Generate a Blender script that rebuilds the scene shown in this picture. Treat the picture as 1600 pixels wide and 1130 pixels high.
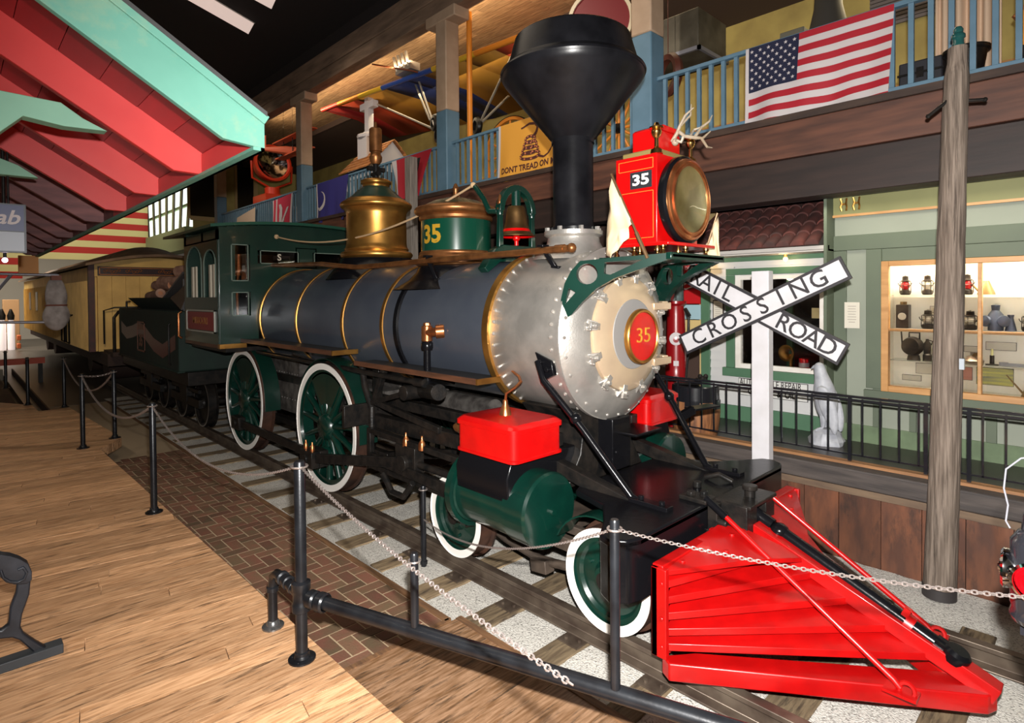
import bpy, math, random
from mathutils import Vector, Matrix
random.seed(7)
for _o in list(bpy.data.objects): bpy.data.objects.remove(_o)
S = bpy.context.scene
COL = S.collection
PI = math.pi
V = Vector
# ---------------------------------------------------------------- camera (right / up / forward, measured from the photograph's perspective)
RT = V((0.692075, 0.721780, -0.008086)); UP = V((-0.005787, 0.016750, 0.999843)); FW = V((-0.721802, 0.691920, -0.015769))
CAM = V((0.0, -3.87, 2.2)); FPX = 917.6; CY = 475.2
cd = bpy.data.cameras.new('camera'); cam = bpy.data.objects.new('camera', cd); COL.objects.link(cam)
cd.sensor_width = 36; cd.lens = FPX / 1600 * 36; cd.shift_y = -(565 - CY) / 1600; cd.clip_start = .05; cd.clip_end = 200
cam.matrix_world = Matrix(((RT.x, UP.x, -FW.x, CAM.x), (RT.y, UP.y, -FW.y, CAM.y), (RT.z, UP.z, -FW.z, CAM.z), (0, 0, 0, 1)))
S.camera = cam
def at(u, v, ax, val):
    "world point seen at pixel (u, v) on the plane axis = val"
    d = RT * ((u - 800) / FPX) + UP * ((CY - v) / FPX) + FW
    i = 'xyz'.index(ax); return CAM + d * ((val - CAM[i]) / d[i])
# ---------------------------------------------------------------- world, lights, exposure
w = bpy.data.worlds.new('world'); S.world = w; w.use_nodes = True
w.node_tree.nodes['Background'].inputs[0].default_value = (1.0, .86, .70, 1); w.node_tree.nodes['Background'].inputs[1].default_value = .06
S.view_settings.view_transform = 'Standard'; S.view_settings.look = 'None'; S.view_settings.gamma = 1; S.view_settings.exposure = 0.0
S.view_settings.use_curve_mapping = False
def lamp(name, kind, loc, energy, color=(1, 1, 1), size=.1, to=None, size_y=None, spot=None):
    l = bpy.data.lights.new(name, kind); l.energy = energy; l.color = color
    o = bpy.data.objects.new(name, l); COL.objects.link(o); o.location = loc
    if kind == 'AREA':
        l.size = size
        if size_y: l.shape = 'RECTANGLE'; l.size_y = size_y
    else: l.shadow_soft_size = size
    if kind == 'SPOT': l.spot_size = spot or 1.5; l.spot_blend = 1.0
    if to is not None: o.rotation_euler = (V(to) - V(loc)).to_track_quat('-Z', 'Y').to_euler()
    return o
lamp('camera_flash', 'SPOT', CAM + UP * .22 + RT * .05 + FW * .02, 2600, (1, .97, .93), .03, CAM + FW * 5 + RT * 1.0 - UP * .7, spot=2.4)
lamp('loft_floodlight', 'AREA', (-9.0, 3.6, 6.6), 95, (1, .80, .50), 10, (-9.0, 5, 4.2), .5)
lamp('loft_cove_light', 'AREA', (-11.0, 2.95, 6.98), 120, (1, .76, .48), 13, (-11.0, 3.3, 7.4), .12)
lamp('loft_lamp', 'POINT', (-2.2, 4.4, 5.9), 34, (1, .82, .5), .2)
lamp('hall_light', 'AREA', (-6, -1.5, 7.6), 60, (1, .84, .66), 4, (-6, -1.5, 0), 3)
lamp('far_hall_light', 'AREA', (-34, -4, 5.5), 750, (1, .93, .80), 6, (-36, -4, 0), 5)
for _x in (-5.0, -10.5, -16): lamp('loft_fill_spot', 'SPOT', (_x, -1.2, 7.9), 620, (1, .86, .70), .1, (_x - 1.0, 2.8, 4.9), spot=1.15)  # added unseen spots that brighten the loft pillars and railing
lamp('porch_light', 'AREA', (-1.6, 2.6, 3.1), 16, (1, .93, .75), 3, (-1.6, 2.75, 0), .3)
# ---------------------------------------------------------------- materials
def c(r, g, b): return tuple((x / 255 / 12.92 if x / 255 <= .04045 else ((x / 255 + .055) / 1.055) ** 2.4) for x in (r, g, b)) + (1,)
MATS = {}
def mat(name, col, rough=.5, metal=0, col2=None, scale=6, bump=0, bscale=40, emit=None, es=1, coat=0, stretch=(1, 1, 1), attr=False, trans=0, detail=4, contrast=(.35, .65), dark=None, spec=None):
    if name in MATS: return MATS[name]
    m = bpy.data.materials.new(name); m.use_nodes = True; nt = m.node_tree; N = nt.nodes; L = nt.links; B = N['Principled BSDF']
    B.inputs['Base Color'].default_value = col; B.inputs['Roughness'].default_value = rough; B.inputs['Metallic'].default_value = metal
    if coat: B.inputs['Coat Weight'].default_value = coat; B.inputs['Coat Roughness'].default_value = .06
    if spec is not None: B.inputs['Specular IOR Level'].default_value = spec
    if trans: B.inputs['Transmission Weight'].default_value = trans; B.inputs['IOR'].default_value = 1.45
    if emit: B.inputs['Emission Color'].default_value = emit; B.inputs['Emission Strength'].default_value = es
    tc = N.new('ShaderNodeTexCoord'); mp = N.new('ShaderNodeMapping'); mp.inputs['Scale'].default_value = stretch
    vec = tc.outputs['Object']
    if attr:
        at_ = N.new('ShaderNodeAttribute'); at_.attribute_name = 'rnd'
        ad = N.new('ShaderNodeVectorMath'); ad.operation = 'MULTIPLY_ADD'; L.new(at_.outputs['Color'], ad.inputs[0]); ad.inputs[1].default_value = (37, 53, 29); L.new(vec, ad.inputs[2]); vec = ad.outputs[0]
    L.new(vec, mp.inputs['Vector'])
    if col2 is not None:
        n = N.new('ShaderNodeTexNoise'); n.inputs['Scale'].default_value = scale; n.inputs['Detail'].default_value = detail; L.new(mp.outputs[0], n.inputs['Vector'])
        r = N.new('ShaderNodeValToRGB'); r.color_ramp.elements[0].position = contrast[0]; r.color_ramp.elements[1].position = contrast[1]
        r.color_ramp.elements[0].color = col; r.color_ramp.elements[1].color = col2; L.new(n.outputs['Fac'], r.inputs[0]); out = r.outputs[0]
        if dark is not None:
            n2 = N.new('ShaderNodeTexNoise'); n2.inputs['Scale'].default_value = scale * .55; n2.inputs['Detail'].default_value = 8; n2.inputs['Roughness'].default_value = .7
            mp2 = N.new('ShaderNodeMapping'); mp2.inputs['Scale'].default_value = stretch; mp2.inputs['Location'].default_value = (9, 4, 2); L.new(vec, mp2.inputs['Vector']); L.new(mp2.outputs[0], n2.inputs['Vector'])
            r2 = N.new('ShaderNodeValToRGB'); r2.color_ramp.elements[0].position = .53; r2.color_ramp.elements[1].position = .66
            r2.color_ramp.elements[0].color = (0, 0, 0, 1); r2.color_ramp.elements[1].color = (1, 1, 1, 1); L.new(n2.outputs['Fac'], r2.inputs[0])
            mx = N.new('ShaderNodeMix'); mx.data_type = 'RGBA'; L.new(r2.outputs[0], mx.inputs['Factor']); L.new(out, mx.inputs['A']); mx.inputs['B'].default_value = dark; out = mx.outputs['Result']
        if attr:
            hs = N.new('ShaderNodeHueSaturation'); sp = N.new('ShaderNodeSeparateColor'); L.new(at_.outputs['Color'], sp.inputs[0])
            mr = N.new('ShaderNodeMapRange'); mr.inputs['To Min'].default_value = .74; mr.inputs['To Max'].default_value = 1.2; L.new(sp.outputs[0], mr.inputs['Value'])
            L.new(mr.outputs[0], hs.inputs['Value']); L.new(out, hs.inputs['Color']); out = hs.outputs[0]
        L.new(out, B.inputs['Base Color'])
    if bump:
        nb = N.new('ShaderNodeTexNoise'); nb.inputs['Scale'].default_value = bscale; nb.inputs['Detail'].default_value = 3; L.new(mp.outputs[0], nb.inputs['Vector'])
        bp = N.new('ShaderNodeBump'); bp.inputs['Strength'].default_value = bump; bp.inputs['Distance'].default_value = .01; L.new(nb.outputs['Fac'], bp.inputs['Height']); L.new(bp.outputs[0], B.inputs['Normal'])
    MATS[name] = m; return m
# ---------------------------------------------------------------- mesh builder
class MB:
    def __init__(s): s.v = []; s.f = []; s.m = []; s.mi = 0; s.r = []; s.rn = (.5, .5, .5)
    def add(s, vs, fs):
        b = len(s.v); s.v += [V(p) for p in vs]
        for f in fs: s.f.append([b + i for i in f]); s.m.append(s.mi); s.r.append(s.rn)
    def rand(s): s.rn = (random.random(), random.random(), random.random())
    def box(s, x0, x1, y0, y1, z0, z1):
        s.add([(x0, y0, z0), (x1, y0, z0), (x1, y1, z0), (x0, y1, z0), (x0, y0, z1), (x1, y0, z1), (x1, y1, z1), (x0, y1, z1)],
              [(0, 3, 2, 1), (4, 5, 6, 7), (0, 1, 5, 4), (1, 2, 6, 5), (2, 3, 7, 6), (3, 0, 4, 7)])
    def bar(s, a, b, w, h=None, up=(0, 0, 1), w2=None, h2=None):
        "rectangular bar from a to b, w across, h along up"
        a = V(a); b = V(b); h = w if h is None else h; w2 = w if w2 is None else w2; h2 = h if h2 is None else h2
        d = (b - a).normalized(); sd = d.cross(V(up))
        if sd.length < 1e-4: sd = d.cross(V((1, 0, 0)))
        sd.normalize(); u = sd.cross(d).normalized(); P = []
        for p, ww, hh in ((a, w, h), (b, w2, h2)):
            for q, r in ((-1, -1), (1, -1), (1, 1), (-1, 1)): P.append(p + sd * (q * ww / 2) + u * (r * hh / 2))
        s.add(P, [(3, 2, 1, 0), (4, 5, 6, 7), (0, 1, 5, 4), (1, 2, 6, 5), (2, 3, 7, 6), (3, 0, 4, 7)])
    def prism(s, poly, vec):
        vec = V(vec); n = len(poly); P = [V(p) for p in poly]; nr = V((0, 0, 0))
        for i in range(n): nr += P[i].cross(P[(i + 1) % n])
        if nr.dot(vec) > 0: P.reverse()
        s.add(P + [p + vec for p in P], [list(range(n)), list(range(2 * n - 1, n - 1, -1))] + [(i, i + n, (i + 1) % n + n, (i + 1) % n) for i in range(n)])
    def lathe(s, prof, o=(0, 0, 0), ax=(0, 0, 1), n=40, a0=0, a1=2 * PI, close=False, ref=None):
        "prof: list of (radius, height along ax)"
        ax = V(ax).normalized(); o = V(o); ref = V(ref) if ref else (V((1, 0, 0)) if abs(ax.x) < .9 else V((0, 1, 0)))
        e1 = (ref - ax * ref.dot(ax)).normalized(); e2 = ax.cross(e1); full = abs(a1 - a0 - 2 * PI) < 1e-6; k = n if full else n + 1
        P = []
        for r, h in prof:
            for i in range(k):
                t = a0 + (a1 - a0) * i / n; P.append(o + ax * h + (e1 * math.cos(t) + e2 * math.sin(t)) * max(r, 1e-4))
        F = []; m = len(prof); rng = m if close else m - 1
        for j in range(rng):
            for i in range(n):
                i2 = (i + 1) % k if full else i + 1; j2 = (j + 1) % m
                F.append((j * k + i, j * k + i2, j2 * k + i2, j2 * k + i))
        if not full and close:
            F.append([j * k for j in range(m)]); F.append([j * k + k - 1 for j in range(m - 1, -1, -1)])
        s.add(P, F)
    def cyl(s, a, b, r0, r1=None, n=20):
        a = V(a); b = V(b); r1 = r0 if r1 is None else r1; L = (b - a).length
        s.lathe([(0, 0), (r0, 0), (r1, L), (0, L)], a, b - a, n)
    def tube(s, pts, r, n=8, closed=False, rs=None):
        P = [V(p) for p in pts]; m = len(P); fr = []; u = None
        for i in range(m):
            a = P[i - 1] if (i or closed) else P[0]; b = P[(i + 1) % m] if (i < m - 1 or closed) else P[-1]
            t = (b - a).normalized()
            if u is None: u = t.cross(V((0, 0, 1))); u = u if u.length > .05 else t.cross(V((1, 0, 0)))
            u = (u - t * u.dot(t)).normalized(); fr.append((u, t.cross(u)))
        vs = []
        for i in range(m):
            rr = rs[i] if rs else r
            for k in range(n):
                q = 2 * PI * k / n; vs.append(P[i] + (fr[i][0] * math.cos(q) + fr[i][1] * math.sin(q)) * rr)
        fs = [(i * n + k, i * n + (k + 1) % n, ((i + 1) % m) * n + (k + 1) % n, ((i + 1) % m) * n + k) for i in range(m if closed else m - 1) for k in range(n)]
        if not closed: fs += [list(range(n))[::-1], [(m - 1) * n + k for k in range(n)]]
        s.add(vs, fs)
    def ball(s, o, r, n=12, sc=(1, 1, 1)):
        o = V(o); vs = []; fs = []; m = max(4, n // 2)
        for j in range(m + 1):
            p = PI * j / m
            for i in range(n): q = 2 * PI * i / n; vs.append(o + V((r * sc[0] * max(math.sin(p), 1e-4) * math.cos(q), r * sc[1] * max(math.sin(p), 1e-4) * math.sin(q), r * sc[2] * math.cos(p))))
        for j in range(m):
            for i in range(n): fs.append((j * n + i, (j + 1) * n + i, (j + 1) * n + (i + 1) % n, j * n + (i + 1) % n))
        s.add(vs, fs)
    def loft(s, rings, cap=True):
        n = len(rings[0]); b = []
        for r in rings: b += r
        fs = [(j * n + i, j * n + (i + 1) % n, (j + 1) * n + (i + 1) % n, (j + 1) * n + i) for j in range(len(rings) - 1) for i in range(n)]
        if cap: fs += [list(range(n))[::-1], [(len(rings) - 1) * n + i for i in range(n)]]
        s.add(b, fs)
    def text(s, body, size, o, xd, yd, depth=.003, off=0, align='CENTER', sx=1):
        cu = bpy.data.curves.new('t', 'FONT'); cu.body = body; cu.size = size; cu.extrude = depth; cu.offset = off; cu.align_x = align; cu.align_y = 'CENTER'; cu.resolution_u = 3
        ob = bpy.data.objects.new('t', cu); COL.objects.link(ob); bpy.context.view_layer.update()
        me = bpy.data.meshes.new_from_object(ob.evaluated_get(bpy.context.evaluated_depsgraph_get()))
        o = V(o); xd = V(xd).normalized(); yd = V(yd).normalized(); zd = xd.cross(yd)
        s.add([o + xd * p.co.x * sx + yd * p.co.y + zd * p.co.z for p in me.vertices], [list(p.vertices) for p in me.polygons])
        bpy.data.objects.remove(ob); bpy.data.meshes.remove(me); bpy.data.curves.remove(cu)
WL = {}
def tag(o, label=None, cat=None, group=None, kind=None):
    if label: o['label'] = label
    if cat: o['category'] = cat
    if group: o['group'] = group
    if kind: o['kind'] = kind
    return o
def obj(name, mb, mats, parent=None, angle=38, bevel=0, label=None, solid=0, subs=0):
    if not isinstance(mats, (list, tuple)): mats = [mats]
    xs = [p.x for p in mb.v]; ys = [p.y for p in mb.v]; zs = [p.z for p in mb.v]
    cc = V(((min(xs) + max(xs)) / 2, (min(ys) + max(ys)) / 2, (min(zs) + max(zs)) / 2 if parent else min(zs)))
    me = bpy.data.meshes.new(name); me.from_pydata([tuple(p - cc) for p in mb.v], [], mb.f)
    for m in mats: me.materials.append(m)
    me.polygons.foreach_set('material_index', mb.m)
    if len(set(mb.r)) > 1 or mb.r[0] != (.5, .5, .5):
        a = me.color_attributes.new('rnd', 'FLOAT_COLOR', 'CORNER'); k = 0; buf = []
        for p, r in zip(me.polygons, mb.r): buf += list(r + (1.0,)) * p.loop_total
        a.data.foreach_set('color', buf)
    me.polygons.foreach_set('use_smooth', [True] * len(me.polygons)); me.set_sharp_from_angle(angle=math.radians(angle)); me.update(); me.validate()
    o = bpy.data.objects.new(name, me); COL.objects.link(o)
    pl = WL[parent.name] if parent else V((0, 0, 0)); o.location = cc - pl
    if parent: o.parent = parent
    WL[o.name] = cc
    if bevel: b = o.modifiers.new('bevel', 'BEVEL'); b.width = bevel; b.segments = 2; b.limit_method = 'ANGLE'; b.harden_normals = False
    if solid: q = o.modifiers.new('thickness', 'SOLIDIFY'); q.thickness = solid; q.offset = 0
    if subs: q = o.modifiers.new('smooth', 'SUBSURF'); q.levels = subs; q.render_levels = subs
    if label: o['label'] = label
    return o
def empty(name, loc, label=None, cat=None, group=None):
    o = bpy.data.objects.new(name, None); COL.objects.link(o); o.location = loc; o.empty_display_size = .2; WL[o.name] = V(loc)
    return tag(o, label, cat, group)
def struct(name, mb, mats, **k): return tag(obj(name, mb, mats, **k), kind='structure')
def copy_tree(o, parent=None):
    q = o.copy(); COL.objects.link(q); q.parent = parent
    if parent: q.matrix_parent_inverse = o.matrix_parent_inverse
    for ch in o.children: copy_tree(ch, q)
    return q
def clip(poly, test):  # poly list of (x,y); test (a,b,c): keep a x + b y <= c
    a, b, cc = test; out = []
    for i in range(len(poly)):
        p, q = poly[i], poly[(i + 1) % len(poly)]; dp = a * p[0] + b * p[1] - cc; dq = a * q[0] + b * q[1] - cc
        if dp <= 0: out.append(p)
        if dp * dq < 0: t = dp / (dp - dq); out.append((p[0] + (q[0] - p[0]) * t, p[1] + (q[1] - p[1]) * t))
    return out
def planks(mb, region, ang, width, z0, z1, gap=.004, length=None, jitter=.0):
    "boards lying along direction ang (radians from +X) filling a convex xy region"
    d = V((math.cos(ang), math.sin(ang))); n = V((-d.y, d.x)); ctr = V((sum(p[0] for p in region) / len(region), sum(p[1] for p in region) / len(region)))
    R = max((V(p) - ctr).length for p in region) + .5; A = 0.0
    for i in range(len(region)):
        p, q = region[i], region[(i + 1) % len(region)]; A += p[0] * q[1] - p[1] * q[0]
    reg = region if A > 0 else region[::-1]
    k = -int(R / width) - 1
    while k * width < R:
        s0 = -R
        off = random.random() * (length or 1)
        while s0 < R:
            s1 = s0 + (length or 2 * R) if s0 > -R else s0 + ((length or 2 * R) - (off if length else 0))
            pl = [ctr + d * s + n * t for s, t in ((s0, k * width + gap / 2), (s1 - gap, k * width + gap / 2), (s1 - gap, (k + 1) * width - gap / 2), (s0, (k + 1) * width - gap / 2))]
            pl = [(p.x, p.y) for p in pl]
            for i in range(len(reg)):
                p, q = reg[i], reg[(i + 1) % len(reg)]; nx, ny = q[1] - p[1], -(q[0] - p[0])
                pl = clip(pl, (nx, ny, nx * p[0] + ny * p[1]))
                if len(pl) < 3: break
            if len(pl) >= 3:
                mb.rand(); dz = random.uniform(-jitter, jitter); mb.prism([(x, y, z1 + dz) for x, y in pl], (0, 0, z0 - z1))
            s0 = s1
        k += 1
def circ(o, r, a, b, n=16, a0=0, a1=2 * PI):
    o = V(o); a = V(a); b = V(b); return [o + a * (r * math.cos(a0 + (a1 - a0) * i / n)) + b * (r * math.sin(a0 + (a1 - a0) * i / n)) for i in range(n)]
X_, Y_, Z_ = V((1, 0, 0)), V((0, 1, 0)), V((0, 0, 1))
# paints and metals used all over
RED = mat('signal_red', c(184, 7, 7), .30, coat=.25, col2=c(170, 5, 6), scale=9)
PRED = mat('pilot_red', c(168, 6, 6), .36, coat=.2, col2=c(146, 4, 5), scale=6, bump=.05, bscale=30)
BLK = mat('gloss_black', (.004, .004, .005, 1), .22, spec=.2, bump=.08, bscale=25)
SBLK = mat('stack_black', (.004, .004, .005, 1), .30, spec=.2, col2=(.010, .010, .012, 1), scale=4, bump=.10, bscale=14)
IRON = mat('oily_iron', (.006, .006, .006, 1), .36, spec=.2, col2=(.016, .013, .011, 1), scale=12, bump=.2, bscale=60)
GRN = mat('locomotive_green', c(6, 43, 34), .27, coat=.4, col2=c(5, 36, 29), scale=5)
CABG = mat('cab_green', c(11, 42, 33), .30, coat=.2, col2=c(9, 35, 28), scale=4, bump=.05, bscale=20)
BRASS = mat('brass', c(196, 146, 74), .34, metal=.9, col2=c(150, 104, 50), scale=5, contrast=(.3, .75))
DBRASS = mat('dull_brass', c(158, 106, 62), .38, metal=.75, col2=c(116, 74, 42), scale=7)
COPPER = mat('copper', c(208, 138, 88), .30, metal=.9, col2=c(164, 96, 58), scale=8)
STEELJ = mat('boiler_jacket', c(84, 90, 100), .30, metal=.45, col2=c(74, 80, 92), scale=2.2, coat=.3, bump=.03, bscale=8)
SILV = mat('aluminium_paint', c(198, 193, 186), .35, metal=.72, col2=c(170, 166, 160), scale=5, bump=.12, bscale=70)
WHITE = mat('white_paint', c(232, 228, 222), .45, col2=c(214, 208, 200), scale=5)
RUST = mat('tread_rust', c(78, 52, 40), .5, metal=.3, col2=c(52, 36, 30), scale=8)
CHROME = mat('chrome', c(210, 210, 212), .08, metal=1)
GLASS = mat('glass', (1, 1, 1, 1), .02, trans=1)
# ================================================================ THE SETTING
DECKW = mat('deck_boards', c(208, 164, 124), .45, col2=c(170, 126, 88), scale=5, stretch=(14, 1.1, 6), attr=True, dark=c(84, 62, 44), bump=.12, bscale=12, contrast=(.38, .66))
LOWW = mat('lower_floor_boards', c(166, 130, 100), .5, col2=c(120, 86, 56), scale=5, stretch=(12, 1.2, 6), attr=True, dark=c(70, 54, 40), bump=.1, bscale=12)
BRICKM = mat('paving_brick', c(118, 76, 60), .7, col2=c(100, 82, 60), scale=5, attr=True, bump=.3, bscale=60)
MORTAR = mat('mortar', c(164, 144, 116), .9, bump=.3, bscale=60)
GRAVEL = mat('gravel', c(120, 116, 110), .9, col2=c(196, 192, 184), scale=80, contrast=(.28, .50), detail=2, bump=1.0, bscale=90)
TIEW = mat('tie_wood', c(128, 110, 84), .8, col2=c(92, 76, 56), scale=5, stretch=(8, 1, 4), attr=True, dark=c(48, 38, 28), bump=.3, bscale=14)
RAILM = mat('rail_steel', c(104, 92, 80), .42, metal=.5, col2=c(72, 60, 52), scale=6)
BROWNW = mat('brown_planks', c(104, 62, 40), .55, col2=c(70, 42, 30), scale=3, stretch=(3, 3, .9), attr=True, dark=c(44, 30, 24), bump=.08, bscale=14)
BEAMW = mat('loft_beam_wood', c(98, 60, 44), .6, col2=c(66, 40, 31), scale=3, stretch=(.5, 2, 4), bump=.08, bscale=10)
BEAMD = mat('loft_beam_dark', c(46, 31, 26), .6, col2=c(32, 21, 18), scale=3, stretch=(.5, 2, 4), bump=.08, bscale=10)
TANP = mat('tan_paint', c(176, 150, 126), .6, col2=c(160, 134, 110), scale=3)
BLUEP = mat('blue_paint', c(92, 122, 142), .55, col2=c(82, 112, 130), scale=4)
CREAMW = mat('yellow_wall', c(188, 170, 100), .7, col2=c(160, 142, 84), scale=1.5)
BLACKC = mat('dark_ceiling', c(38, 32, 32), .9)
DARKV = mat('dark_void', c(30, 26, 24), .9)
CEILB = mat('ceiling_boards', c(170, 140, 104), .7, col2=c(120, 92, 64), scale=5, stretch=(.7, 12, 1), attr=True, bump=.1, bscale=10)
LOAK = mat('dark_timber', c(66, 48, 38), .7, col2=c(48, 34, 28), scale=4, stretch=(.6, 3, 3))
G1 = mat('shop_green_dark', c(88, 98, 80), .6, col2=c(82, 92, 76), scale=2)
G2 = mat('shop_green_light', c(136, 142, 128), .6, col2=c(130, 136, 122), scale=2)
G3 = mat('olive_green', c(126, 126, 80), .6, col2=c(118, 118, 74), scale=2)
TRIMO = mat('orange_wood_trim', c(190, 142, 88), .45, col2=c(170, 122, 70), scale=6, stretch=(.5, 3, 3))
SIDING = mat('white_siding', c(190, 190, 190), .5, col2=c(196, 196, 194), scale=3)
SGREEN = mat('storefront_green', c(78, 114, 88), .5, col2=c(72, 106, 82), scale=3)
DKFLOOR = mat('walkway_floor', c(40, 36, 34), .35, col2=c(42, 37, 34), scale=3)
# --- ground
mb = MB(); mb.box(-45, 4, -9, 1.82, -.60, -.32); struct('floor', mb, MORTAR)
mb = MB(); R_ = [(-9.55, -2.42), (-9.55, -9), (2.2, -9), (2.2, -2.36), (-2.4, -2.33)]
planks(mb, R_, PI / 2 - .16, .145, .02, .15, .004, 3.4, .0012)
planks(mb, [(-9.554, -9), (-9.554, -2.452), (-9.82, -2.29), (-10.11, -2.07), (-13.68, -2.27), (-13.68, -9)], PI / 2 - .35, .145, .02, .15, .004, 3.4, .0012)
planks(mb, [(-13.69, -9), (-13.69, -2.30), (-14.56, -2.75), (-19, -2.86), (-24, -3.1), (-24, -9)], PI / 2 - .35, .145, .02, .15, .004, 3.4, .0012)
struct('wooden_deck', mb, DECKW, angle=20)
mb = MB(); mb.box(-9.55, 2.2, -2.40, -2.37, -.32, .10); mb.box(-24, -9.6, -2.50, -2.47, -.32, .02); mb.box(-9.5, 2.2, -9, -2.41, -.1, .02); mb.box(-24, -9.5, -9, -2.9, -.1, .02); struct('trim_1', mb, LOAK)
mb = MB(); planks(mb, [(-3.34, -2.7), (2.2, -2.7), (2.2, -1.22), (-3.34, -1.24)], PI / 2, .36, -.32, -.145, .005, None, .001); struct('lower_floor', mb, LOWW, angle=20)
# herringbone brick paving
mb = MB(); mb.box(-16, -3.36, -2.7, -1.30, -.32, -.153); struct('brick_mortar_bed', mb, MORTAR)
mb = MB(); bw = .112
def brick(x, y, horiz):
    L, W = (2 * bw, bw) if horiz else (bw, 2 * bw)
    pl = [(x + .006, y + .006), (x + L - .006, y + .006), (x + L - .006, y + W - .006), (x + .006, y + W - .006)]
    for t in ((0, 1, -1.33), (0, -1, 2.68), (1, 0, -3.38), (-1, 0, 12)):
        pl = clip(pl, t)
        if len(pl) < 3: return
    mb.rand(); dz = random.uniform(-.002, .002); mb.prism([(a, b, -.150 + dz) for a, b in pl], (0, 0, -.03))
for i in range(-90, 4):
    for j in range(-30, 4):
        # herringbone: cell (i, j) belongs to a horizontal brick when (i - j) % 4 is 0 or 1
        k = (i - j) % 4
        if k == 0: brick(i * bw, j * bw - 1.0, True)
        if k == 2: brick(i * bw, j * bw - 1.0 - bw, False) if (i - (j - 1)) % 4 == 3 else None
struct('brick_paving', mb, BRICKM, angle=20)
mb = MB(); mb.box(-16, -3.36, -1.335, -1.285, -.3, -.138); mb.box(-3.38, -3.34, -2.4, -1.3, -.3, -.138); mb.box(-3.34, 2.2, -1.26, -1.21, -.3, -.138); struct('trim_2', mb, mat('edge_timber', c(122, 88, 58), .7, col2=c(90, 64, 44), scale=5, stretch=(1, 8, 4)))
# gravel bed between the ties
mb = MB(); nx, ny = 230, 48; x0, x1, y0, y1 = -16.5, 1.6, -1.28, 1.80
vs = [(x0 + (x1 - x0) * i / nx, y0 + (y1 - y0) * j / ny, -.158 + random.uniform(-.006, .006)) for j in range(ny + 1) for i in range(nx + 1)]
mb.add(vs, [(j * (nx + 1) + i, j * (nx + 1) + i + 1, (j + 1) * (nx + 1) + i + 1, (j + 1) * (nx + 1) + i) for j in range(ny) for i in range(nx)])
tag(obj('gravel', mb, GRAVEL, angle=180), 'pale crushed gravel filling the track bed between the wooden ties', 'gravel', kind='stuff')
mb = MB(); mb.box(-45, -16.5, -1.3, 1.8, -.32, -.16); mb.box(-45, -16, -2.7, -1.3, -.32, -.15); struct('hall_floor', mb, mat('hall_floor', c(96, 88, 80), .35))
mb = MB(); mb.box(-45, -24, -9, -2.7, -.32, .02); struct('far_floor', mb, mat('far_floor', c(150, 140, 120), .3))
# --- retaining wall and walkway
mb = MB(); x = -16.0
while x < 1.2:
    wd = random.uniform(.27, .34); mb.rand(); mb.box(x + .003, x + wd - .003, 1.80 + random.uniform(0, .01), 1.84, -.30, .52); x += wd
struct('wall_walkway', mb, BROWNW, angle=20)
mb = MB(); mb.bar((-16, 1.80, .465), (1.2, 1.80, .465), .05, .06); struct('trim_3', mb, mat('grey_brown_board', c(110, 90, 70), .7, col2=c(86, 68, 54), scale=4, stretch=(.6, 4, 4)))
mb = MB(); mb.box(-16, 1.2, 1.76, 2.02, .50, .66); struct('trim_4', mb, mat('weathered_curb', c(74, 66, 62), .7, col2=c(52, 46, 44), scale=5, stretch=(.5, 5, 5), bump=.2, bscale=16), bevel=.012)
mb = MB(); mb.box(-16, 1.2, 1.90, 1.99, .66, .685); struct('trim_5', mb, mat('curb_strip', c(150, 106, 66), .6, col2=c(124, 86, 54), scale=5, stretch=(.6, 5, 5)))
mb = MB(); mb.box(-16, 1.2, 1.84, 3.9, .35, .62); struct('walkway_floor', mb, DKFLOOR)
# --- green shop front (right)
GY = 3.05
mb = MB(); mb.box(-2.17, -1.72, GY, GY + .12, .62, 3.3); mb.box(-1.72, 1.2, GY, GY + .12, .62, 1.18); mb.box(-1.72, 1.2, GY, GY + .12, 2.55, 3.3); mb.box(-.02, 1.2, GY, GY + .12, 1.1, 2.6)
struct('wall_green_shop', mb, G2)
mb = MB(); mb.box(-2.17, 1.2, GY - .015, GY, .62, .80); struct('baseboard_shop', mb, mat('worn_green_base', c(100, 118, 88), .7, col2=c(86, 102, 76), scale=6))
mb = MB()
for xa, xb in ((-2.18, -2.05), (-1.80, -1.72), (-1.48, -1.42), (-1.18, -1.12), (-.88, -.80), (-.52, -.46), (-.1, 0)):
    mb.box(xa, xb, GY - .028, GY - .002, .80, 1.17 if xa > -1.75 else 2.64)
mb.box(-2.18, 1.2, GY - .035, GY - .001, 2.642, 2.80); mb.box(-1.86, -1.722, GY - .04, GY - .001, 1.203, 2.64)
mb.box(-1.88, 1.2, GY - .045, GY - .001, 1.04, 1.184); mb.box(-1.72, 1.2, GY - .03, GY - .001, 2.512, 2.64)
struct('trim_6', mb, G1, bevel=.004)
mb = MB(); mb.box(-2.18, 1.2, GY - .05, GY - .001, 3.02, 3.7); struct('trim_7', mb, G3)
mb = MB(); mb.box(-2.18, 1.2, GY - .07, GY - .052, 2.995, 3.02); struct('trim_8', mb, TRIMO)
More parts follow.
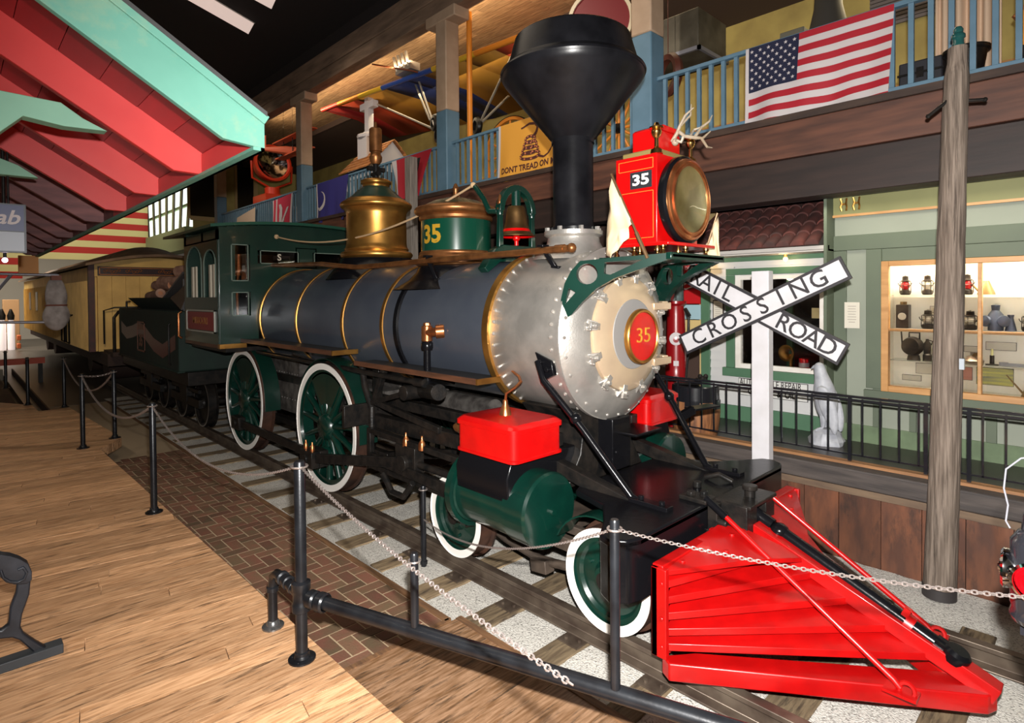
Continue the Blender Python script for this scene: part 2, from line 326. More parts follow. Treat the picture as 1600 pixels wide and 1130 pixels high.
# display case window
mb = MB(); d0 = GY - .06
mb.box(-1.72, -1.655, d0, GY + .02, 1.185, 2.51); mb.box(-1.655, -.07, d0, GY + .02, 2.46, 2.51); mb.box(-1.655, -.07, d0, GY + .02, 1.185, 1.245); mb.box(-.94, -.91, d0 + .005, GY + .02, 1.245, 2.46); mb.box(-.07, 0, d0, GY + .02, 1.2, 2.5)
mb.box(-1.655, -.07, d0 + .03, GY + .02, 1.80, 1.825)
cw = struct('window_1', mb, TRIMO, bevel=.004)
CWHITE = mat('case_white', c(238, 234, 222), .6)
mb = MB(); mb.box(-1.70, -.02, GY + .34, GY + .36, 1.2, 2.52); mb.box(-1.72, -1.70, GY + .02, GY + .36, 1.2, 2.52); mb.box(-.02, 0, GY + .02, GY + .36, 1.2, 2.52); mb.box(-1.72, 0, GY + .02, GY + .36, 2.52, 2.54); mb.box(-1.72, 0, GY + .02, GY + .36, 1.19, 1.22)
struct('window_case_lining', mb, CWHITE)
mb = MB(); mb.box(-1.655, -.07, d0 + .02, d0 + .024, 1.245, 2.46); obj('window_pane', mb, GLASS, cw)
SHELFG = mat('shelf_glass', c(236, 244, 240), .02, trans=.97)
for zz in (2.165, 1.50):
    mb = MB(); mb.box(-1.68, -.05, GY + .12, GY + .32, zz - .008, zz); obj('shelf', mb, SHELFG, cw)
lamp('case_light', 'AREA', (-.86, GY + .06, 2.50), 30, (1, .87, .64), 1.5, (-.86, GY + .24, 1.2), .05)
# --- white shop front
WY = 3.20
mb = MB()
def siding(xa, xb, za, zb):
    z = za
    while z < zb - .01:
        z2 = min(z + .105, zb); mb.add([(xa, WY, z2), (xb, WY, z2), (xb, WY - .018, z), (xa, WY - .018, z), (xa, WY, z), (xb, WY, z)], [(0, 3, 2, 1), (3, 4, 5, 2)]); z = z2
siding(-3.72, -3.36, .62, 2.66); siding(-2.30, -2.17, .62, 2.66); siding(-3.36, -2.30, .62, 1.27); siding(-3.36, -2.30, 2.42, 2.66)
mb.box(-3.72, -2.17, WY + .001, WY + .03, .62, 1.30); mb.box(-3.72, -3.30, WY + .001, WY + .03, 1.2, 2.66); mb.box(-2.36, -2.17, WY + .001, WY + .03, 1.2, 2.66); mb.box(-3.72, -2.17, WY + .001, WY + .03, 2.40, 2.66)
struct('wall_white_shop', mb, SIDING)
mb = MB(); q = WY - .04
mb.box(-3.80, -3.68, q, WY + .08, .62, 2.66); mb.box(-3.678, -2.2, q, WY, .62, .80); mb.box(-3.678, -2.2, q, WY, 2.585, 2.638)
mb.box(-3.46, -3.352, q, WY, 1.272, 2.42); mb.box(-2.308, -2.22, q, WY, 1.272, 2.42); mb.box(-3.46, -2.22, q, WY, 2.422, 2.50); mb.box(-3.50, -2.20, q - .02, WY, 1.165, 1.27)
struct('trim_9', mb, SGREEN, bevel=.004)
mb = MB(); q = WY - .02
mb.box(-3.35, -3.28, q, WY + .05, 1.27, 2.42); mb.box(-2.37, -2.31, q, WY + .05, 1.27, 2.42); mb.box(-3.28, -2.37, q, WY + .05, 2.36, 2.418); mb.box(-3.28, -2.37, q, WY + .05, 1.272, 1.33)
w2 = struct('window_2', mb, WHITE, bevel=.003)
mb = MB(); mb.box(-3.28, -2.37, WY + .02, WY + .024, 1.33, 2.36); obj('window_pane', mb, GLASS, w2)
mb = MB(); mb.box(-3.5, -2.1, WY + .9, WY + .95, .62, 2.7); mb.box(-3.5, -2.1, WY + .03, WY + .9, 2.62, 2.66); mb.box(-3.52, -3.5, WY + .03, WY + .9, .62, 2.7); mb.box(-2.12, -2.1, WY + .03, WY + .9, .62, 2.7); struct('wall_shop_interior', mb, mat('shop_interior', c(62, 48, 42), .8))
mb = MB(); mb.box(-3.4, -2.2, WY + .06, WY + .45, 1.22, 1.27); struct('window_shelf', mb, mat('shelf_wood', c(90, 60, 44), .6))
mb = MB(); mb.box(-3.72, -2.17, WY - .36, WY - .32, 2.655, 2.70); mb.box(-3.72, -2.17, WY - .36, WY + .1, 2.64, 2.66); struct('trim_10', mb, mat('eave_board', c(190, 184, 178), .6))
# tiled roof over the white shop
TILE = mat('roof_tile', c(84, 38, 32), .8, col2=c(54, 30, 28), scale=5, attr=True, bump=.1, bscale=20)
mb = MB(); ex0, ex1 = -4.35, -2.34
for row in range(5):
    ya = WY - .40 + row * .19; za = 2.70 + row * .125
    xx = ex0
    while xx < ex1:
        mb.rand(); n = 8; ww = .15; P = []
        for (yy, zz, rr) in ((ya, za + .012, .056), (ya + .23, za + .152, .046)):
            for i in range(n + 1): t = PI * i / n; P.append((xx + ww / 2 - math.cos(t) * rr * 1.3, yy, zz + math.sin(t) * rr))
        mb.add(P, [(i, i + 1, n + 2 + i, n + 1 + i) for i in range(n)] + [list(range(n + 1))]); xx += ww
mb.rn = (.1, .1, .1); mb.add([(ex0, WY - .40, 2.705), (ex1, WY - .40, 2.705), (ex1, WY + .6, 3.365), (ex0, WY + .6, 3.365)], [(0, 1, 2, 3)])
struct('roof_tiles', mb, TILE, angle=60)
mb = MB(); mb.box(-2.2, -2.17, WY - .4, WY + .6, .62, 3.6); struct('wall_shop_return', mb, G1)
# walls farther along, under the loft
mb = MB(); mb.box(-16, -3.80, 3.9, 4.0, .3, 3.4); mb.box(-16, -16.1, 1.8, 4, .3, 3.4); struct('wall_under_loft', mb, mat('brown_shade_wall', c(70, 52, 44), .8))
mb = MB(); mb.box(-3.84, -3.80, 3.2, 3.95, .62, 3.3); struct('wall_alcove', mb, mat('cream_alcove', c(196, 172, 120), .7))
# --- loft
LY = 2.60
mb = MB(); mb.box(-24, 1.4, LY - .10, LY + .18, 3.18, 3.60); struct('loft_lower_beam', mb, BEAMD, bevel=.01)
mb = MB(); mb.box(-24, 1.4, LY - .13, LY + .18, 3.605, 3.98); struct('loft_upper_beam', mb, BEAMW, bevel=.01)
mb = MB(); mb.box(-24, 1.4, LY - .16, 7.0, 3.98, 4.05); struct('loft_floor', mb, LOAK)
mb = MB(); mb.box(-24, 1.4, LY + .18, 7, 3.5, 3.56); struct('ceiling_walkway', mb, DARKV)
mb = MB(); mb.box(-3.9, 1.4, LY + .16, LY + .19, 3.18, 3.26); mb.box(-4.4, 1.4, LY + .3, LY + .34, 3.2, 3.24); struct('trim_11', mb, mat('grey_conduit', c(92, 98, 104), .4))
mb = MB(); mb.box(-30, 1.4, 7.0, 7.1, 3.9, 8.2); struct('wall_back', mb, CREAMW)
mb = MB(); mb.box(-30, 1.4, 6.94, 7.0, 4.62, 4.78); mb.box(-30, 1.4, 6.94, 7.0, 5.02, 5.14); struct('trim_12', mb, mat('wall_rail_wood', c(108, 84, 56), .6))
mb = MB(); mb.box(-30, 1.4, 6.96, 7.0, 5.30, 5.46); struct('trim_13', mb, TRIMO)
# black hall ceiling and loft ceiling
mb = MB(); mb.box(-45, 3, -9, 2.75, 8.35, 8.45); struct('ceiling', mb, BLACKC)
mb = MB(); mb.box(-45, 3, 2.70, 2.76, 7.84, 8.4); struct('ceiling_drop', mb, BLACKC)
mb = MB(); mb.box(-26, 3, LY - .12, LY + .15, 7.18, 7.84); mb.box(-26, 3, LY - .16, LY - .12, 7.46, 7.84); struct('loft_top_beam', mb, mat('roof_beam', c(138, 114, 94), .7, col2=c(108, 88, 72), scale=3, stretch=(.5, 3, 3)), bevel=.01)
mb = MB(); planks(mb, [(-26, LY + .15), (3, LY + .15), (3, 4.6), (-26, 4.6)], 0, .14, 7.50, 7.46, .004, 4); struct('ceiling_loft_boards', mb, CEILB, angle=20)
mb = MB(); mb.box(-30, 3, 4.6, 7.05, 7.30, 7.36); mb.box(-30, 3, 4.55, 4.62, 7.30, 7.5); struct('ceiling_loft_dark', mb, mat('loft_ceiling_dark', c(72, 56, 50), .8))
for xx in (-4.22, -8.36, -14.2, -20.5):
    mb = MB(); mb.mi = 0; mb.box(xx - .15, xx + .15, LY - .15, LY + .15, 3.98, 5.46); mb.mi = 1; mb.box(xx - .15, xx + .15, LY - .15, LY + .15, 5.46, 7.2)
    mb.box(xx - .42, xx + .42, LY - .17, LY + .17, 7.0, 7.2)
    tag(struct('pillar', mb, [BLUEP, TANP], bevel=.02), 'square pillar painted blue below and tan above on the loft edge')
# ================================================================ THE LOCOMOTIVE
LO = empty('steam_locomotive', (-6, 0, 0), 'old steam locomotive numbered 35 with funnel smokestack, grey boiler and red pilot', 'locomotive')
BZ = 1.885
def seg(o, ax, n, r, a0=0): # points on a circle about axis X
    return [V((o[0], o[1] + r * math.cos(a0 + 2 * PI * i / n), o[2] + r * math.sin(a0 + 2 * PI * i / n))) for i in range(n)]
# boiler
mb = MB(); mb.lathe([(.640, -3.66), (.640, -5.05), (.650, -5.3), (.700, -6.05), (.705, -8.5), (.0, -8.5)], (0, 0, BZ), (1, 0, 0), 72)
obj('boiler_jacket', mb, STEELJ, LO, angle=20)
for x, r in ((-5.30, .655), (-6.05, .704), (-7.25, .709), (-8.44, .709)):
    mb = MB(); mb.lathe([(r, x - .028), (r + .012, x - .024), (r + .012, x + .024), (r, x + .028)], (0, 0, BZ), (1, 0, 0), 72); obj('boiler_band', mb, BRASS, LO, label='thin brass band')
mb = MB(); mb.lathe([(.640, -5.09), (.662, -5.08), (.662, -5.02), (.640, -5.01)], (0, 0, BZ), (1, 0, 0), 72); obj('boiler_band', mb, BLK, LO, label='black band')
mb = MB(); mb.lathe([(.645, -3.70), (.688, -3.69), (.688, -3.62), (.66, -3.61)], (0, 0, BZ), (1, 0, 0), 72); obj('boiler_band', mb, BRASS, LO, label='broad brass band behind the smokebox')
# smokebox with rivets
mb = MB(); mb.lathe([(.665, -3.615), (.672, -3.60), (.672, -2.885), (.694, -2.88), (.694, -2.842), (.66, -2.836)], (0, 0, BZ), (1, 0, 0), 80)
for x in (-3.56, -2.93):
    for i in range(44): a = 2 * PI * i / 44; mb.ball((x, .674 * math.cos(a), BZ + .674 * math.sin(a)), .015, 8)
for i in range(8):
    mb.ball((-3.48 + i * .075, -.19, BZ - .645), .015, 8); mb.ball((-3.48 + i * .075, -.44, BZ - .505), .0001, 4)
obj('smokebox', mb, SILV, LO, angle=30)
# front plate and door
mb = MB(); P = [(.690, -2.845), (.675, -2.832), (.64, -2.800), (.57, -2.755), (.50, -2.728), (.462, -2.722), (.458, -2.735), (.44, -2.735)]
mb.lathe(P, (0, 0, BZ), (1, 0, 0), 80)
for i in range(28): a = 2 * PI * i / 28; mb.ball((-2.812, .652 * math.cos(a), BZ + .652 * math.sin(a)), .014, 8)
SF = obj('smokebox_front', mb, SILV, LO, angle=30)
mb = MB(); mb.lathe([(.452, -2.74), (.448, -2.705), (.425, -2.690), (.33, -2.668), (.27, -2.66)], (0, 0, BZ), (1, 0, 0), 72)
mb.mi = 1; mb.lathe([(.275, -2.662), (.27, -2.655), (0, -2.650)], (0, 0, BZ), (1, 0, 0), 64)
DOORM = mat('polished_door', c(214, 190, 158), .30, metal=.5, col2=c(200, 176, 148), scale=4)
obj('smokebox_door', mb, [DOORM, mat('grey_disc', c(128, 126, 124), .6)], SF)
for k in range(12):
    a = PI / 12 + k * PI / 6 + .08; R1 = V((0, math.cos(a), math.sin(a))); T = V((0, -math.sin(a), math.cos(a))); o = V((0, 0, BZ))
    mb = MB(); p = o + V((-2.715, 0, 0)) + R1 * .50
    mb.bar(p - X_ * .02 + T * .028, p + X_ * .025 - R1 * .07 + T * .012, .022, .034, up=T); mb.bar(p - X_ * .02 - T * .028, p + X_ * .025 - R1 * .07 - T * .012, .022, .034, up=T)
    mb.bar(p + X_ * .02 + R1 * .01, p + X_ * .022 - R1 * .10, .05, .022, up=X_); mb.cyl(p + X_ * .015 - R1 * .035, p + X_ * .055 - R1 * .035, .020, n=6); mb.cyl(p - X_ * .01 + T * .034, p + X_ * .03 + T * .034, .012, n=8)
    obj('door_clamp', mb, SILV, SF, bevel=.003)
for zz in (.21, -.25): mb = MB(); mb.bar((-2.69, .30, BZ + zz), (-2.69, .56, BZ + zz), .05, .06); mb.bar((-2.70, .52, BZ + zz), (-2.80, .60, BZ + zz), .05, .08); obj('door_hinge', mb, DOORM, SF, bevel=.006)
mb = MB(); mb.cyl((-2.66, 0, 1.87), (-2.60, 0, 1.87), .06); mb.lathe([(0, -2.605), (.205, -2.605), (.214, -2.60), (.214, -2.575), (.205, -2.563), (.190, -2.563), (.184, -2.572)], (0, 0, 1.87), (1, 0, 0), 56)
mb.mi = 1; mb.lathe([(.186, -2.574), (.0, -2.572)], (0, 0, 1.87), (1, 0, 0), 48)
NP = obj('number_plate', mb, [BRASS, RED], SF, label='round red plate with brass rim reading 35')
mb = MB(); mb.text('35', .165, (-2.569, 0, 1.875), (0, 1, 0), (0, 0, 1), .002, -.001, sx=1.25); obj('plate_numerals', mb, mat('gold_leaf', c(206, 160, 50), .35, metal=.4), SF)
# saddle
mb = MB(); mb.loft([[V((x, y, z)) for x, y in ((-3.5, -w), (-2.92, -w), (-2.92, w), (-3.5, w))] for z, w in ((.72, .50), (.95, .34), (1.16, .30), (1.30, .42))])
obj('cylinder_saddle', mb, IRON, LO, bevel=.01)
mb = MB(); mb.box(-2.95, -2.78, -.12, .12, .80, 1.21); mb.box(-2.88, -2.60, -.06, .30, 1.09, 1.11)
mb.ball((-2.77, -.09, .95), .018, 8); obj('saddle_step', mb, BLK, LO, bevel=.006)
# smokestack
mb = MB(); sx = -3.27
mb.lathe([(.205, 2.735), (.205, 2.765), (.18, 2.77), (.172, 2.80), (.172, 3.49), (.182, 3.48), (.182, 3.51), (.188, 3.515), (.585, 4.00), (.603, 4.03), (.610, 4.06), (.600, 4.085), (.565, 4.115), (.555, 4.125), (.49, 4.35), (.47, 4.365), (.30, 4.44), (.28, 4.42)], (sx, 0, 0), (0, 0, 1), 88)
mb.lathe([(.612, 4.045), (.618, 4.06), (.612, 4.075)], (sx, 0, 0), (0, 0, 1), 88)
obj('smokestack', mb, SBLK, LO, angle=25)
mb = MB(); mb.lathe([(.36, 2.49), (.33, 2.52), (.27, 2.56), (.225, 2.64), (.22, 2.68), (.25, 2.70), (.25, 2.735), (.2, 2.735)], (sx, 0, 0), (0, 0, 1), 60)
for i in range(8): a = 2 * PI * i / 8 + .2; mb.cyl((sx + .228 * math.cos(a), .228 * math.sin(a), 2.73), (sx + .228 * math.cos(a), .228 * math.sin(a), 2.765), .022, n=6)
obj('stack_base', mb, SILV, LO, angle=30)
# sand dome (rear, plain brass) and steam dome (green with number)
def dome(x, prof, mats_, name, lab, n=72):
    mb = MB()
    for mi, pr in prof: mb.mi = mi; mb.lathe(pr, (x, 0, 0), (0, 0, 1), n)
    return obj(name, mb, mats_, LO, angle=28, label=lab)
def torus_prof(r, z, rr, n=10): return [(r + rr * math.cos(-PI / 2 + PI * i / n), z + rr * math.sin(-PI / 2 + PI * i / n)) for i in range(n + 1)]
D1 = dome(-6.47, [(0, [(.62, 2.40), (.52, 2.53), (.45, 2.60), (.43, 2.66)]), (1, [(.40, 2.66)] + torus_prof(.405, 2.705, .038) + [(.385, 2.755), (.395, 2.775), (.378, 2.80), (.368, 2.84), (.365, 3.20), (.372, 3.235), (.39, 3.26)] + torus_prof(.398, 3.315, .042) + [(.39, 3.37), (.36, 3.39)]), (2, [(.36, 3.39), (.30, 3.43), (.24, 3.49), (.18, 3.53), (.165, 3.55)]), (1, [(.165, 3.55), (.17, 3.57)] + torus_prof(.16, 3.61, .028) + [(.14, 3.65), (.0, 3.66)])], [BLK, BRASS, mat('dome_top_green', c(38, 62, 52), .3, metal=.3)], 'sand_dome', 'brass dome with whistle on top, nearest the cab')
mb = MB(); mb.cyl((-6.47, 0, 3.64), (-6.47, 0, 3.84), .035); mb.mi = 1; mb.lathe([(0, 3.84), (.05, 3.84), (.075, 3.88), (.08, 3.93), (.06, 3.96), (.06, 3.99), (.078, 4.0), (.078, 4.27), (.06, 4.29), (.02, 4.30), (.018, 4.36), (0, 4.37)], (-6.47, 0, 0), (0, 0, 1), 28)
mb.mi = 0; mb.bar((-6.47, -.12, 3.78), (-6.47, .12, 3.78), .05); mb.cyl((-6.55, 0, 3.72), (-6.39, 0, 3.72), .03)
obj('whistle', mb, [IRON, DBRASS], D1)
SDG = mat('dome_green', c(9, 58, 43), .22, coat=.5)
D2 = dome(-4.88, [(0, [(.66, 2.26), (.50, 2.36), (.42, 2.44), (.395, 2.50)]), (1, [(.36, 2.50)] + torus_prof(.40, 2.545, .036) + [(.395, 2.585), (.40, 2.60), (.385, 2.625), (.388, 2.64), (.37, 2.655)]), (2, [(.368, 2.655), (.366, 2.97)]), (1, [(.37, 2.97), (.385, 2.985), (.385, 3.01), (.375, 3.02)] + torus_prof(.395, 3.075, .040) + [(.38, 3.115), (.35, 3.13)]), (3, [(.35, 3.13), (.25, 3.18), (.12, 3.215), (.06, 3.225)]), (1, [(.06, 3.225), (.03, 3.25), (.028, 3.30), (.035, 3.32), (.015, 3.37), (0, 3.38)])], [BLK, DBRASS, SDG, mat('dome_top_olive', c(58, 70, 52), .3, metal=.4)], 'steam_dome', 'green dome banded in brass with gold number')
mb = MB()
for ch, aa in (('3', -2.32), ('5', -2.03)):
    pass
GOLD = MATS['gold_leaf']
mt = MB(); mt.text('35', .25, (0, 0, 0), (1, 0, 0), (0, 1, 0), .0, .008)
for p in mt.v:
    a = -1.41 + p.x / .37; rr = .3705; p_ = V((-4.88 + rr * math.cos(a), rr * math.sin(a), 2.81 + p.y)); p.x, p.y, p.z = p_
obj('dome_numerals', mt, GOLD, D2)
# bell on its stand
bx = -3.97; mb = MB(); F = .17
for s in (-1, 1):
    mb.bar((bx, s * F * 1.25, 2.52), (bx, s * F * 1.22, 2.95), .06, .05, up=X_, w2=.045, h2=.04)
    mb.loft([circ((bx, s * F * 1.22, 2.93), .035, X_, Y_, 10), circ((bx, s * F * 1.22, 2.985), .035, X_, Y_, 10)])
    mb.tube([(bx + s * 0, s * F * 1.22, 2.95), (bx, s * F * 1.1, 2.99)], .03)
a_ = [V((bx, F * 1.22 * math.cos(t), 2.97 + .23 * math.sin(t))) for t in [PI * i / 16 for i in range(17)]]
mb.loft([[p + X_ * .035 + (p - V((bx, 0, 2.97))).normalized() * .03, p - X_ * .035 + (p - V((bx, 0, 2.97))).normalized() * .03, p - X_ * .035 - (p - V((bx, 0, 2.97))).normalized() * .03, p + X_ * .035 - (p - V((bx, 0, 2.97))).normalized() * .03] for p in a_])
mb.cyl((bx, 0, 3.02), (bx, 0, 3.18), .045)
mb.tube([(bx - .02, -F * 1.25, 2.97), (bx - .13, -F * 1.3, 2.98), (bx - .20, -F * 1.35, 3.10), (bx - .30, -F * 1.35, 3.21), (bx - .33, -F * 1.35, 3.24)], .028)
# base saddle of the stand
mb.loft([[V((bx + x, s_, z)) for x, s_, z in ((-.05, -.44, 2.44), (.05, -.44, 2.44), (.05, -.40, 2.40), (-.05, -.40, 2.40))], [V((bx + x, s_, z)) for x, s_, z in ((-.05, -.30, 2.62), (.05, -.30, 2.62), (.05, -.25, 2.50), (-.05, -.25, 2.50))], [V((bx + x, s_, z)) for x, s_, z in ((-.04, -.20, 2.66), (.04, -.20, 2.66), (.04, -.17, 2.52), (-.04, -.17, 2.52))], [V((bx + x, s_, z)) for x, s_, z in ((-.04, .20, 2.66), (.04, .20, 2.66), (.04, .17, 2.52), (-.04, .17, 2.52))], [V((bx + x, s_, z)) for x, s_, z in ((-.05, .42, 2.44), (.05, .42, 2.44), (.05, .38, 2.40), (-.05, .38, 2.40))]])
mb.lathe([(.26, 2.50), (.22, 2.54), (.10, 2.56), (0, 2.56)], (bx, 0, 0), (0, 0, 1), 32)
BS = obj('bell_stand', mb, GRN, LO, angle=45, bevel=.006)
for s in (-1, 1): mb = MB(); mb.lathe([(0, 2.98), (.032, 2.98), (.028, 3.0), (.02, 3.02), (.028, 3.04), (.024, 3.07), (.008, 3.12), (0, 3.125)], (bx, s * F * 1.22, 0), (0, 0, 1), 16); obj('stand_finial', mb, COPPER, BS)
mb = MB(); mb.lathe([(0, 3.03), (.075, 3.03), (.085, 3.01), (.095, 2.96), (.105, 2.88), (.125, 2.81), (.155, 2.77), (.178, 2.755), (.180, 2.745)], (bx, 0, 0), (0, 0, 1), 48)
mb.mi = 1; mb.lathe([(.180, 2.745), (.165, 2.75), (.115, 2.83), (.09, 2.95), (0, 2.98)], (bx, 0, 0), (0, 0, 1), 48); mb.ball((bx, 0, 2.735), .038, 12); mb.cyl((bx, 0, 2.64), (bx, 0, 2.72), .02); mb.cyl((bx, 0, 2.63), (bx, 0, 2.66), .026)
obj('bell', mb, [mat('old_bell_bronze', c(128, 98, 60), .42, metal=.9, col2=c(98, 72, 44), scale=6), RED], BS, label='bronze bell painted red inside')
# bell rope from the cab to the stand arm
mb = MB(); A = at(432, 370, 'y', -.45); B_ = V((bx - .34, -.24, 3.25)); pts = [A + (B_ - A) * (i / 24) - Z_ * (.42 * 4 * (i / 24) * (1 - i / 24)) * .62 for i in range(25)]
mb.tube(pts, .011, 6); mb.ball(B_, .03, 8); mb.ball(A, .035, 8); obj('bell_rope', mb, mat('rope', c(176, 148, 112), .9), LO)
# handrails: copper tube along the boiler
for s in (-1, 1):
    mb = MB(); mb.tube([at(422, 415, 'y', -.5) * 1 if s < 0 else V((-8.5, .5, 2.6)), V((-6.95, s * .50, 2.605)), V((-6.5, s * .54, 2.565)), V((-6.1, s * .50, 2.53)), V((-5.6, s * .46, 2.53)), V((-4.9, s * .46, 2.54)), V((-3.9, s * .46, 2.545)), V((-2.93, s * .46, 2.55))], .029, 10); mb.ball((-2.90, s * .46, 2.552), .038, 12)
    mb.cyl((-3.06, s * .46, 2.552), (-2.97, s * .46, 2.552), .033)
    hr = obj('handrail', mb, DBRASS, LO)
    for xx, zz in ((-3.20, 2.415), (-4.75, 2.36), (-6.5, 2.42)):
        mb = MB(); mb.bar((xx, s * .46, 2.575), (xx + .10, s * .425, zz), .045, .035); mb.bar((xx - .03, s * .46, 2.585), (xx + .035, s * .46, 2.585), .075, .02); mb.bar((xx + .07, s * .42, zz + .005), (xx + .15, s * .42, zz - .005), .05, .02); obj('handrail_bracket', mb, BLK, hr, bevel=.004)
mb = MB(); mb.box(-2.72, -2.10, -.36, .36, 2.445, 2.47); mb.box(-2.14, -2.10, -.38, .38, 2.43, 2.48); obj('lamp_shelf', mb, GRN, LO, bevel=.004)
# headlight
HX0, HX1 = -2.62, -2.27
mb = MB(); mb.box(HX0, HX1, -.28, .28, 2.56, 3.19); mb.box(HX0 - .03, HX1 + .12, -.33, .33, 2.535, 2.56); mb.box(HX0 + .04, HX1 - .04, -.2, .2, 3.19, 3.215)
HL = obj('headlight', mb, RED, LO, bevel=.006, label='tall square red headlight case')
mb = MB(); mb.box(HX0 + .03, HX1 - .02, -.24, .24, 3.19, 3.235); obj('case_collar', mb, mat('olive_metal', c(120, 104, 60), .5), HL, bevel=.01)
mb = MB(); mb.loft([[V((HX0 + .07 + i, -.17 + j, z)) for i, j in ((0, 0), (.20, 0), (.20, .34), (0, .34))] for z in (3.235, 3.40)]); mb.prism([(HX0 + .07, -.17, 3.40), (HX0 + .07, .17, 3.40), (HX0 + .10, .10, 3.43), (HX0 + .10, -.10, 3.43)], (.2, 0, 0)); obj('case_chimney', mb, RED, HL, bevel=.01)
mb = MB(); mb.lathe([(.255, -.02), (.275, -.02), (.275, .03), (.255, .03)], (HX1, 0, 2.875), (1, 0, 0), 56, close=True); obj('case_neck', mb, RED, HL)
mb = MB(); mb.lathe([(.275, .02), (.305, .02), (.315, .035), (.315, .07), (.30, .085), (.27, .085)], (HX1, 0, 2.875), (1, 0, 0), 64, close=True); obj('lens_gasket', mb, BLK, HL)
mb = MB(); mb.lathe([(.275, .03), (.296, .085), (.290, .105), (.272, .112), (.268, .10), (.255, .10), (.252, .118), (.238, .118), (.235, .10)], (HX1, 0, 2.875), (1, 0, 0), 64); obj('lens_ring', mb, COPPER, HL)
mb = MB(); mb.lathe([(.238, .100), (.20, .06), (.15, .03), (.08, .010), (.0, .004)], (HX1, 0, 2.875), (1, 0, 0), 56); obj('reflector', mb, mat('tarnished_reflector', c(214, 204, 160), .38, metal=.75, col2=c(150, 142, 100), scale=3), HL, angle=60)
mb = MB(); mb.lathe([(.236, .108), (.12, .122), (.0, .126)], (HX1, 0, 2.875), (1, 0, 0), 56); obj('lens', mb, GLASS, HL, angle=60)
for s in (-1, 1):
    mb = MB(); mb.box(HX0 + .13, HX1 - .04, s * .281 - .004, s * .281 + .004, 2.955, 3.075); nb = obj('number_board', mb, mat('number_board_black', c(36, 38, 42), .4), HL)
    mb = MB(); mb.text('35', .105, ((HX0 + HX1) / 2 + .045, s * .287, 3.013), (-s * 1, 0, 0), (0, 0, 1), .001, .003, sx=1.4); obj('board_numerals', mb, WHITE, HL)
    mb = MB(); e = .003
    for (a0, a1, b0, b1) in ((HX0 + .03, HX1 - .03, 3.09, 3.16), (HX0 + .03, HX1 - .03, 2.60, 2.93)):
        for p, q_ in (((a0, b0), (a1, b0)), ((a1, b0), (a1, b1)), ((a1, b1), (a0, b1)), ((a0, b1), (a0, b0))): mb.bar((p[0], s * .281, p[1]), (q_[0], s * .281, q_[1]), .004)
    obj('case_pinstripe', mb, mat('pinstripe', c(176, 110, 40), .5), HL)
for x, y in ((HX1 - .03, -.235), (HX1 - .03, .235)):
    mb = MB(); mb.lathe([(0, 3.19), (.045, 3.19), (.04, 3.22), (.016, 3.24), (.014, 3.30), (.03, 3.32), (.038, 3.345), (.03, 3.365), (.05, 3.37), (.05, 3.38), (.025, 3.39), (.015, 3.41), (0, 3.415)], (x, y, 0), (0, 0, 1), 20); obj('lamp_finial', mb, mat('bright_brass', c(220, 176, 110), .2, metal=1), HL)
for x in (HX0 + .02, (HX0 + HX1) / 2, HX1 + .06):
    for y in (-.30, 0, .30):
        mb = MB(); mb.lathe([(0, 2.47), (.022, 2.47), (.02, 2.485), (.012, 2.50), (.012, 2.515), (.024, 2.525), (.024, 2.535), (0, 2.535)], (x, y, 0), (0, 0, 1), 12); obj('lamp_foot', mb, MATS['bright_brass'], HL)
# running boards with brass edges
WOODR = mat('running_board_wood', c(92, 58, 40), .45, col2=c(64, 42, 30), scale=5, stretch=(.6, 4, 4))
BRE = mat('brass_edge', c(176, 126, 58), .3, metal=.9, col2=c(110, 72, 36), scale=5, stretch=(.6, 4, 4))
for s in (-1, 1):
    mb = MB(); mb.box(-5.60, -3.61, min(s * .50, s * .80), max(s * .50, s * .80), 1.49, 1.51); mb.box(-8.5, -5.79, min(s * .58, s * .95), max(s * .58, s * .95), 1.59, 1.61)
    rb = obj('running_board', mb, mat('board_top', c(14, 13, 13), .6), LO)
    mb = MB(); mb.box(-5.60, -3.61, s * .80 - .012, s * .80 + .012, 1.472, 1.52); mb.box(-8.5, -5.79, s * .95 - .012, s * .95 + .012, 1.572, 1.622); obj('board_edge', mb, WOODR, rb)
    for bb in ((-3.62, -3.60, min(s * .50, s * .813), max(s * .50, s * .813), 1.472, 1.52), (-5.80, -5.778, min(s * .66, s * .963), max(s * .66, s * .963), 1.572, 1.622)): mb = MB(); mb.box(*bb); obj('board_end', mb, BRASS, rb, label='bright brass board end')
    mb = MB(); mb.cyl((-8.4, s * .76, 1.43), (-4.55, s * .76, 1.40), .028); mb.cyl((-4.55, s * .76, 1.40), (-4.4, s * .76, 1.40), .04)
    for xx in (-4.3, -5.6, -7.2): mb.bar((xx, s * .5, 1.38), (xx, s * .78, 1.49), .025)
    obj('lubricator_pipe', mb, IRON, rb)
mb = MB(); mb.cyl((-4.44, -.70, 1.38), (-4.44, -.70, 1.74), .032); mb.lathe([(.05, 1.70), (.055, 1.72), (.055, 1.76), (.04, 1.78)], (-4.44, -.70, 0), (0, 0, 1), 12); FT = obj('feed_pipe', mb, BLK, LO)
mb = MB(); mb.cyl((-4.44, -.70, 1.78), (-4.44, -.70, 1.92), .05); mb.cyl((-4.44, -.70, 1.92), (-4.44, -.70, 1.95), .035, n=6); mb.cyl((-4.42, -.70, 1.86), (-4.30, -.67, 1.87), .042); mb.cyl((-4.33, -.68, 1.87), (-4.28, -.62, 1.875), .062, n=20); obj('check_valve', mb, COPPER, FT, bevel=.004)
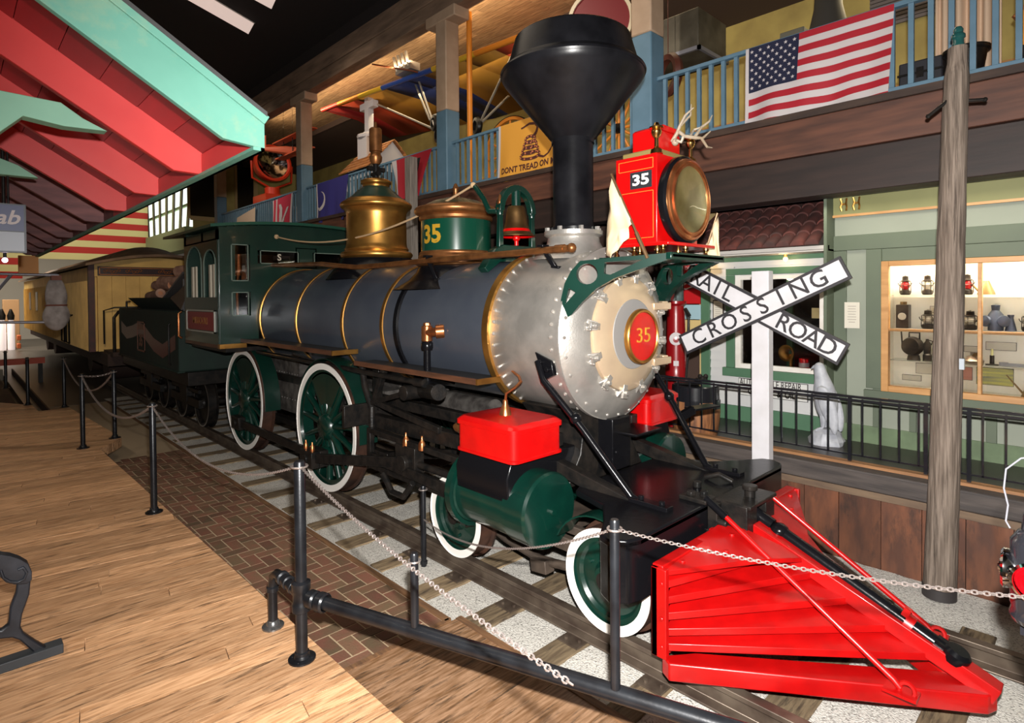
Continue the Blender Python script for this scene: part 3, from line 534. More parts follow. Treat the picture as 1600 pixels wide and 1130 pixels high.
# cab
CX0, CX1, CW = -10.05, -8.5, 1.22
def wallpanel(mb, P, ax, val, th):  # P: list of rects (a0,a1,z0,z1) boxes on plane
    for a0, a1, z0, z1 in P:
        if ax == 'y': mb.box(a0, a1, val - th, val + th, z0, z1)
        else: mb.box(val - th, val + th, a0, a1, z0, z1)
mb = MB(); t = .02
for s in (-1, 1):
    wallpanel(mb, [(CX0, CX1, 1.55, 2.20), (CX0, CX0 + .12, 2.20, 3.12), (CX1 - .07, CX1, 2.20, 3.12), (-9.19, -9.10, 2.20, 3.12), (CX0, CX1, 2.98, 3.12)], 'y', s * CW, t)
    # arched heads
    for a0, a1 in ((CX0 + .12, -9.19), (-9.10, CX1 - .07)):
        ccx = (a0 + a1) / 2; r = (a1 - a0) / 2; n = 14
        for i in range(n):
            p0 = a0 + (a1 - a0) * i / n; p1 = a0 + (a1 - a0) * (i + 1) / n; m_ = (p0 + p1) / 2; h = math.sqrt(max(0, r * r - (m_ - ccx) ** 2)) * .8
            mb.box(p0, p1, s * CW - t, s * CW + t, 2.66 + h, 3.0)
def arch(y): return 3.235 - .085 * (y / CW) ** 2 * 1.0
N = 24
for xf, holes in ((CX1, True), (CX0 + .02, False)):
    for i in range(N):
        y0 = -CW + 2 * CW * i / N; y1 = -CW + 2 * CW * (i + 1) / N; ym = (y0 + y1) / 2; a = abs(ym); z0 = 1.55; zt = arch(ym)
        rects = []
        if holes and .84 < a < 1.06: rects = [(1.55, 1.94), (2.27, 2.42), (2.93, zt)]
        elif holes and .10 < a < .70: rects = [(1.9, 2.67), (2.86, zt)]
        elif not holes and a < .45: rects = [(2.9, zt)]
        else: rects = [(1.55 if a > .60 else 1.9, zt)]
        for r0, r1 in rects: mb.box(xf - t, xf + t, y0, y1, r0, r1)
CAB = obj('cab', mb, CABG, LO)
mb = MB()
sect = []
for x in (-10.75, -8.36):
    top = [V((x, y, arch(y) + .045)) for y in [-1.36 + 2.72 * i / 28 for i in range(29)]]; bot = [p - Z_ * .04 for p in top][::-1]; sect.append(top + bot)
mb.loft(sect); obj('cab_roof', mb, mat('cab_roof_paint', c(22, 66, 52), .35), CAB, angle=50)
def frame_rect(mb, ax, val, a0, a1, z0, z1, w, th):
    for r in ((a0, a0 + w, z0, z1), (a1 - w, a1, z0, z1), (a0, a1, z0, z0 + w), (a0, a1, z1 - w, z1)): wallpanel(mb, [r], ax, val, th)
for s in (-1, 1):
    for a0, a1 in ((CX0 + .12, -9.19), (-9.10, CX1 - .07)):
        mb = MB(); ccx = (a0 + a1) / 2; r = (a1 - a0) / 2 - .01
        pts = [(a0 + .012, s * (CW + .02), 2.20), (a0 + .012, s * (CW + .02), 2.66)] + [(ccx - r * math.cos(PI * i / 16), s * (CW + .02), 2.66 + .8 * r * math.sin(PI * i / 16)) for i in range(17)] + [(a1 - .012, s * (CW + .02), 2.20)]
        mb.tube(pts, .010, 6); obj('window_moulding', mb, mat('grey_moulding', c(96, 110, 100), .4), CAB)
        mb = MB(); k = 3
        for j in range(2): xx = a0 + .08 + j * .16; mb.box(xx, xx + .07, s * (CW - .035) - .012, s * (CW - .035) + .012, 2.20, 2.66)
        obj('window_shutter', mb, mat('pale_sash', c(178, 168, 150), .5), CAB)
    mb = MB(); frame_rect(mb, 'y', s * (CW + .025), CX0 + .12, CX1 - .12, 1.70, 2.02, .02, .012); mb.mi = 1; wallpanel(mb, [(CX0 + .16, CX1 - .16, 1.73, 1.99)], 'y', s * (CW + .02), .008)
    obj('name_plate', mb, [mat('plate_rim', c(150, 150, 140), .35), mat('plate_crimson', c(120, 16, 26), .4)], CAB)
    mb = MB(); mb.text('MISSOURI', .135, ((CX0 + CX1) / 2, s * (CW + .031), 1.86), (-s, 0, 0), (0, 0, 1), .001, .002, sx=1.2); obj('name_lettering', mb, mat('dim_gold', c(150, 100, 50), .5), CAB)
    for z0, z1 in ((1.94, 2.27), (2.42, 2.93)):
        mb = MB(); frame_rect(mb, 'x', CX1 + .022, min(s * .84, s * 1.07), max(s * .84, s * 1.07), z0, z1, .012, .006); mb.mi = 1; wallpanel(mb, [(min(s * .85, s * 1.06), max(s * .85, s * 1.06), z0, z1)], 'x', CX1, .003)
        obj('front_window', mb, [MATS['grey_moulding'], GLASS], CAB)
    for z0, z1, y0, y1 in ((2.67, 2.86, .12, .68), (2.62, 2.92, -.16, .16)):
        mb = MB(); frame_rect(mb, 'x', CX1 + .022, min(s * y0, s * y1), max(s * y0, s * y1), z0, z1, .012, .008)
        if y0 > 0: mb.mi = 1; wallpanel(mb, [(min(s * y0, s * y1), max(s * y0, s * y1), z0, z1)], 'x', CX1, .003)
        obj('clerestory_panel', mb, [MATS['grey_moulding'], GLASS], CAB)
    mb = MB(); mb.tube([(-10.16, s * 1.26, 1.98), (-10.16, s * 1.30, 1.95), (-10.16, s * 1.30, 1.60), (-10.16, s * 1.26, 1.57)], .018); obj('grab_rail', mb, COPPER, CAB)
    mb = MB(); mb.box(CX0, CX1 + .06, s * 1.19 - .05, s * 1.19 + .05, 1.50, 1.55); mb.mi = 1; mb.box(CX1 + .0, CX1 + .08, min(s * .9, s * 1.25), max(s * .9, s * 1.25), 1.50, 1.56); obj('cab_sill', mb, [WOODR, BRASS], CAB)
mb = MB(); mb.box(CX0, CX1, -1.15, 1.15, 1.44, 1.5); mb.box(CX0 + .1, CX1, -.55, .55, 1.5, 2.2); mb.cyl((-9.3, -.25, 2.2), (-9.3, -.25, 2.5), .06); mb.box(-9.4, -9.2, .5, .9, 1.5, 2.1); obj('cab_fittings', mb, IRON, CAB)
mb = MB(); mb.cyl((-8.62, -.93, 2.50), (-8.62, -.93, 2.80), .05); mb.tube([(-8.62, -.93, 2.5), (-8.62, -.95, 2.2), (-8.6, -.95, 1.9)], .02); obj('cab_gauge', mb, COPPER, CAB)
mb = MB(); mb.text('S', .13, (CX1 + .012, -.40, 2.765), (0, 1, 0), (0, 0, 1), .001, .003); obj('ornament_scroll', mb, MATS['pale_sash'], CAB)
# firebox and frames
mb = MB(); mb.box(-9.7, -7.6, -.52, .52, .62, 1.6); 
for i in range(24):
    for z in (.8, 1.15, 1.5): mb.ball((-9.6 + i * .085, -.522, z), .012, 6)
obj('firebox', mb, mat('firebox_iron', c(92, 88, 84), .6, metal=.3, col2=c(50, 46, 44), scale=8, bump=.3, bscale=30), LO)
mb = MB()
for s in (-1, 1):
    mb.bar((-10.1, s * .50, 1.08), (-3.0, s * .50, 1.08), .09, .10); mb.bar((-9.7, s * .50, .48), (-5.4, s * .50, .48), .09, .08)
    for x in (-9.05, -8.55, -6.52, -6.02): mb.bar((x, s * .50, .46), (x, s * .50, 1.08), .09, .09)
    mb.bar((-5.5, s * .50, .48), (-3.4, s * .50, .92), .08, .08); mb.bar((-3.5, s * .50, .98), (-2.1, s * .50, .70), .09, .10)
mb.bar((-5.45, -1.02, .98), (-5.45, 1.02, .98), .05, .22); mb.bar((-5.45, -.62, 1.0), (-5.45, -.62, 1.5), .05, .12); mb.bar((-5.45, .62, 1.0), (-5.45, .62, 1.5), .05, .12)
FRM = obj('frame', mb, IRON, LO, bevel=.006)
mb = MB(); mb.box(-7.6, -5.6, -.44, .44, .9, 1.15); mb.cyl((-7.4, 0, 1.35), (-5.6, 0, 1.35), .30, n=20); mb.cyl((-5.2, 0, 1.05), (-4.3, 0, 1.05), .12); obj('ash_pan', mb, MATS['firebox_iron'], FRM)
for s in (-1, 1):
    mb = MB(); mb.tube([(-5.6, s * .72, 1.5), (-5.5, s * .74, 1.25), (-5.35, s * .75, 1.05), (-5.35, s * .75, .75)], .035); mb.bar((-5.15, s * .72, 1.46), (-5.30, s * .74, 1.12), .06, .05); mb.bar((-5.3, s * .74, 1.12), (-4.2, s * .74, 1.0), .05, .06); mb.cyl((-4.7, s * .5, 1.28), (-4.7, s * .80, 1.28), .07); mb.bar((-4.7, s * .75, 1.28), (-5.35, s * .75, 1.10), .035, .05)
    mb.cyl((-5.1, s * .45, 1.25), (-4.2, s * .75, 1.34), .075); obj('valve_gear', mb, IRON, FRM, bevel=.004)
# wheels
TYRE_W = mat('white_tyre_face', c(226, 222, 216), .45)
def wheel(x, s, r, rw, spokes, name, cw_a=None):
    y = s * .82; yi = s * .69; mb = MB(); mb.mi = 0; sg = s
    mb.lathe([(r - rw, 0), (r, 0), (r, .01)], (x, y, r), (0, -s * -1, 0) if False else (0, s, 0), 72)
    mb.mi = 1; mb.lathe([(r, 0), (r, -.13), (r + .028, -.14), (r + .022, -.165), (r - .02, -.168), (r - rw, -.168)], (x, y, r), (0, s, 0), 72); mb.mi = 2; mb.lathe([(r - rw, -.168), (r - rw, 0)], (x, y, r), (0, s, 0), 72)
    W = obj(name, mb, [TYRE_W, RUST, GRN], LO, angle=30)
    mb = MB(); rr = r - rw
    if spokes:
        mb.lathe([(rr, -.02), (rr - .05, -.02), (rr - .05, -.13), (rr, -.13)], (x, y, r), (0, s, 0), 72)
        mb.lathe([(.0, .03), (.12, .03), (.13, .02), (.16, -.02), (.16, -.15), (0, -.15)], (x, y, r), (0, s, 0), 36)
        for k in range(spokes):
            a = 2 * PI * k / spokes + .1; u = V((math.cos(a), 0, math.sin(a))); o = V((x, y - s * .06, r)); tv = V((-math.sin(a), 0, math.cos(a)))
            rings = []
            for q_, w_, d_ in ((.13, .042, .05), (rr * .6, .028, .035), (rr - .02, .032, .04)): rings.append([o + u * q_ + tv * (w_ * math.cos(t)) + Y_ * (d_ * math.sin(t)) for t in [2 * PI * i / 10 for i in range(10)]])
            mb.loft(rings)
        if cw_a is not None:
            n = 10; P = [V((x + (rr - .03) * math.cos(cw_a - .6 + 1.2 * i / n), y - s * .02, r + (rr - .03) * math.sin(cw_a - .6 + 1.2 * i / n))) for i in range(n + 1)]
            P += [V((x + .26 * math.cos(cw_a + .5 - 1.0 * i / 4), y - s * .02, r + .26 * math.sin(cw_a + .5 - 1.0 * i / 4))) for i in range(5)]
            mb.prism(P, (0, -s * .09, 0))
        mb.cyl((x, y - s * .05, r - .32), (x, y + s * .03, r - .32), .10, n=20)
        obj('wheel_centre', mb, GRN, W, angle=50)
    else:
        mb.lathe([(rr, -.02), (rr - .03, -.025), (rr - .05, -.045), (.12, -.03), (.10, -.01), (.09, .012), (.05, .016), (.03, .02), (0, .02)], (x, y, r), (0, s, 0), 56)
        for k in range(3): a = 2 * PI * k / 3 + .6; mb.cyl((x + .17 * math.cos(a), y - s * .04, r + .17 * math.sin(a)), (x + .17 * math.cos(a), y - s * .018, r + .17 * math.sin(a)), .014, n=8)
        obj('wheel_centre', mb, GRN, W, angle=30)
    return W
for x in (-6.27, -8.80):
    for s in (-1, 1):
        wheel(x, s, .72, .072, 15, 'driving_wheel', PI / 2)
        mb = MB(); n = 30; a0, a1 = -.10, PI * .98; P = []
        rings = []
        for i in range(n + 1):
            a = a0 + (a1 - a0) * i / n; u = V((math.cos(a), 0, math.sin(a))); o = V((x, 0, .72)); rings.append([o + u * .765 + Y_ * s * .81, o + u * .775 + Y_ * s * .81, o + u * .775 + Y_ * s * .60, o + u * .765 + Y_ * s * .60])
        mb.loft(rings); obj('wheel_guard', mb, CABG, LO, angle=60)
    mb = MB(); mb.cyl((x, -.8, .72), (x, .8, .72), .09); obj('axle', mb, IRON, LO)
for x in (-2.32, -3.90):
    for s in (-1, 1): wheel(x, s, .335, .060, 0, 'leading_wheel')
    mb = MB(); mb.cyl((x, -.85, .335), (x, .85, .335), .06); obj('axle', mb, IRON, LO)
TRK = mat('dusty_truck_iron', c(84, 72, 62), .6, metal=.3, col2=c(56, 48, 42), scale=8)
mb = MB()
for s in (-1, 1):
    mb.bar((-3.95, s * .60, .36), (-2.3, s * .60, .36), .06, .10); mb.tube([(-3.85, s * .60, .30), (-3.5, s * .60, .20), (-3.1, s * .60, .15), (-2.75, s * .60, .20), (-2.4, s * .60, .30)], .035)
    mb.bar((-3.7, s * .60, .48), (-2.5, s * .60, .48), .05, .06)
mb.bar((-3.1, -.6, .40), (-3.1, .6, .40), .3, .08); mb.bar((-3.16, -.62, .12), (-3.0, -.62, .14), .10, .10)
obj('leading_truck', mb, TRK, LO, bevel=.006)
for s in (-1, 1):
    mb = MB(); n = 14; rings = []
    for i in range(n + 1):
        a = .15 + (PI - .6) * i / n; u = V((math.cos(a), 0, math.sin(a))); o = V((-2.42, 0, .335)); rings.append([o + u * .375 + Y_ * s * .80, o + u * .385 + Y_ * s * .80, o + u * .385 + Y_ * s * .64, o + u * .375 + Y_ * s * .64])
    mb.loft(rings); obj('truck_wheel_guard', mb, GRN, LO, angle=60)
# cylinders and steam chests
def adj(mb, s, K=1.068):
    "push the cylinder group back towards the frames, keeping its proportions"
    for p in mb.v:
        if s > 0: p.y = -p.y
        q = CAM + (p - CAM) * K; p.x, p.y, p.z = q.x, (-q.y if s > 0 else q.y), q.z
    return mb
for s in (-1, 1):
    yc = s * 1.0; zc = .755; r = .243; mb = MB()
    mb.lathe([(0, -3.42), (r + .012, -3.42), (r + .012, -3.36), (r - .004, -3.355), (r - .004, -2.86), (r + .010, -2.855), (r + .012, -2.66), (r - .0, -2.64), (0, -2.628)], (0, yc, zc), (1, 0, 0), 64)
    mb.cyl((-2.63, yc, zc), (-2.605, yc, zc), .022, n=8)
    CYL = obj('cylinder', adj(mb, s), GRN, LO, angle=25, label='green steam cylinder')
    mb = MB(); n = 16; rings = []
    mb.loft([[V((x, yc + s * ey, ez)) for ey, ez in ((.20, 1.09), (.245, .98), (.235, .82), (0, .80), (-.25, .82), (-.45, .90), (-.45, 1.09))] for x in (-3.34, -2.80)])
    obj('cylinder_casting', adj(mb, s), BLK, LO, bevel=.012)
    mb = MB(); n = 12; rings = []
    for i in range(n + 1):
        a = (PI / 2 + .1) + (PI - .3) * i / n if s < 0 else (PI / 2 - .1) - (PI - .3) * i / n
        u = V((0, math.cos(a), math.sin(a))); o = V((0, yc, zc)); rings.append([V((-3.42, 0, 0)) + o + u * .26, V((-3.42, 0, 0)) + o + u * .29, V((-3.36, 0, 0)) + o + u * .29, V((-3.36, 0, 0)) + o + u * .26])
    mb.loft(rings); obj('cylinder_rear_cover', adj(mb, s), GRN, CYL)
    def rr(x0, x1, y0, y1, rad, z): # rounded rectangle ring
        P = []
        for cx_, cy_, b in ((x1 - rad, y1 - rad, 0), (x0 + rad, y1 - rad, 1), (x0 + rad, y0 + rad, 2), (x1 - rad, y0 + rad, 3)):
            for i in range(7): a = b * PI / 2 + PI / 2 * i / 6; P.append(V((cx_ + rad * math.cos(a), cy_ + rad * math.sin(a), z)))
        return P
    mb = MB(); y0, y1 = (s * 1.26, s * .78) if s < 0 else (s * .78, s * 1.26); L_ = [(.0, 1.095), (.010, 1.10), (.010, 1.115), (0, 1.12), (0, 1.285), (.012, 1.29), (.012, 1.318), (0, 1.33), (-.02, 1.345)]
    mb.loft([rr(-3.31 - d, -2.72 + d, y0 - d, y1 + d, .055, z) for d, z in L_])
    SC = obj('steam_chest', adj(mb, s), RED, LO, angle=30, label='bright red box above the cylinder')
    mb = MB(); xc = -3.05; yy = yc + s * .02; mb.lathe([(0, 1.345), (.045, 1.345), (.042, 1.36), (.03, 1.40), (.02, 1.42), (.018, 1.45), (0, 1.46)], (xc, yy, 0), (0, 0, 1), 20); mb.tube([(xc, yy, 1.44), (xc + .01, yy, 1.50), (xc + .07, yy - s * .03, 1.545), (xc + .08, yy - s * .08, 1.58), (xc - .02, yy - s * .16, 1.60), (xc - .20, yy - s * .24, 1.63), (xc - .42, yy - s * .32, 1.60)], .010)
    obj('oil_cup', adj(mb, s), COPPER, SC)
    mb = MB(); mb.cyl((-3.33, yc + s * .1, 1.20), (-3.48, yc + s * .1, 1.21), .03); mb.lathe([(0, 0), (.042, 0), (.046, .02), (.04, .05), (.036, .06), (.044, .08), (.036, .14), (.02, .17), (0, .175)], (-3.36, yc + s * .1, 1.20), (-1, 0, 0), 16); obj('relief_valve', adj(mb, s), DBRASS, SC)
    # motion
    mb = MB(); mb.bar((-4.95, s * 1.0, .93), (-3.42, s * 1.0, .90), .06, .05); mb.bar((-4.95, s * 1.0, .60), (-3.42, s * 1.0, .60), .06, .05); mb.bar((-4.95, s * 1.0, .58), (-4.95, s * 1.0, .95), .05, .06); mb.box(-4.45, -4.15, s * 1.0 - .05, s * 1.0 + .05, .62, .90); mb.cyl((-4.2, s * 1.0, .755), (-3.4, s * 1.0, .755), .03)
    mb.bar((-5.5, s * .88, .98), (-3.45, s * .88, 1.02), .10, .12); obj('crosshead_guide', adj(mb, s), IRON, LO, bevel=.005)
    for xx, zz in ((-4.32, .95), (-4.08, .96)):
        mb = MB(); mb.lathe([(0, 0), (.032, 0), (.03, .05), (.022, .07), (.01, .09), (.008, .12), (0, .12)], (xx, s * 1.02, zz - .06), (0, 0, 1), 14); obj('oiler', adj(mb, s), COPPER, LO)
    mb = MB(); mb.bar((-4.60, s * .84, .655), (-6.27, s * 1.0, .40), .045, .10); mb.cyl((-4.6, s * .78, .655), (-4.6, s * .90, .655), .075); mb.box(-6.42, -6.12, s * 1.0 - .05, s * 1.0 + .05, .31, .49); obj('main_rod', mb, IRON, LO, bevel=.006)
    mb = MB(); mb.bar((-8.8, s * .90, .40), (-6.27, s * .90, .40), .04, .10); mb.box(-8.95, -8.65, s * .90 - .05, s * .90 + .05, .31, .49); mb.box(-6.42, -6.12, s * .90 - .05, s * .90 + .05, .31, .49); mb.cyl((-8.8, s * .82, .40), (-8.8, s * .97, .40), .05); mb.cyl((-6.27, s * .82, .40), (-6.27, s * 1.07, .40), .05); obj('side_rod', mb, IRON, LO, bevel=.006)
    for xx in (-6.36, -6.20):
        mb = MB(); mb.lathe([(0, 0), (.026, 0), (.024, .05), (.012, .07), (.008, .10), (0, .10)], (xx, s * 1.0, .49), (0, 0, 1), 12); obj('oiler', mb, COPPER, LO)
    # under-cylinder links
    mb = MB(); mb.bar((-3.78, s * .86, .62), (-3.66, s * .86, .33), .05, .04); mb.tube([(-4.9, s * .9, .50), (-4.75, s * .9, .36), (-4.55, s * .9, .36), (-4.4, s * .9, .52)], .03); mb.bar((-5.2, s * .86, .60), (-3.5, s * .86, .55), .04, .09); obj('brake_link', mb, IRON, LO, bevel=.004)
# smokebox braces
for s in (-1, 1):
    A = V((-3.02, s * .655, BZ - .22)); Bp = V((-2.33, s * .52, .81)); mb = MB()
    mb.prism([A + V((-.07, s * .02, .10)), A + V((.10, s * .02, .04)), A + V((.12, s * .02, -.06)), A + V((.03, s * .02, -.10))], (0, -s * .04, 0)); mb.cyl(A + V((.0, 0, .03)), A + V((0, s * .05, .03)), .022, n=6); mb.cyl(A + V((.07, 0, -.02)), A + V((.07, s * .05, -.02)), .022, n=6)
    mb.tube([A + V((-.02, s * .04, .04)), A + V((.05, s * .05, -.10)), A + (Bp - A) * .5 + V((0, s * .03, 0)), Bp, Bp + V((.06, 0, -.02))], .026, 10)
    mb.ball(A + (Bp - A) * .42 + V((0, s * .03, 0)), .045, 10); mb.bar(Bp + V((0, 0, -.01)), Bp + V((.30, 0, -.01)), .08, .03)
    for d in (.08, .24): mb.cyl(Bp + V((d, 0, 0)), Bp + V((d, 0, .03)), .022, n=6)
    obj('smokebox_brace', mb, BLK, LO, bevel=.004)
    m_ = A + (Bp - A) * .60 + V((0, s * .03, 0)); mb = MB(); mb.bar(m_, m_ + V((.05, s * .12, .05)), .05, .07); mb.bar(m_ + V((.03, s * .10, .055)), m_ + V((.10, s * .40, .055)), .13, .018)
    if s > 0: obj('brace_step', mb, BLK, LO, bevel=.004)
# pilot deck
out = [(-1.93, -1.0), (-1.96, -1.09), (-2.05, -1.15), (-2.14, -1.12), (-2.24, -.95), (-2.42, -.72), (-2.74, -.62), (-2.80, -.5)]
poly = [(x, y) for x, y in out] + [(x, -y) for x, y in out[::-1]]
mb = MB(); mb.prism([(x, y, .787) for x, y in poly], (0, 0, -.05)); mb.mi = 0
bo = [(-1.93, -1.0), (-1.96, -1.09), (-2.05, -1.15), (-2.15, -1.10), (-2.20, -1.0)]; bp = bo + [(x, -y) for x, y in bo[::-1]]
mb.prism([(x, y, .782) for x, y in bp], (0, 0, -.37)); obj('pilot_beam', mb, BLK, LO, bevel=.012, angle=30)
# coupler pocket and draw bar
mb = MB(); mb.box(-1.93, -1.86, -.22, .26, .60, .80); mb.box(-1.86, -1.68, -.17, -.02, .62, .81); mb.box(-1.86, -1.68, .12, .26, .62, .81); mb.box(-1.90, -1.66, -.16, .25, .79, .815); mb.box(-1.90, -1.70, -.15, .24, .60, .63); mb.cyl((-1.76, .05, .56), (-1.76, .05, .87), .035); mb.cyl((-1.76, .05, .86), (-1.76, .05, .89), .05)
mb.box(-2.12, -1.92, -.26, -.12, .785, .815); mb.cyl((-2.06, -.2, .81), (-2.06, -.2, .84), .035, n=6); mb.cyl((-1.98, -.17, .81), (-1.98, -.17, .85), .03, n=6); mb.cyl((-2.15, .05, .785), (-2.15, .05, .83), .03); mb.tube([(-2.2, .25, .80), (-2.1, .28, .84), (-2.0, .30, .80)], .02)
for z in (.64, .70, .76): mb.cyl((-1.88, -.20, z - .02), (-1.80, -.20, z - .02), .022, n=8)
mb.bar((-1.92, -.17, .45), (-1.92, -.17, .62), .12, .05); obj('coupler', mb, IRON, LO, bevel=.006)
mb = MB(); A = V((-1.74, .05, .715)); Bp = V((-.62, .0, .235)); mb.tube([A, A + (Bp - A) * .12], .045, 12); mb.ball(A + (Bp - A) * .16, .062, 12, (1, 1, .8)); mb.tube([A + (Bp - A) * .16, A + (Bp - A) * .5, Bp], .041, 12); mb.lathe([(0, -.02), (.06, -.02), (.066, 0), (.066, .03), (.05, .05), (0, .05)], Bp, (Bp - A).cross(Y_), 20); mb.bar(Bp - (Bp - A).normalized() * .10, Bp + (Bp - A).normalized() * .04, .08, .07)
obj('draw_bar', mb, BLK, LO)
# pilot (cow catcher)
NZ = V((-.46, 0, .13)); TOPR = V((-1.66, 0, .625))
def ridge(t): return NZ + (TOPR - NZ) * t
mb = MB()
# bottom frame: flat-topped wedge
for s in (-1, 1):
    mb.prism([(-1.80, s * .97, .03), (-1.80, s * .97, .13), (-1.86, s * .88, .13), (-1.86, s * .88, .03)], (.04, 0, 0)) if False else None
a = [V((-.44, 0.0, 0)), V((-.47, -.07, 0)), V((-1.75, -1.0, 0)), V((-1.82, -.96, 0)), V((-1.70, -.80, 0)), V((-.68, 0, 0)), V((-1.70, .80, 0)), V((-1.82, .96, 0)), V((-1.75, 1.0, 0)), V((-.47, .07, 0))]
hl = [0, 1, 2, 3, 4, 5]; hr_ = [5, 6, 7, 8, 9, 0]
for h in (hl, hr_): mb.prism([a[i] + Z_ * .13 for i in h], (0, 0, -.10))
PIL = obj('pilot', mb, PRED, LO, bevel=.008, label='red slatted wedge pilot')
mb = MB(); mb.bar(ridge(-.02), ridge(1.03), .10, .09, w2=.16); obj('ridge_beam', mb, PRED, PIL, bevel=.006)
mb = MB(); mb.bar((-1.84, -.97, .60), (-1.84, .97, .60), .07, .10); mb.bar((-1.84, -.9, .17), (-1.84, .9, .17), .07, .10); mb.box(-1.9, -1.72, -.26, .26, .55, .64); obj('rear_frame', mb, PRED, PIL, bevel=.006)
for s in (-1, 1):
    mb = MB(); mb.box(-1.87, -1.83, min(s * .88, s * .99), max(s * .88, s * .99), .13, .64); mb.box(-1.87, -1.775, min(s * .955, s * .99), max(s * .955, s * .99), .13, .64)
    for z in (.2, .36, .56): mb.cyl((-1.80, s * .99, z), (-1.80, s * 1.0, z), .012, n=8)
    obj('corner_post', mb, PRED, PIL, bevel=.004)
    zs = [.17, .255, .345, .435, .525]; ts = [.20, .36, .53, .70, .86]
    for k, (z, t) in enumerate(zip(zs, ts)):
        P0 = V((-1.79, s * .965, z)); P1 = ridge(t) + V((-.01, s * .03, -.045)); h = .035 if k else .035
        d0 = .055; d1 = .13 - k * .01
        inn0 = P0 + V((-.05, -s * .20, .072)); inn1 = P1 + V((-.22, 0, .052))
        mb = MB(); up = .042
        mb.loft([[P0, P0 + Z_ * up, inn0 + Z_ * up * .6, inn0 - Z_ * .01], [P1, P1 + Z_ * up, inn1 + Z_ * up * .6, inn1 - Z_ * .01]]); obj('pilot_slat', mb, PRED, PIL, bevel=.003)
    mb = MB(); mb.prism([(-1.80, s * .97, .625), (-1.86, s * .97, .625), (-1.86, s * .20, .665), (-1.70, s * .16, .665), (-1.36, s * .03, .545), (-1.52, s * .40, .60)], (0, 0, -.03)); 
    for q_ in ((-1.78, .80, .64), (-1.72, .30, .67), (-1.66, .5, .645)): mb.cyl((q_[0], s * q_[1], q_[2] - .02), (q_[0], s * q_[1], q_[2]), .018, n=10)
    obj('top_plate', mb, PRED, PIL, bevel=.003)
    mb = MB(); A = V((-1.90, s * .22, .80)) if s < 0 else V((-1.72, .24, .80)); Bp = V((-.79, s * .36, .155)); mb.tube([A, Bp + V((-.03, 0, .03)), Bp], .017, 10); mb.tube(circ(Bp + V((.03, 0, .0)), .035, X_, (Z_ + Y_ * .2).normalized(), 14), .012, 6, closed=True); mb.box(Bp.x - .07, Bp.x + .08, Bp.y - .05, Bp.y + .05, .13, .145); obj('pilot_rod', mb, PRED, PIL)
    if s < 0:
        mb = MB(); mb.tube([V((-1.94, -.22, .82)), A + (Bp - A) * .10], .026, 10); obj('rod_socket', mb, BLK, PIL)
mb = MB(); cc_ = V((-.83, 0, .325)); mb.lathe([(.040, -.022), (.056, -.022), (.056, .022), (.040, .022)], cc_, V((1.12, -.05, -.48)), 20, close=True); mb.bar(cc_ + V((-.02, 0, .045)), cc_ + V((0, 0, .09)), .035); obj('rod_collar', mb, PRED, PIL)
# ================================================================ THINGS AROUND THE LOCOMOTIVE
def flat(mb, outline, holes, o, xd, yd, depth):
    "plate with holes, outline and holes given as (a, b) pairs in the plane o + a*xd + b*yd"
    cu = bpy.data.curves.new('p', 'CURVE'); cu.dimensions = '2D'; cu.fill_mode = 'BOTH'; cu.extrude = depth / 2
    for pts in [outline] + holes:
        sp = cu.splines.new('POLY'); sp.points.add(len(pts) - 1); sp.use_cyclic_u = True
        for q, p in zip(sp.points, pts): q.co = (p[0], p[1], 0, 1)
    ob = bpy.data.objects.new('p', cu); COL.objects.link(ob); bpy.context.view_layer.update()
    me = bpy.data.meshes.new_from_object(ob.evaluated_get(bpy.context.evaluated_depsgraph_get()))
    o = V(o); xd = V(xd).normalized(); yd = V(yd).normalized(); zd = xd.cross(yd)
    mb.add([o + xd * p.co.x + yd * p.co.y + zd * p.co.z for p in me.vertices], [list(p.vertices) for p in me.polygons])
    bpy.data.objects.remove(ob); bpy.data.meshes.remove(me); bpy.data.curves.remove(cu)
# headlight bracket castings
for s in (-1, 1):
    A = V((-2.86, s * .62, 0)); Bq = V((-2.14, s * .34, 0)); xd = (Bq - A).normalized(); Lq = (Bq - A).length
    def C_(a, b, r, n=20, e=1): return [(a + r * math.cos(2 * PI * i / n), b + r * e * math.sin(2 * PI * i / n)) for i in range(n)]
    outl = [(0, 2.03), (.0, 2.07), (.0, 2.16), (.03, 2.28), (.08, 2.37), (.15, 2.44), (.4, 2.455), (Lq, 2.475), (Lq + .03, 2.45), (Lq, 2.43), (.55, 2.36), (.40, 2.31), (.27, 2.24), (.16, 2.14), (.08, 2.05), (.03, 2.02)]
    hol = [C_(.20, 2.345, .080, e=.93), [(.035, 2.13), (.06, 2.245), (.115, 2.215)], [(.33, 2.425), (.60, 2.435), (.37, 2.335), (.325, 2.345)]]
    mb = MB(); flat(mb, outl, hol, A, xd, Z_, .05); obj('headlight_bracket', mb, GRN, LO, bevel=.006)
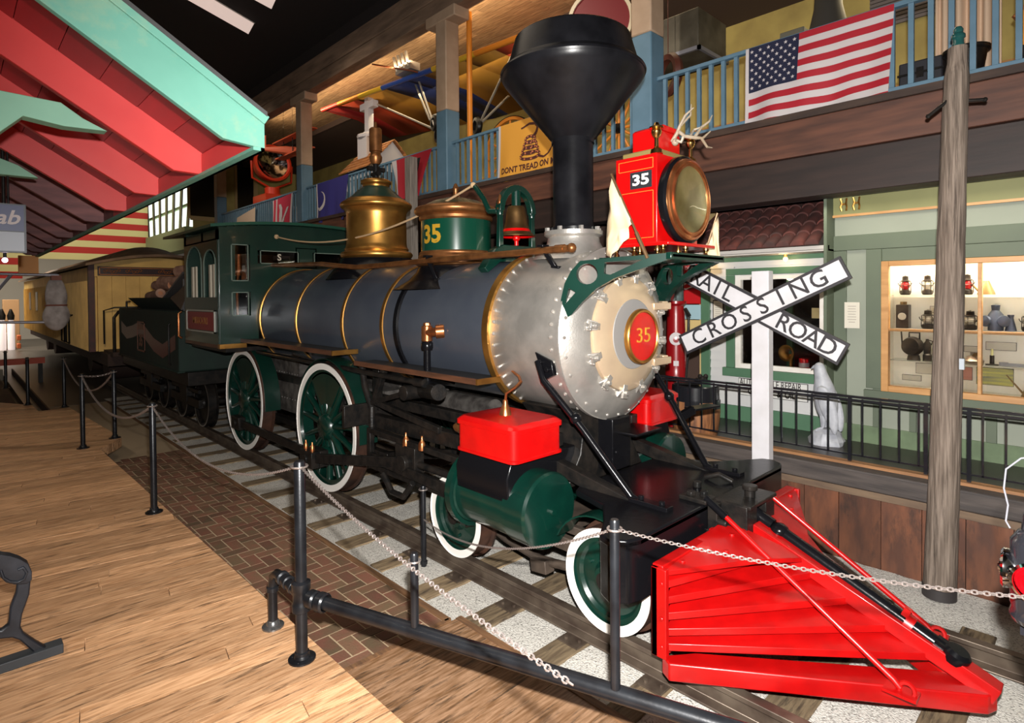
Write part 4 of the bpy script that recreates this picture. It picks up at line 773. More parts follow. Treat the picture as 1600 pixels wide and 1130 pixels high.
# ---- track
for s in (-1, 1):
    mb = MB(); y = s * .755; P = [(-.035, 0), (.035, 0), (.036, -.03), (.010, -.045), (.008, -.115), (.065, -.128), (.065, -.14), (-.065, -.14), (-.065, -.128), (-.008, -.115), (-.010, -.045), (-.036, -.03)]
    mb.prism([(1.6, y + a, b) for a, b in P], (-21, 0, 0))
    tag(obj('rail', mb, RAILM, bevel=.004), 'worn steel rail under the near side wheels of the locomotive' if s < 0 else 'worn steel rail under the far side wheels, beside the plank wall', 'rail')
x = .58; k = 0
while x > -16:
    mb = MB(); mb.rand(); w_ = random.uniform(.19, .24); mb.box(x - w_ / 2, x + w_ / 2, -1.25, 1.22 + random.uniform(-.03, .08), -.166, -.146)
    t_ = tag(obj('track_tie', mb, TIEW, bevel=.008), 'brown wooden tie set in pale gravel across the track', 'tie', 'wooden ties under the rails')
    if x > -6.5:
        for s in (-1, 1):
            mb = MB(); y = s * .755; mb.box(x - .085, x + .085, y - .17, y + .17, -.148, -.135)
            for dx, dy in ((-.05, .10), (.05, -.10), (-.04, -.13)): mb.cyl((x + dx, y + dy, -.14), (x + dx, y + dy, -.118), .014, n=8)
            obj('tie_plate', mb, RAILM, t_)
    x -= .63; k += 1
# ---- stanchions, chains and the pipe barrier
BPIPE = mat('black_pipe', c(34, 36, 40), .32, metal=.4, col2=c(22, 22, 25), scale=8, bump=.06, bscale=40)
CHN = mat('steel_chain', c(160, 150, 146), .35, metal=.75)
def stanchion(x, y, h, label, base=.15, r=.029, flange=True, group=None):
    t = empty('barrier_post', (x, y, base), label, 'post', group)
    mb = MB(); mb.lathe([(0, base), (r, base), (r, base + h - .012), (r * .8, base + h), (0, base + h)], (x, y, 0), (0, 0, 1), 20); mb.lathe([(r, base + .05), (r + .008, base + .045), (r + .008, base + .02)], (x, y, 0), (0, 0, 1), 20); obj('pipe', mb, BPIPE, t)
    if flange:
        mb = MB(); mb.lathe([(0, base), (.075, base), (.075, base + .010), (.045, base + .016), (.036, base + .04), (r, base + .045)], (x, y, 0), (0, 0, 1), 28)
        for i in range(4): a = PI / 4 + i * PI / 2; mb.cyl((x + .056 * math.cos(a), y + .056 * math.sin(a), base + .01), (x + .056 * math.cos(a), y + .056 * math.sin(a), base + .018), .009, n=8)
        obj('floor_flange', mb, BPIPE, t)
    mb = MB(); mb.tube(circ((x, y, base + h - .03), r + .012, X_, Y_, 12), .006, 6, closed=True); obj('chain_ring', mb, CHN, t)
    return t
stanchion(-17.73, -2.96, .86, 'black barrier post farthest left, beyond the other posts along the deck')
stanchion(-14.66, -2.80, .92, 'black barrier post second from the left edge, at the far deck corner')
stanchion(-13.84, -2.33, .94, 'black barrier post in the shade at the far side of the deck step')
stanchion(-9.84, -2.58, 1.02, 'black barrier post at the inner corner where the deck steps out')
stanchion(-10.22, -2.15, 1.0, 'black barrier post on the pointed tip of the deck beside the bricks')
stanchion(-6.40, -2.49, 1.05, 'black barrier post midway along the straight deck edge')
P7 = stanchion(-3.206, -2.463, 1.126, 'thick black barrier post nearest the camera, joined to a low pipe', r=.032)
pd = V((1.71, .585, 0)).normalized(); PA = V((-3.206, -2.463, .51)); PB = V((-3.206, -2.463, .51)) + pd * 4.4 + V((0, .03, 0))
t = empty('pipe_barrier', (-3.4, -2.46, .15), 'long low black pipe running right from the nearest barrier post, with elbow and foot', 'barrier')
mb = MB(); mb.tube([PA + pd * .05, PB], .036, 14); obj('long_pipe', mb, BPIPE, t)
mb = MB(); mb.lathe([(.038, 0), (.05, .01), (.05, .05), (.042, .06)], PA + pd * .06, pd, 18); mb.lathe([(.045, 0), (.053, .01), (.053, .05), (.044, .06)], PA + pd * .13, pd, 18); mb.lathe([(.035, -.09), (.052, -.08), (.052, -.04), (.046, -.03), (.046, .03), (.052, .04), (.052, .08), (.035, .09)], PA, Z_, 18); obj('pipe_tee', mb, BPIPE, t)
E0 = V((-3.65, -2.45, .15)); mb = MB(); mb.tube([E0 + Z_ * .01, E0 + Z_ * .26, E0 + Z_ * .32 + X_ * .02, E0 + Z_ * .355 + X_ * .07, E0 + Z_ * .36 + X_ * .14, PA - X_ * .05], .028, 14)
for q in (.14, .22, .30): mb.lathe([(.028, 0), (.04, .006), (.04, .03), (.028, .036)], E0 + Z_ * .36 + X_ * q, X_, 16)
mb.lathe([(.028, 0), (.037, .006), (.037, .03), (.028, .036)], E0 + Z_ * .22, Z_, 16); obj('pipe_elbow', mb, BPIPE, t)
mb = MB(); mb.lathe([(0, .15), (.065, .15), (.065, .16), (.04, .168), (.034, .19), (.028, .195)], (E0.x, E0.y, 0), (0, 0, 1), 28); obj('floor_flange', mb, mat('worn_chrome_flange', c(120, 120, 120), .25, metal=.8), t)
sA = PA + pd * .79; sC = PA + pd * 1.83; TOPS = {}
for nm, q, h, lb in (('A', sA, .40, 'short black rod standing on the low pipe, left of the front wheels'), ('C', sC, .745, 'slim black rod standing on the low pipe in front of the white rimmed front wheel')):
    tt = empty('barrier_rod', (q.x, q.y, q.z), lb, 'post'); mb = MB(); mb.lathe([(0, q.z + .03), (.021, q.z + .03), (.021, q.z + h - .01), (.016, q.z + h), (0, q.z + h)], (q.x, q.y, 0), (0, 0, 1), 16); obj('rod', mb, BPIPE, tt); mb = MB(); mb.tube(circ((q.x, q.y, q.z + h - .04), .03, X_, Y_, 12), .005, 6, closed=True); obj('chain_ring', mb, CHN, tt); TOPS[nm] = V((q.x, q.y, q.z + h - .04))
stanchion(-4.20, -.93, .70, 'short black post on the gravel beside the rear white rimmed small wheel', base=-.15, r=.024, flange=False)
def chain(A, B, sag, label, link=.030, wire=.0032, free=False, mids=None):
    A = V(A); B = V(B); n = 200; pts = [A + (B - A) * (i / n) - Z_ * 4 * sag * (i / n) * (1 - i / n) for i in range(n + 1)]
    L = [0]
    for i in range(n): L.append(L[-1] + (pts[i + 1] - pts[i]).length)
    step = link * .74; N = int(L[-1] / step); mb = MB(); j = 0
    for k in range(N):
        d = k * step + step / 2
        while j < n - 1 and L[j + 1] < d: j += 1
        f = (d - L[j]) / max(1e-6, L[j + 1] - L[j]); p = pts[j] + (pts[j + 1] - pts[j]) * f; tv = (pts[j + 1] - pts[j]).normalized()
        s1 = tv.cross(Z_).normalized(); s2 = s1.cross(tv); a = PI / 4 if k % 2 else -PI / 4; sd = s1 * math.cos(a) + s2 * math.sin(a)
        ring = [p + tv * (link / 2 * math.cos(q)) + sd * (link * .30 * math.sin(q)) for q in [2 * PI * i / 8 for i in range(8)]]
        mb.tube(ring, wire, 4, closed=True)
    return tag(obj('chain', mb, CHN, angle=60), label, 'chain')
chain((-13.84, -2.33, 1.06), (-10.22, -2.15, 1.12), .42, 'thin chain hanging farthest back between two posts at the deck step', .04, .005)
chain((-10.22, -2.15, 1.12), (-9.84, -2.58, 1.14), .03, 'very short chain between the two posts at the deck tip', .04, .005)
chain((-9.84, -2.58, 1.14), (-6.40, -2.49, 1.17), .30, 'chain sagging from the inner corner post to the midway post', .036, .0042)
chain((-6.40, -2.49, 1.17), (-3.206, -2.463, 1.25), .27, 'chain sagging from the midway post to the nearest thick post', .026, .0030)
chain((-3.206, -2.463, 1.25), at(897, 1072, 'y', -2.72), .05, 'loose chain slanting down from the nearest post to its open end', .024, .0028)
chain(TOPS['C'], (-4.20, -.93, .26), .16, 'chain from the slim rod leftwards past the green cylinder', .022, .0024)
chain(TOPS['C'], at(1650, 938, 'y', -1.60), .035, 'chain stretched in front of the red pilot towards the lantern', .020, .0021)
# ---- lantern on its stand at the right edge
LX, LYq = -.165, -1.52
t = empty('switch_lamp', (LX, LYq, .95), 'black railway switch lamp with red lens and wire bail at the right edge', 'lantern')
BLKL = mat('lamp_black', c(26, 26, 30), .22, coat=.5); mb = MB()
mb.lathe([(0, 1.20), (.070, 1.20), (.078, 1.215), (.072, 1.24), (.076, 1.25), (.076, 1.44), (.066, 1.455), (.058, 1.47), (.050, 1.475), (.046, 1.52), (.040, 1.535), (.018, 1.54), (.016, 1.55), (.036, 1.556), (.034, 1.572), (.012, 1.58), (0, 1.58)], (LX, LYq, 0), (0, 0, 1), 36); obj('lamp_body', mb, BLKL, t)
vd = (CAM - V((LX, LYq, 1.36))); vd.z = 0; vd.normalize(); sdv = vd.cross(Z_)
for dv, nm, mt_ in ((vd * .85 - sdv * -.15, 'red_lens', mat('red_lens_glass', c(150, 6, 14), .10, coat=.6)), (sdv * -1, 'side_lens', CHROME), (sdv, 'side_lens', CHROME)):
    dv = V(dv).normalized(); o_ = V((LX, LYq, 1.345)) + dv * .07
    mb = MB(); mb.lathe([(.050, -.01), (.058, 0), (.060, .02), (.052, .026), (.050, .02)], o_, dv, 32); obj('lens_hood', mb, CHROME, t)
    mb = MB(); mb.lathe([(.050, .012), (.044, .020), (.041, .014), (.034, .026), (.030, .018), (.022, .03), (.018, .022), (.010, .034), (0, .036)], o_, dv, 32); obj(nm, mb, mt_, t)
mb = MB(); mb.tube([V((LX, LYq, 1.50)) + sdv * a + Z_ * b for a, b in ((-.075, -.03), (-.085, -.01), (-.08, .04), (-.09, .09), (-.085, .15), (-.05, .19), (0, .205), (.05, .19), (.085, .15), (.09, .09), (.08, .04), (.085, -.01), (.075, -.03))], .0026, 8); obj('wire_bail', mb, mat('bail_wire', c(96, 96, 102), .4), t)
mb = MB(); mb.cyl((LX, LYq, 1.12), (LX, LYq, 1.20), .03); mb.bar(V((LX, LYq, 1.17)) - sdv * .05, V((LX, LYq, 1.17)) + sdv * .05, .03, .03); mb.cyl((LX, LYq, -.15), (LX, LYq, 1.14), .020); mb.lathe([(0, -.15), (.12, -.15), (.12, -.135), (0, -.13)], (LX, LYq, 0), (0, 0, 1), 20)
obj('lamp_stand', mb, BLKL, t)
# ---- crossing sign
WP = mat('white_sign_paint', c(196, 194, 198), .5, col2=c(186, 184, 186), scale=6); BP = mat('black_sign_paint', c(40, 38, 42), .5)
CX, CYs, CZ = -2.315, 1.50, 2.045
t = empty('crossing_sign', (CX, CYs, -.15), 'white railroad crossing sign with crossed boards on a white post', 'sign')
mb = MB(); mb.box(CX - .08, CX + .08, CYs, CYs + .10, -.15, 2.40); obj('post', mb, WP, t, bevel=.006)
def board(a, b, y0, h, name, texts, wd):
    A = V((a[0], y0, a[1])); B = V((b[0], y0, b[1])); d = (B - A).normalized(); u = V((-d.z, 0, d.x)); u = u if u.z > 0 else -u
    mb = MB(); mb.bar(A, B, .028, h, up=u); bd = obj(name, mb, BP, t, bevel=.002)
    mb = MB(); mb.bar(A + d * .022 - Y_ * .0135, B - d * .022 - Y_ * .0135, .006, h - .05, up=u); obj('white_face', mb, WP, bd)
    for s_, f, sz, sp in texts:
        mb = MB(); n = len(s_)
        for i, ch in enumerate(s_): mb.text(ch, sz * 1.12, A + d * ((B - A).length * (f[0] + (f[1] - f[0]) * (i / max(1, n - 1)))) - Y_ * .0175, d, u, .001, .0015, sx=1.0)
        obj('lettering', mb, BP, bd)
board((-3.055, 1.685), (-1.575, 2.405), CYs - .07, .205, 'crossing_board', [('CROSSING', (.12, .86), .185, 0)], 0)
board((-3.03, 2.41), (-1.605, 1.68), CYs - .03, .205, 'railroad_board', [('RAIL', (.075, .30), .185, 0), ('ROAD', (.66, .915), .185, 0)], 0)
# ---- weathered pole
POLE = mat('weathered_pole', c(134, 120, 108), .85, col2=c(92, 80, 70), scale=4, stretch=(14, 14, .7), bump=.7, bscale=6, contrast=(.3, .6), dark=c(62, 52, 44))
t = empty('utility_pole', (-.965, 1.60, -.15), 'weathered grey wooden pole with glass insulator in front of the green shop', 'pole')
random.seed(11); mb = MB(); rings = []
for i in range(40):
    f = i / 39; z = -.08 + 4.10 * f; xx = -.975 + .105 * f; r = .107 - .030 * f
    if f > .96: r *= .8
    rings.append([V((xx + r * (1 + .07 * math.sin(3 * a + f * 5) + random.uniform(-.02, .02)) * math.cos(a), 1.60 + r * (1 + .07 * math.cos(2 * a + f * 4)) * math.sin(a), z)) for a in [2 * PI * j / 18 for j in range(18)]])
mb.loft(rings); obj('pole_shaft', mb, POLE, t, angle=50)
mb = MB(); mb.cyl((-.975, 1.60, -.15), (-.975, 1.60, -.07), .112, n=24); obj('pole_foot', mb, mat('tarred_foot', c(44, 40, 40), .6), t)
mb = MB(); mb.lathe([(0, 4.00), (.034, 4.00), (.040, 4.04), (.036, 4.05), (.036, 4.08), (.046, 4.09), (.044, 4.11), (.030, 4.125), (.032, 4.15), (.02, 4.17), (0, 4.175)], (-.87, 1.6, 0), (0, 0, 1), 20); obj('glass_insulator', mb, mat('teal_glass', c(30, 74, 72), .12, coat=.6), t)
for a, b in (((-.92, 1.55, 3.63), (-1.04, 1.52, 3.53)), ((-.87, 1.60, 3.62), (-.72, 1.66, 3.61))):
    mb = MB(); mb.tube([a, b], .013, 8); mb.ball(b, .018, 8); obj('climbing_peg', mb, IRON, t)
mb = MB(); mb.box(-.845, -.815, 1.52, 1.56, 1.62, 1.70); obj('pole_tag', mb, mat('tin_tag', c(150, 158, 166), .4), t)
# ---- walkway railing
t = empty('walkway_railing', (-2, 1.95, .685), 'low black iron railing along the raised walkway in front of the shops', 'railing')
mb = MB(); mb.bar((-9, 1.95, 1.265), (1.2, 1.95, 1.265), .03, .022); mb.bar((-9, 1.95, 1.235), (1.2, 1.95, 1.235), .012, .02); obj('top_rail', mb, BLKL, t)
mb = MB(); mb.bar((-9, 1.95, .745), (1.2, 1.95, .745), .014, .014); obj('bottom_rail', mb, BLKL, t)
for xx in (-8.5, -7.0, -5.5, -4.0, -2.42, -1.70, -1.13, -.845, .3):
    mb = MB(); mb.box(xx - .014, xx + .014, 1.936, 1.964, .68, 1.26); obj('rail_post', mb, BLKL, t)
xx = -6.5; k = 0
while xx < 1.1:
    if min(abs(xx - q) for q in (-5.5, -4.0, -2.42, -1.70, -1.13, -.845, .3)) > .05:
        mb = MB(); mb.box(xx - .007, xx + .007, 1.943, 1.957, .74, 1.25); obj('baluster', mb, BLKL, t); k += 1
    xx += .140
# ---- loft railings between the pillars
def loft_rail(x0, x1, label, step=.152):
    t = empty('loft_railing', ((x0 + x1) / 2, LY, 4.05), label, 'railing')
    mb = MB(); mb.bar((x0, LY, 4.885), (x1, LY, 4.885), .07, .045); obj('top_rail', mb, BLUEP, t, bevel=.006)
    mb = MB(); mb.bar((x0, LY, 4.09), (x1, LY, 4.09), .05, .07); obj('bottom_rail', mb, BLUEP, t, bevel=.006)
    x = x0 + step * .7
    while x < x1 - .05: mb = MB(); mb.box(x - .022, x + .022, LY - .02, LY + .02, 4.12, 4.865); obj('baluster', mb, BLUEP, t); x += step
loft_rail(-4.07, 1.3, 'blue wooden loft railing right of the blue pillar, behind the large striped flag')
loft_rail(-8.21, -4.37, 'blue wooden loft railing between two pillars, behind the yellow snake flag')
loft_rail(-14.05, -8.51, 'blue wooden loft railing behind the dark blue crescent flag')
loft_rail(-20.35, -14.35, 'blue wooden loft railing farthest left, behind the small red flag')
# ---- flags
def cloth(mb, P00, P10, P01, P11, nx, ny, amp, mfun, ph=0, off=0):
    "grid cloth; P00 top left, P10 top right, P01 bottom left"
    P00, P10, P01, P11 = map(V, (P00, P10, P01, P11)); vs = []
    def pt(u, v): return P00 * (1 - u) * (1 - v) + P10 * u * (1 - v) + P01 * (1 - u) * v + P11 * u * v + Y_ * (amp * v * math.sin(u * 9 + v * 2.2 + ph) + amp * .4 * math.sin(u * 23 + ph) * v - off) + Z_ * (amp * .25 * math.sin(u * 9 + ph) * v)
    for j in range(ny + 1):
        for i in range(nx + 1): vs.append(pt(i / nx, j / ny))
    b = len(mb.v); mb.v += vs
    for j in range(ny):
        for i in range(nx): mb.f.append([b + j * (nx + 1) + i, b + (j + 1) * (nx + 1) + i, b + (j + 1) * (nx + 1) + i + 1, b + j * (nx + 1) + i + 1]); mb.m.append(mfun((i + .5) / nx, (j + .5) / ny)); mb.r.append(mb.rn)
    return pt
FR = mat('flag_red', c(156, 16, 34), .75, bump=.05, bscale=200); FW_ = mat('flag_white', c(188, 180, 180), .8); FB = mat('flag_navy', c(18, 22, 50), .8)
mb = MB(); fy = LY - .07
pt = cloth(mb, (-2.91, fy, 4.885), (-1.50, fy, 4.885), (-2.93, fy - .03, 3.98), (-1.53, fy - .03, 3.99), 40, 52, .045, lambda u, v: 1 if u < .018 else (2 if (u < .40 and v < 7 / 13) else (0 if int(v * 13) % 2 == 0 else 1)))
mb.mi = 1
for r in range(9):
    for q in range(6 if r % 2 == 0 else 5):
        u = .018 + .382 * ((q * 2 + 1 + (r % 2)) / 12); v = (7 / 13) * ((r + 1) / 10); P = []
        for i in range(10): rr_ = (.022 if i % 2 == 0 else .009); a = PI / 2 + PI * i / 5; P.append(pt(u + rr_ * math.cos(a) / 1.41, v - rr_ * math.sin(a) / .9) - Y_ * .004)
        ctr = sum(P, V((0, 0, 0))) / 10; mb.add([ctr] + P, [(0, 1 + i, 1 + (i + 1) % 10) for i in range(10)])
tag(obj('striped_flag', mb, [FR, FW_, FB], angle=80), 'American stars and stripes flag hanging over the loft railing at upper right', 'flag')
mb = MB(); FY = mat('flag_gold', c(206, 146, 52), .75)
pt = cloth(mb, (-6.95, fy, 4.89), (-5.50, fy, 4.885), (-6.97, fy - .03, 3.96), (-5.52, fy - .03, 3.96), 30, 20, .02, lambda u, v: 1 if u < .03 else 0, 1.0)
mb.mi = 2
def ptube(pts, w, w2=None):
    n = len(pts)
    for i in range(n - 1):
        (u0, v0), (u1, v1) = pts[i], pts[i + 1]; du, dv = (u1 - u0) * 1.45, (v1 - v0) * .92; l = math.hypot(du, dv) or 1; nx_, ny_ = -dv / l, du / l
        ww = w if w2 is None else w + (w2 - w) * i / n; wn = w if w2 is None else w + (w2 - w) * (i + 1) / n
        mb.add([pt(u0 + nx_ * ww / 1.45, v0 + ny_ * ww / .92) - Y_ * .005, pt(u0 - nx_ * ww / 1.45, v0 - ny_ * ww / .92) - Y_ * .005, pt(u1 - nx_ * wn / 1.45, v1 - ny_ * wn / .92) - Y_ * .005, pt(u1 + nx_ * wn / 1.45, v1 + ny_ * wn / .92) - Y_ * .005], [(0, 1, 2, 3)])
for k in range(4):
    cy_ = .62 - k * .085; rx = .135 - k * .022; ptube([(.50 + rx * math.cos(a), cy_ + .055 * math.sin(a)) for a in [2 * PI * i / 20 for i in range(21)]], .022)
ptube([(.52, .35), (.58, .27), (.60, .18), (.56, .12), (.48, .10), (.40, .14), (.36, .15)], .024, .010)
ptube([(.62, .66), (.70, .70), (.76, .66), (.80, .58), (.82, .52)], .018, .003)
mb.mi = 3
for k in range(60):
    a = k * .7; cy_ = .62 - (k % 4) * .085; rx = .135 - (k % 4) * .022; u = .50 + rx * math.cos(a); v = cy_ + .055 * math.sin(a); P = [pt(u + .010 * math.cos(b), v + .014 * math.sin(b)) - Y_ * .009 for b in (0, PI / 2, PI, 3 * PI / 2)]; mb.add(P, [(0, 1, 2, 3)])
mb.mi = 2
tm = MB(); tm.text("DONT TREAD ON ME", .125, (0, 0, 0), (1, 0, 0), (0, 1, 0), 0, .004, align='LEFT', sx=.99)
mb.add([pt(.07 + p.x / 1.45, .80 - p.y / .92) - Y_ * .006 for p in tm.v], tm.f)
tag(obj('snake_flag', mb, [FY, FW_, mat('snake_brown', c(72, 30, 24), .8), mat('snake_gold', c(190, 110, 70), .8)], angle=80), 'golden yellow flag with coiled rattlesnake and motto on the loft railing', 'flag')
mb = MB(); FN = mat('flag_blue', c(44, 40, 110), .8)
pt = cloth(mb, (-13.42, fy, 4.88), (-11.85, fy, 4.90), (-13.40, fy - .03, 3.93), (-11.95, fy - .04, 3.90), 30, 16, .035, lambda u, v: 1 if u < .035 else 0, .4)
mb.mi = 1; P = []
cr = [(.16 + .17 * math.cos(a), .46 + .24 * math.sin(a)) for a in [-1.5 + 3.9 * i / 20 for i in range(21)]]; ci = [(.13 + .15 * math.cos(a), .42 + .20 * math.sin(a)) for a in [-1.35 + 3.7 * i / 20 for i in range(21)]]
for i in range(20): mb.add([pt(*cr[i]) - Y_ * .005, pt(*cr[i + 1]) - Y_ * .005, pt(*ci[i + 1]) - Y_ * .005, pt(*ci[i]) - Y_ * .005], [(0, 1, 2, 3)])
tag(obj('crescent_flag', mb, [FN, FW_], angle=80), 'dark blue flag with white crescent hanging on the loft railing', 'flag')
mb = MB(); pt = cloth(mb, (-16.05, fy, 4.80), (-14.75, fy, 4.86), (-16.0, fy - .03, 3.95), (-14.8, fy - .03, 3.95), 16, 10, .03, lambda u, v: 1 if (u < .06 or .16 < u < .22 or u > .93) else 0, 2)
mb.mi = 1; ptube = ptube
for P in ([(.35, .9), (.5, .75), (.62, .62), (.7, .5)], [(.35, .95), (.42, .6), (.45, .35), (.4, .2)], [(.5, .75), (.8, .35)]):
    for i in range(len(P) - 1): (u0, v0), (u1, v1) = P[i], P[i + 1]; mb.add([pt(u0 - .06, v0) - Y_ * .01, pt(u0 + .06, v0) - Y_ * .01, pt(u1 + .05, v1) - Y_ * .01, pt(u1 - .05, v1) - Y_ * .01], [(0, 1, 2, 3)])
tag(obj('red_banner', mb, [mat('flag_magenta', c(182, 40, 66), .8), FW_], angle=80), 'small red flag with white figure at the left end of the loft railing', 'flag')
mb = MB(); pt = cloth(mb, (-18.8, fy, 4.62), (-17.3, fy, 4.78), (-18.8, fy - .03, 4.0), (-17.35, fy - .03, 4.0), 12, 8, .03, lambda u, v: 0, 3); mb.mi = 1
for i in range(12): a, b = 2 * PI * i / 12, 2 * PI * (i + 1) / 12; mb.add([pt(.5 + .16 * math.cos(a), .62 + .22 * math.sin(a)) - Y_ * .01, pt(.5 + .16 * math.cos(b), .62 + .22 * math.sin(b)) - Y_ * .01, pt(.5 + .12 * math.cos(b), .62 + .16 * math.sin(b)) - Y_ * .01, pt(.5 + .12 * math.cos(a), .62 + .16 * math.sin(a)) - Y_ * .01], [(0, 1, 2, 3)])
tag(obj('pale_banner', mb, [mat('flag_beige', c(190, 168, 146), .8), FR], angle=80), 'beige flag with a faint round emblem, farthest left on the loft railing', 'flag')
mb = MB(); pt = cloth(mb, (-10.1, fy, 4.86), (-8.75, fy, 4.88), (-9.75, fy - .05, 3.92), (-9.2, fy - .05, 3.95), 16, 10, .05, lambda u, v: 1 if u < .10 else (2 if (.62 < u < .72 and .1 < v < .6) else 0), 2)
tag(obj('crimson_banner', mb, [FR, FW_, mat('flag_black', c(20, 16, 18), .8)], angle=80), 'crimson flag gathered on the loft railing behind the brass domes', 'flag')
# signal flags on the locomotive front
PALE = mat('cream_cloth', c(206, 186, 152), .8, col2=c(192, 170, 136), scale=6)
for s, P, ps, lb in ((-1, [(955, 273), (989, 349), (983, 356), (981, 372), (953, 403), (946, 399)], ((955, 272), (1012, 404)), 'cream signal flag on a brass staff left of the red headlight'), (1, [(1121, 338), (1126, 400), (1113, 420), (1106, 405), (1103, 385)], ((1121, 333), (1099, 404)), 'small cream signal flag on a staff right of the red headlight')):
    yy = -.41 if s < 0 else .41; t = empty('signal_flag', at(*ps[1], 'y', yy), lb, 'flag')
    mb = MB(); n = 14; A = [at(*p, 'y', yy) for p in P]; ctr = sum(A, V((0, 0, 0))) / len(A); vs = []
    def sub(a, b, k): return [a + (b - a) * (i / k) for i in range(k)]
    ring = []
    for i in range(len(A)): ring += sub(A[i], A[(i + 1) % len(A)], 5)
    R = [ring, [ctr + (p - ctr) * .66 for p in ring], [ctr + (p - ctr) * .33 for p in ring]]
    for rg in R:
        for p in rg: p.y += .016 * math.sin(p.x * 60 + p.z * 18)
    nn = len(ring); mb.add(R[0] + R[1] + R[2] + [ctr], [(j * nn + i, j * nn + (i + 1) % nn, (j + 1) * nn + (i + 1) % nn, (j + 1) * nn + i) for j in range(2) for i in range(nn)] + [(2 * nn + i, 2 * nn + (i + 1) % nn, 3 * nn) for i in range(nn)])
    obj('cloth', mb, PALE, t, angle=80, solid=.003)
    mb = MB(); a = at(*ps[0], 'y', yy); b = at(*ps[1], 'y', yy); mb.tube([a, a + (b - a) * .72], .009, 8); mb.tube([a + (b - a) * .70, b], .014, 8); obj('staff', mb, mat('staff_brown', c(104, 80, 54), .4, metal=.5), t)
# antlers on the headlight
mb = MB(); yy = .05
def aw(u, v, d=0): return at(u, v, 'y', yy + d)
for d, k in ((0, 1), ):
    mb.tube([aw(1050, 222), aw(1058, 208), aw(1063, 195), aw(1071, 180), aw(1084, 168)], .012, 8, rs=[.016, .014, .012, .010, .004])
    mb.tube([aw(1060, 205), aw(1070, 213), aw(1085, 215), aw(1098, 216), aw(1110, 205, .05)], .012, 8, rs=[.013, .013, .013, .011, .004])
    mb.tube([aw(1068, 213), aw(1064, 222), aw(1056, 219, -.03)], .01, 8, rs=[.012, .012, .014])
    mb.tube([aw(1085, 215), aw(1096, 199, .06), aw(1108, 190, .1), aw(1113, 180, .14)], .009, 8, rs=[.012, .010, .008, .003])
    mb.tube([aw(1096, 216), aw(1105, 230), aw(1113, 231, .05)], .008, 8, rs=[.011, .009, .003]); mb.tube([aw(1061, 199), aw(1079, 180, .05), aw(1080, 163, .05)], .008, 8, rs=[.010, .008, .003]); mb.tube([aw(1078, 214), aw(1084, 203, .08), aw(1100, 197, .10)], .008, 8, rs=[.010, .008, .003])
mb.ball(aw(1055, 222), .028, 10)
tag(obj('antlers', mb, mat('antler_bone', c(158, 146, 128), .5, col2=c(120, 104, 84), scale=8)), 'pale deer antlers mounted on top of the red headlight', 'antlers')
# ---- eagle statue
t = empty('eagle_statue', (-2.155, 2.72, .62), 'white eagle statue perched on a rock on the walkway floor', 'statue'); WM = mat('white_statue', c(176, 178, 184), .5, col2=c(150, 152, 160), scale=12, bump=.25, bscale=30)
ex, ey = -2.155, 2.72; mb = MB(); rings = []
for z, dx, rx, ry in ((.84, .03, .05, .05), (.90, .02, .085, .08), (1.0, .01, .115, .10), (1.12, .0, .118, .105), (1.22, -.015, .10, .09), (1.30, -.03, .075, .07), (1.36, -.05, .064, .058), (1.405, -.06, .060, .056), (1.445, -.06, .046, .046), (1.465, -.06, .014, .016)):
    rings.append([V((ex + dx + rx * math.cos(a), ey + ry * math.sin(a), z)) for a in [2 * PI * j / 16 for j in range(16)]])
mb.loft(rings); obj('eagle_body', mb, WM, t, subs=1)
mb = MB(); mb.loft([circ((ex - .08, ey - .01, 1.415), .026, Y_, Z_, 8), circ((ex - .115, ey - .015, 1.412), .018, Y_, Z_, 8), circ((ex - .135, ey - .015, 1.395), .008, Y_, Z_, 8), circ((ex - .138, ey - .015, 1.375), .002, Y_, Z_, 8)]); obj('beak', mb, WM, t)
for s in (-1, 1):
    mb = MB(); rings = []
    for z, dx, wx in ((1.24, -.01, .05), (1.12, .02, .085), (1.0, .05, .09), (.90, .085, .07), (.80, .11, .04), (.74, .12, .012)): rings.append([V((ex + dx + wx * math.cos(a), ey + s * .085 + .03 * math.sin(a), z)) for a in [2 * PI * j / 12 for j in range(12)]])
    mb.loft(rings); obj('folded_wing', mb, WM, t, subs=1)
    mb = MB(); mb.tube([(ex + .0, ey + s * .045, .92), (ex - .01, ey + s * .045, .80)], .03, 8, rs=[.045, .022])
    for k in range(3): mb.tube([(ex - .01, ey + s * .045, .79), (ex - .05, ey + s * .045 + (k - 1) * .025, .775), (ex - .07, ey + s * .045 + (k - 1) * .03, .755)], .01, 6)
    obj('eagle_leg', mb, WM, t)
mb = MB(); rings = []; random.seed(3)
for z, r in ((.62, .15), (.66, .155), (.70, .13), (.74, .125), (.78, .07)): rings.append([V((ex + .01 + r * (1 + random.uniform(-.12, .12)) * math.cos(a) * 1.1, ey + r * (1 + random.uniform(-.12, .12)) * math.sin(a), z)) for a in [2 * PI * j / 12 for j in range(12)]])
mb.loft(rings); obj('rock_base', mb, WM, t, angle=20)
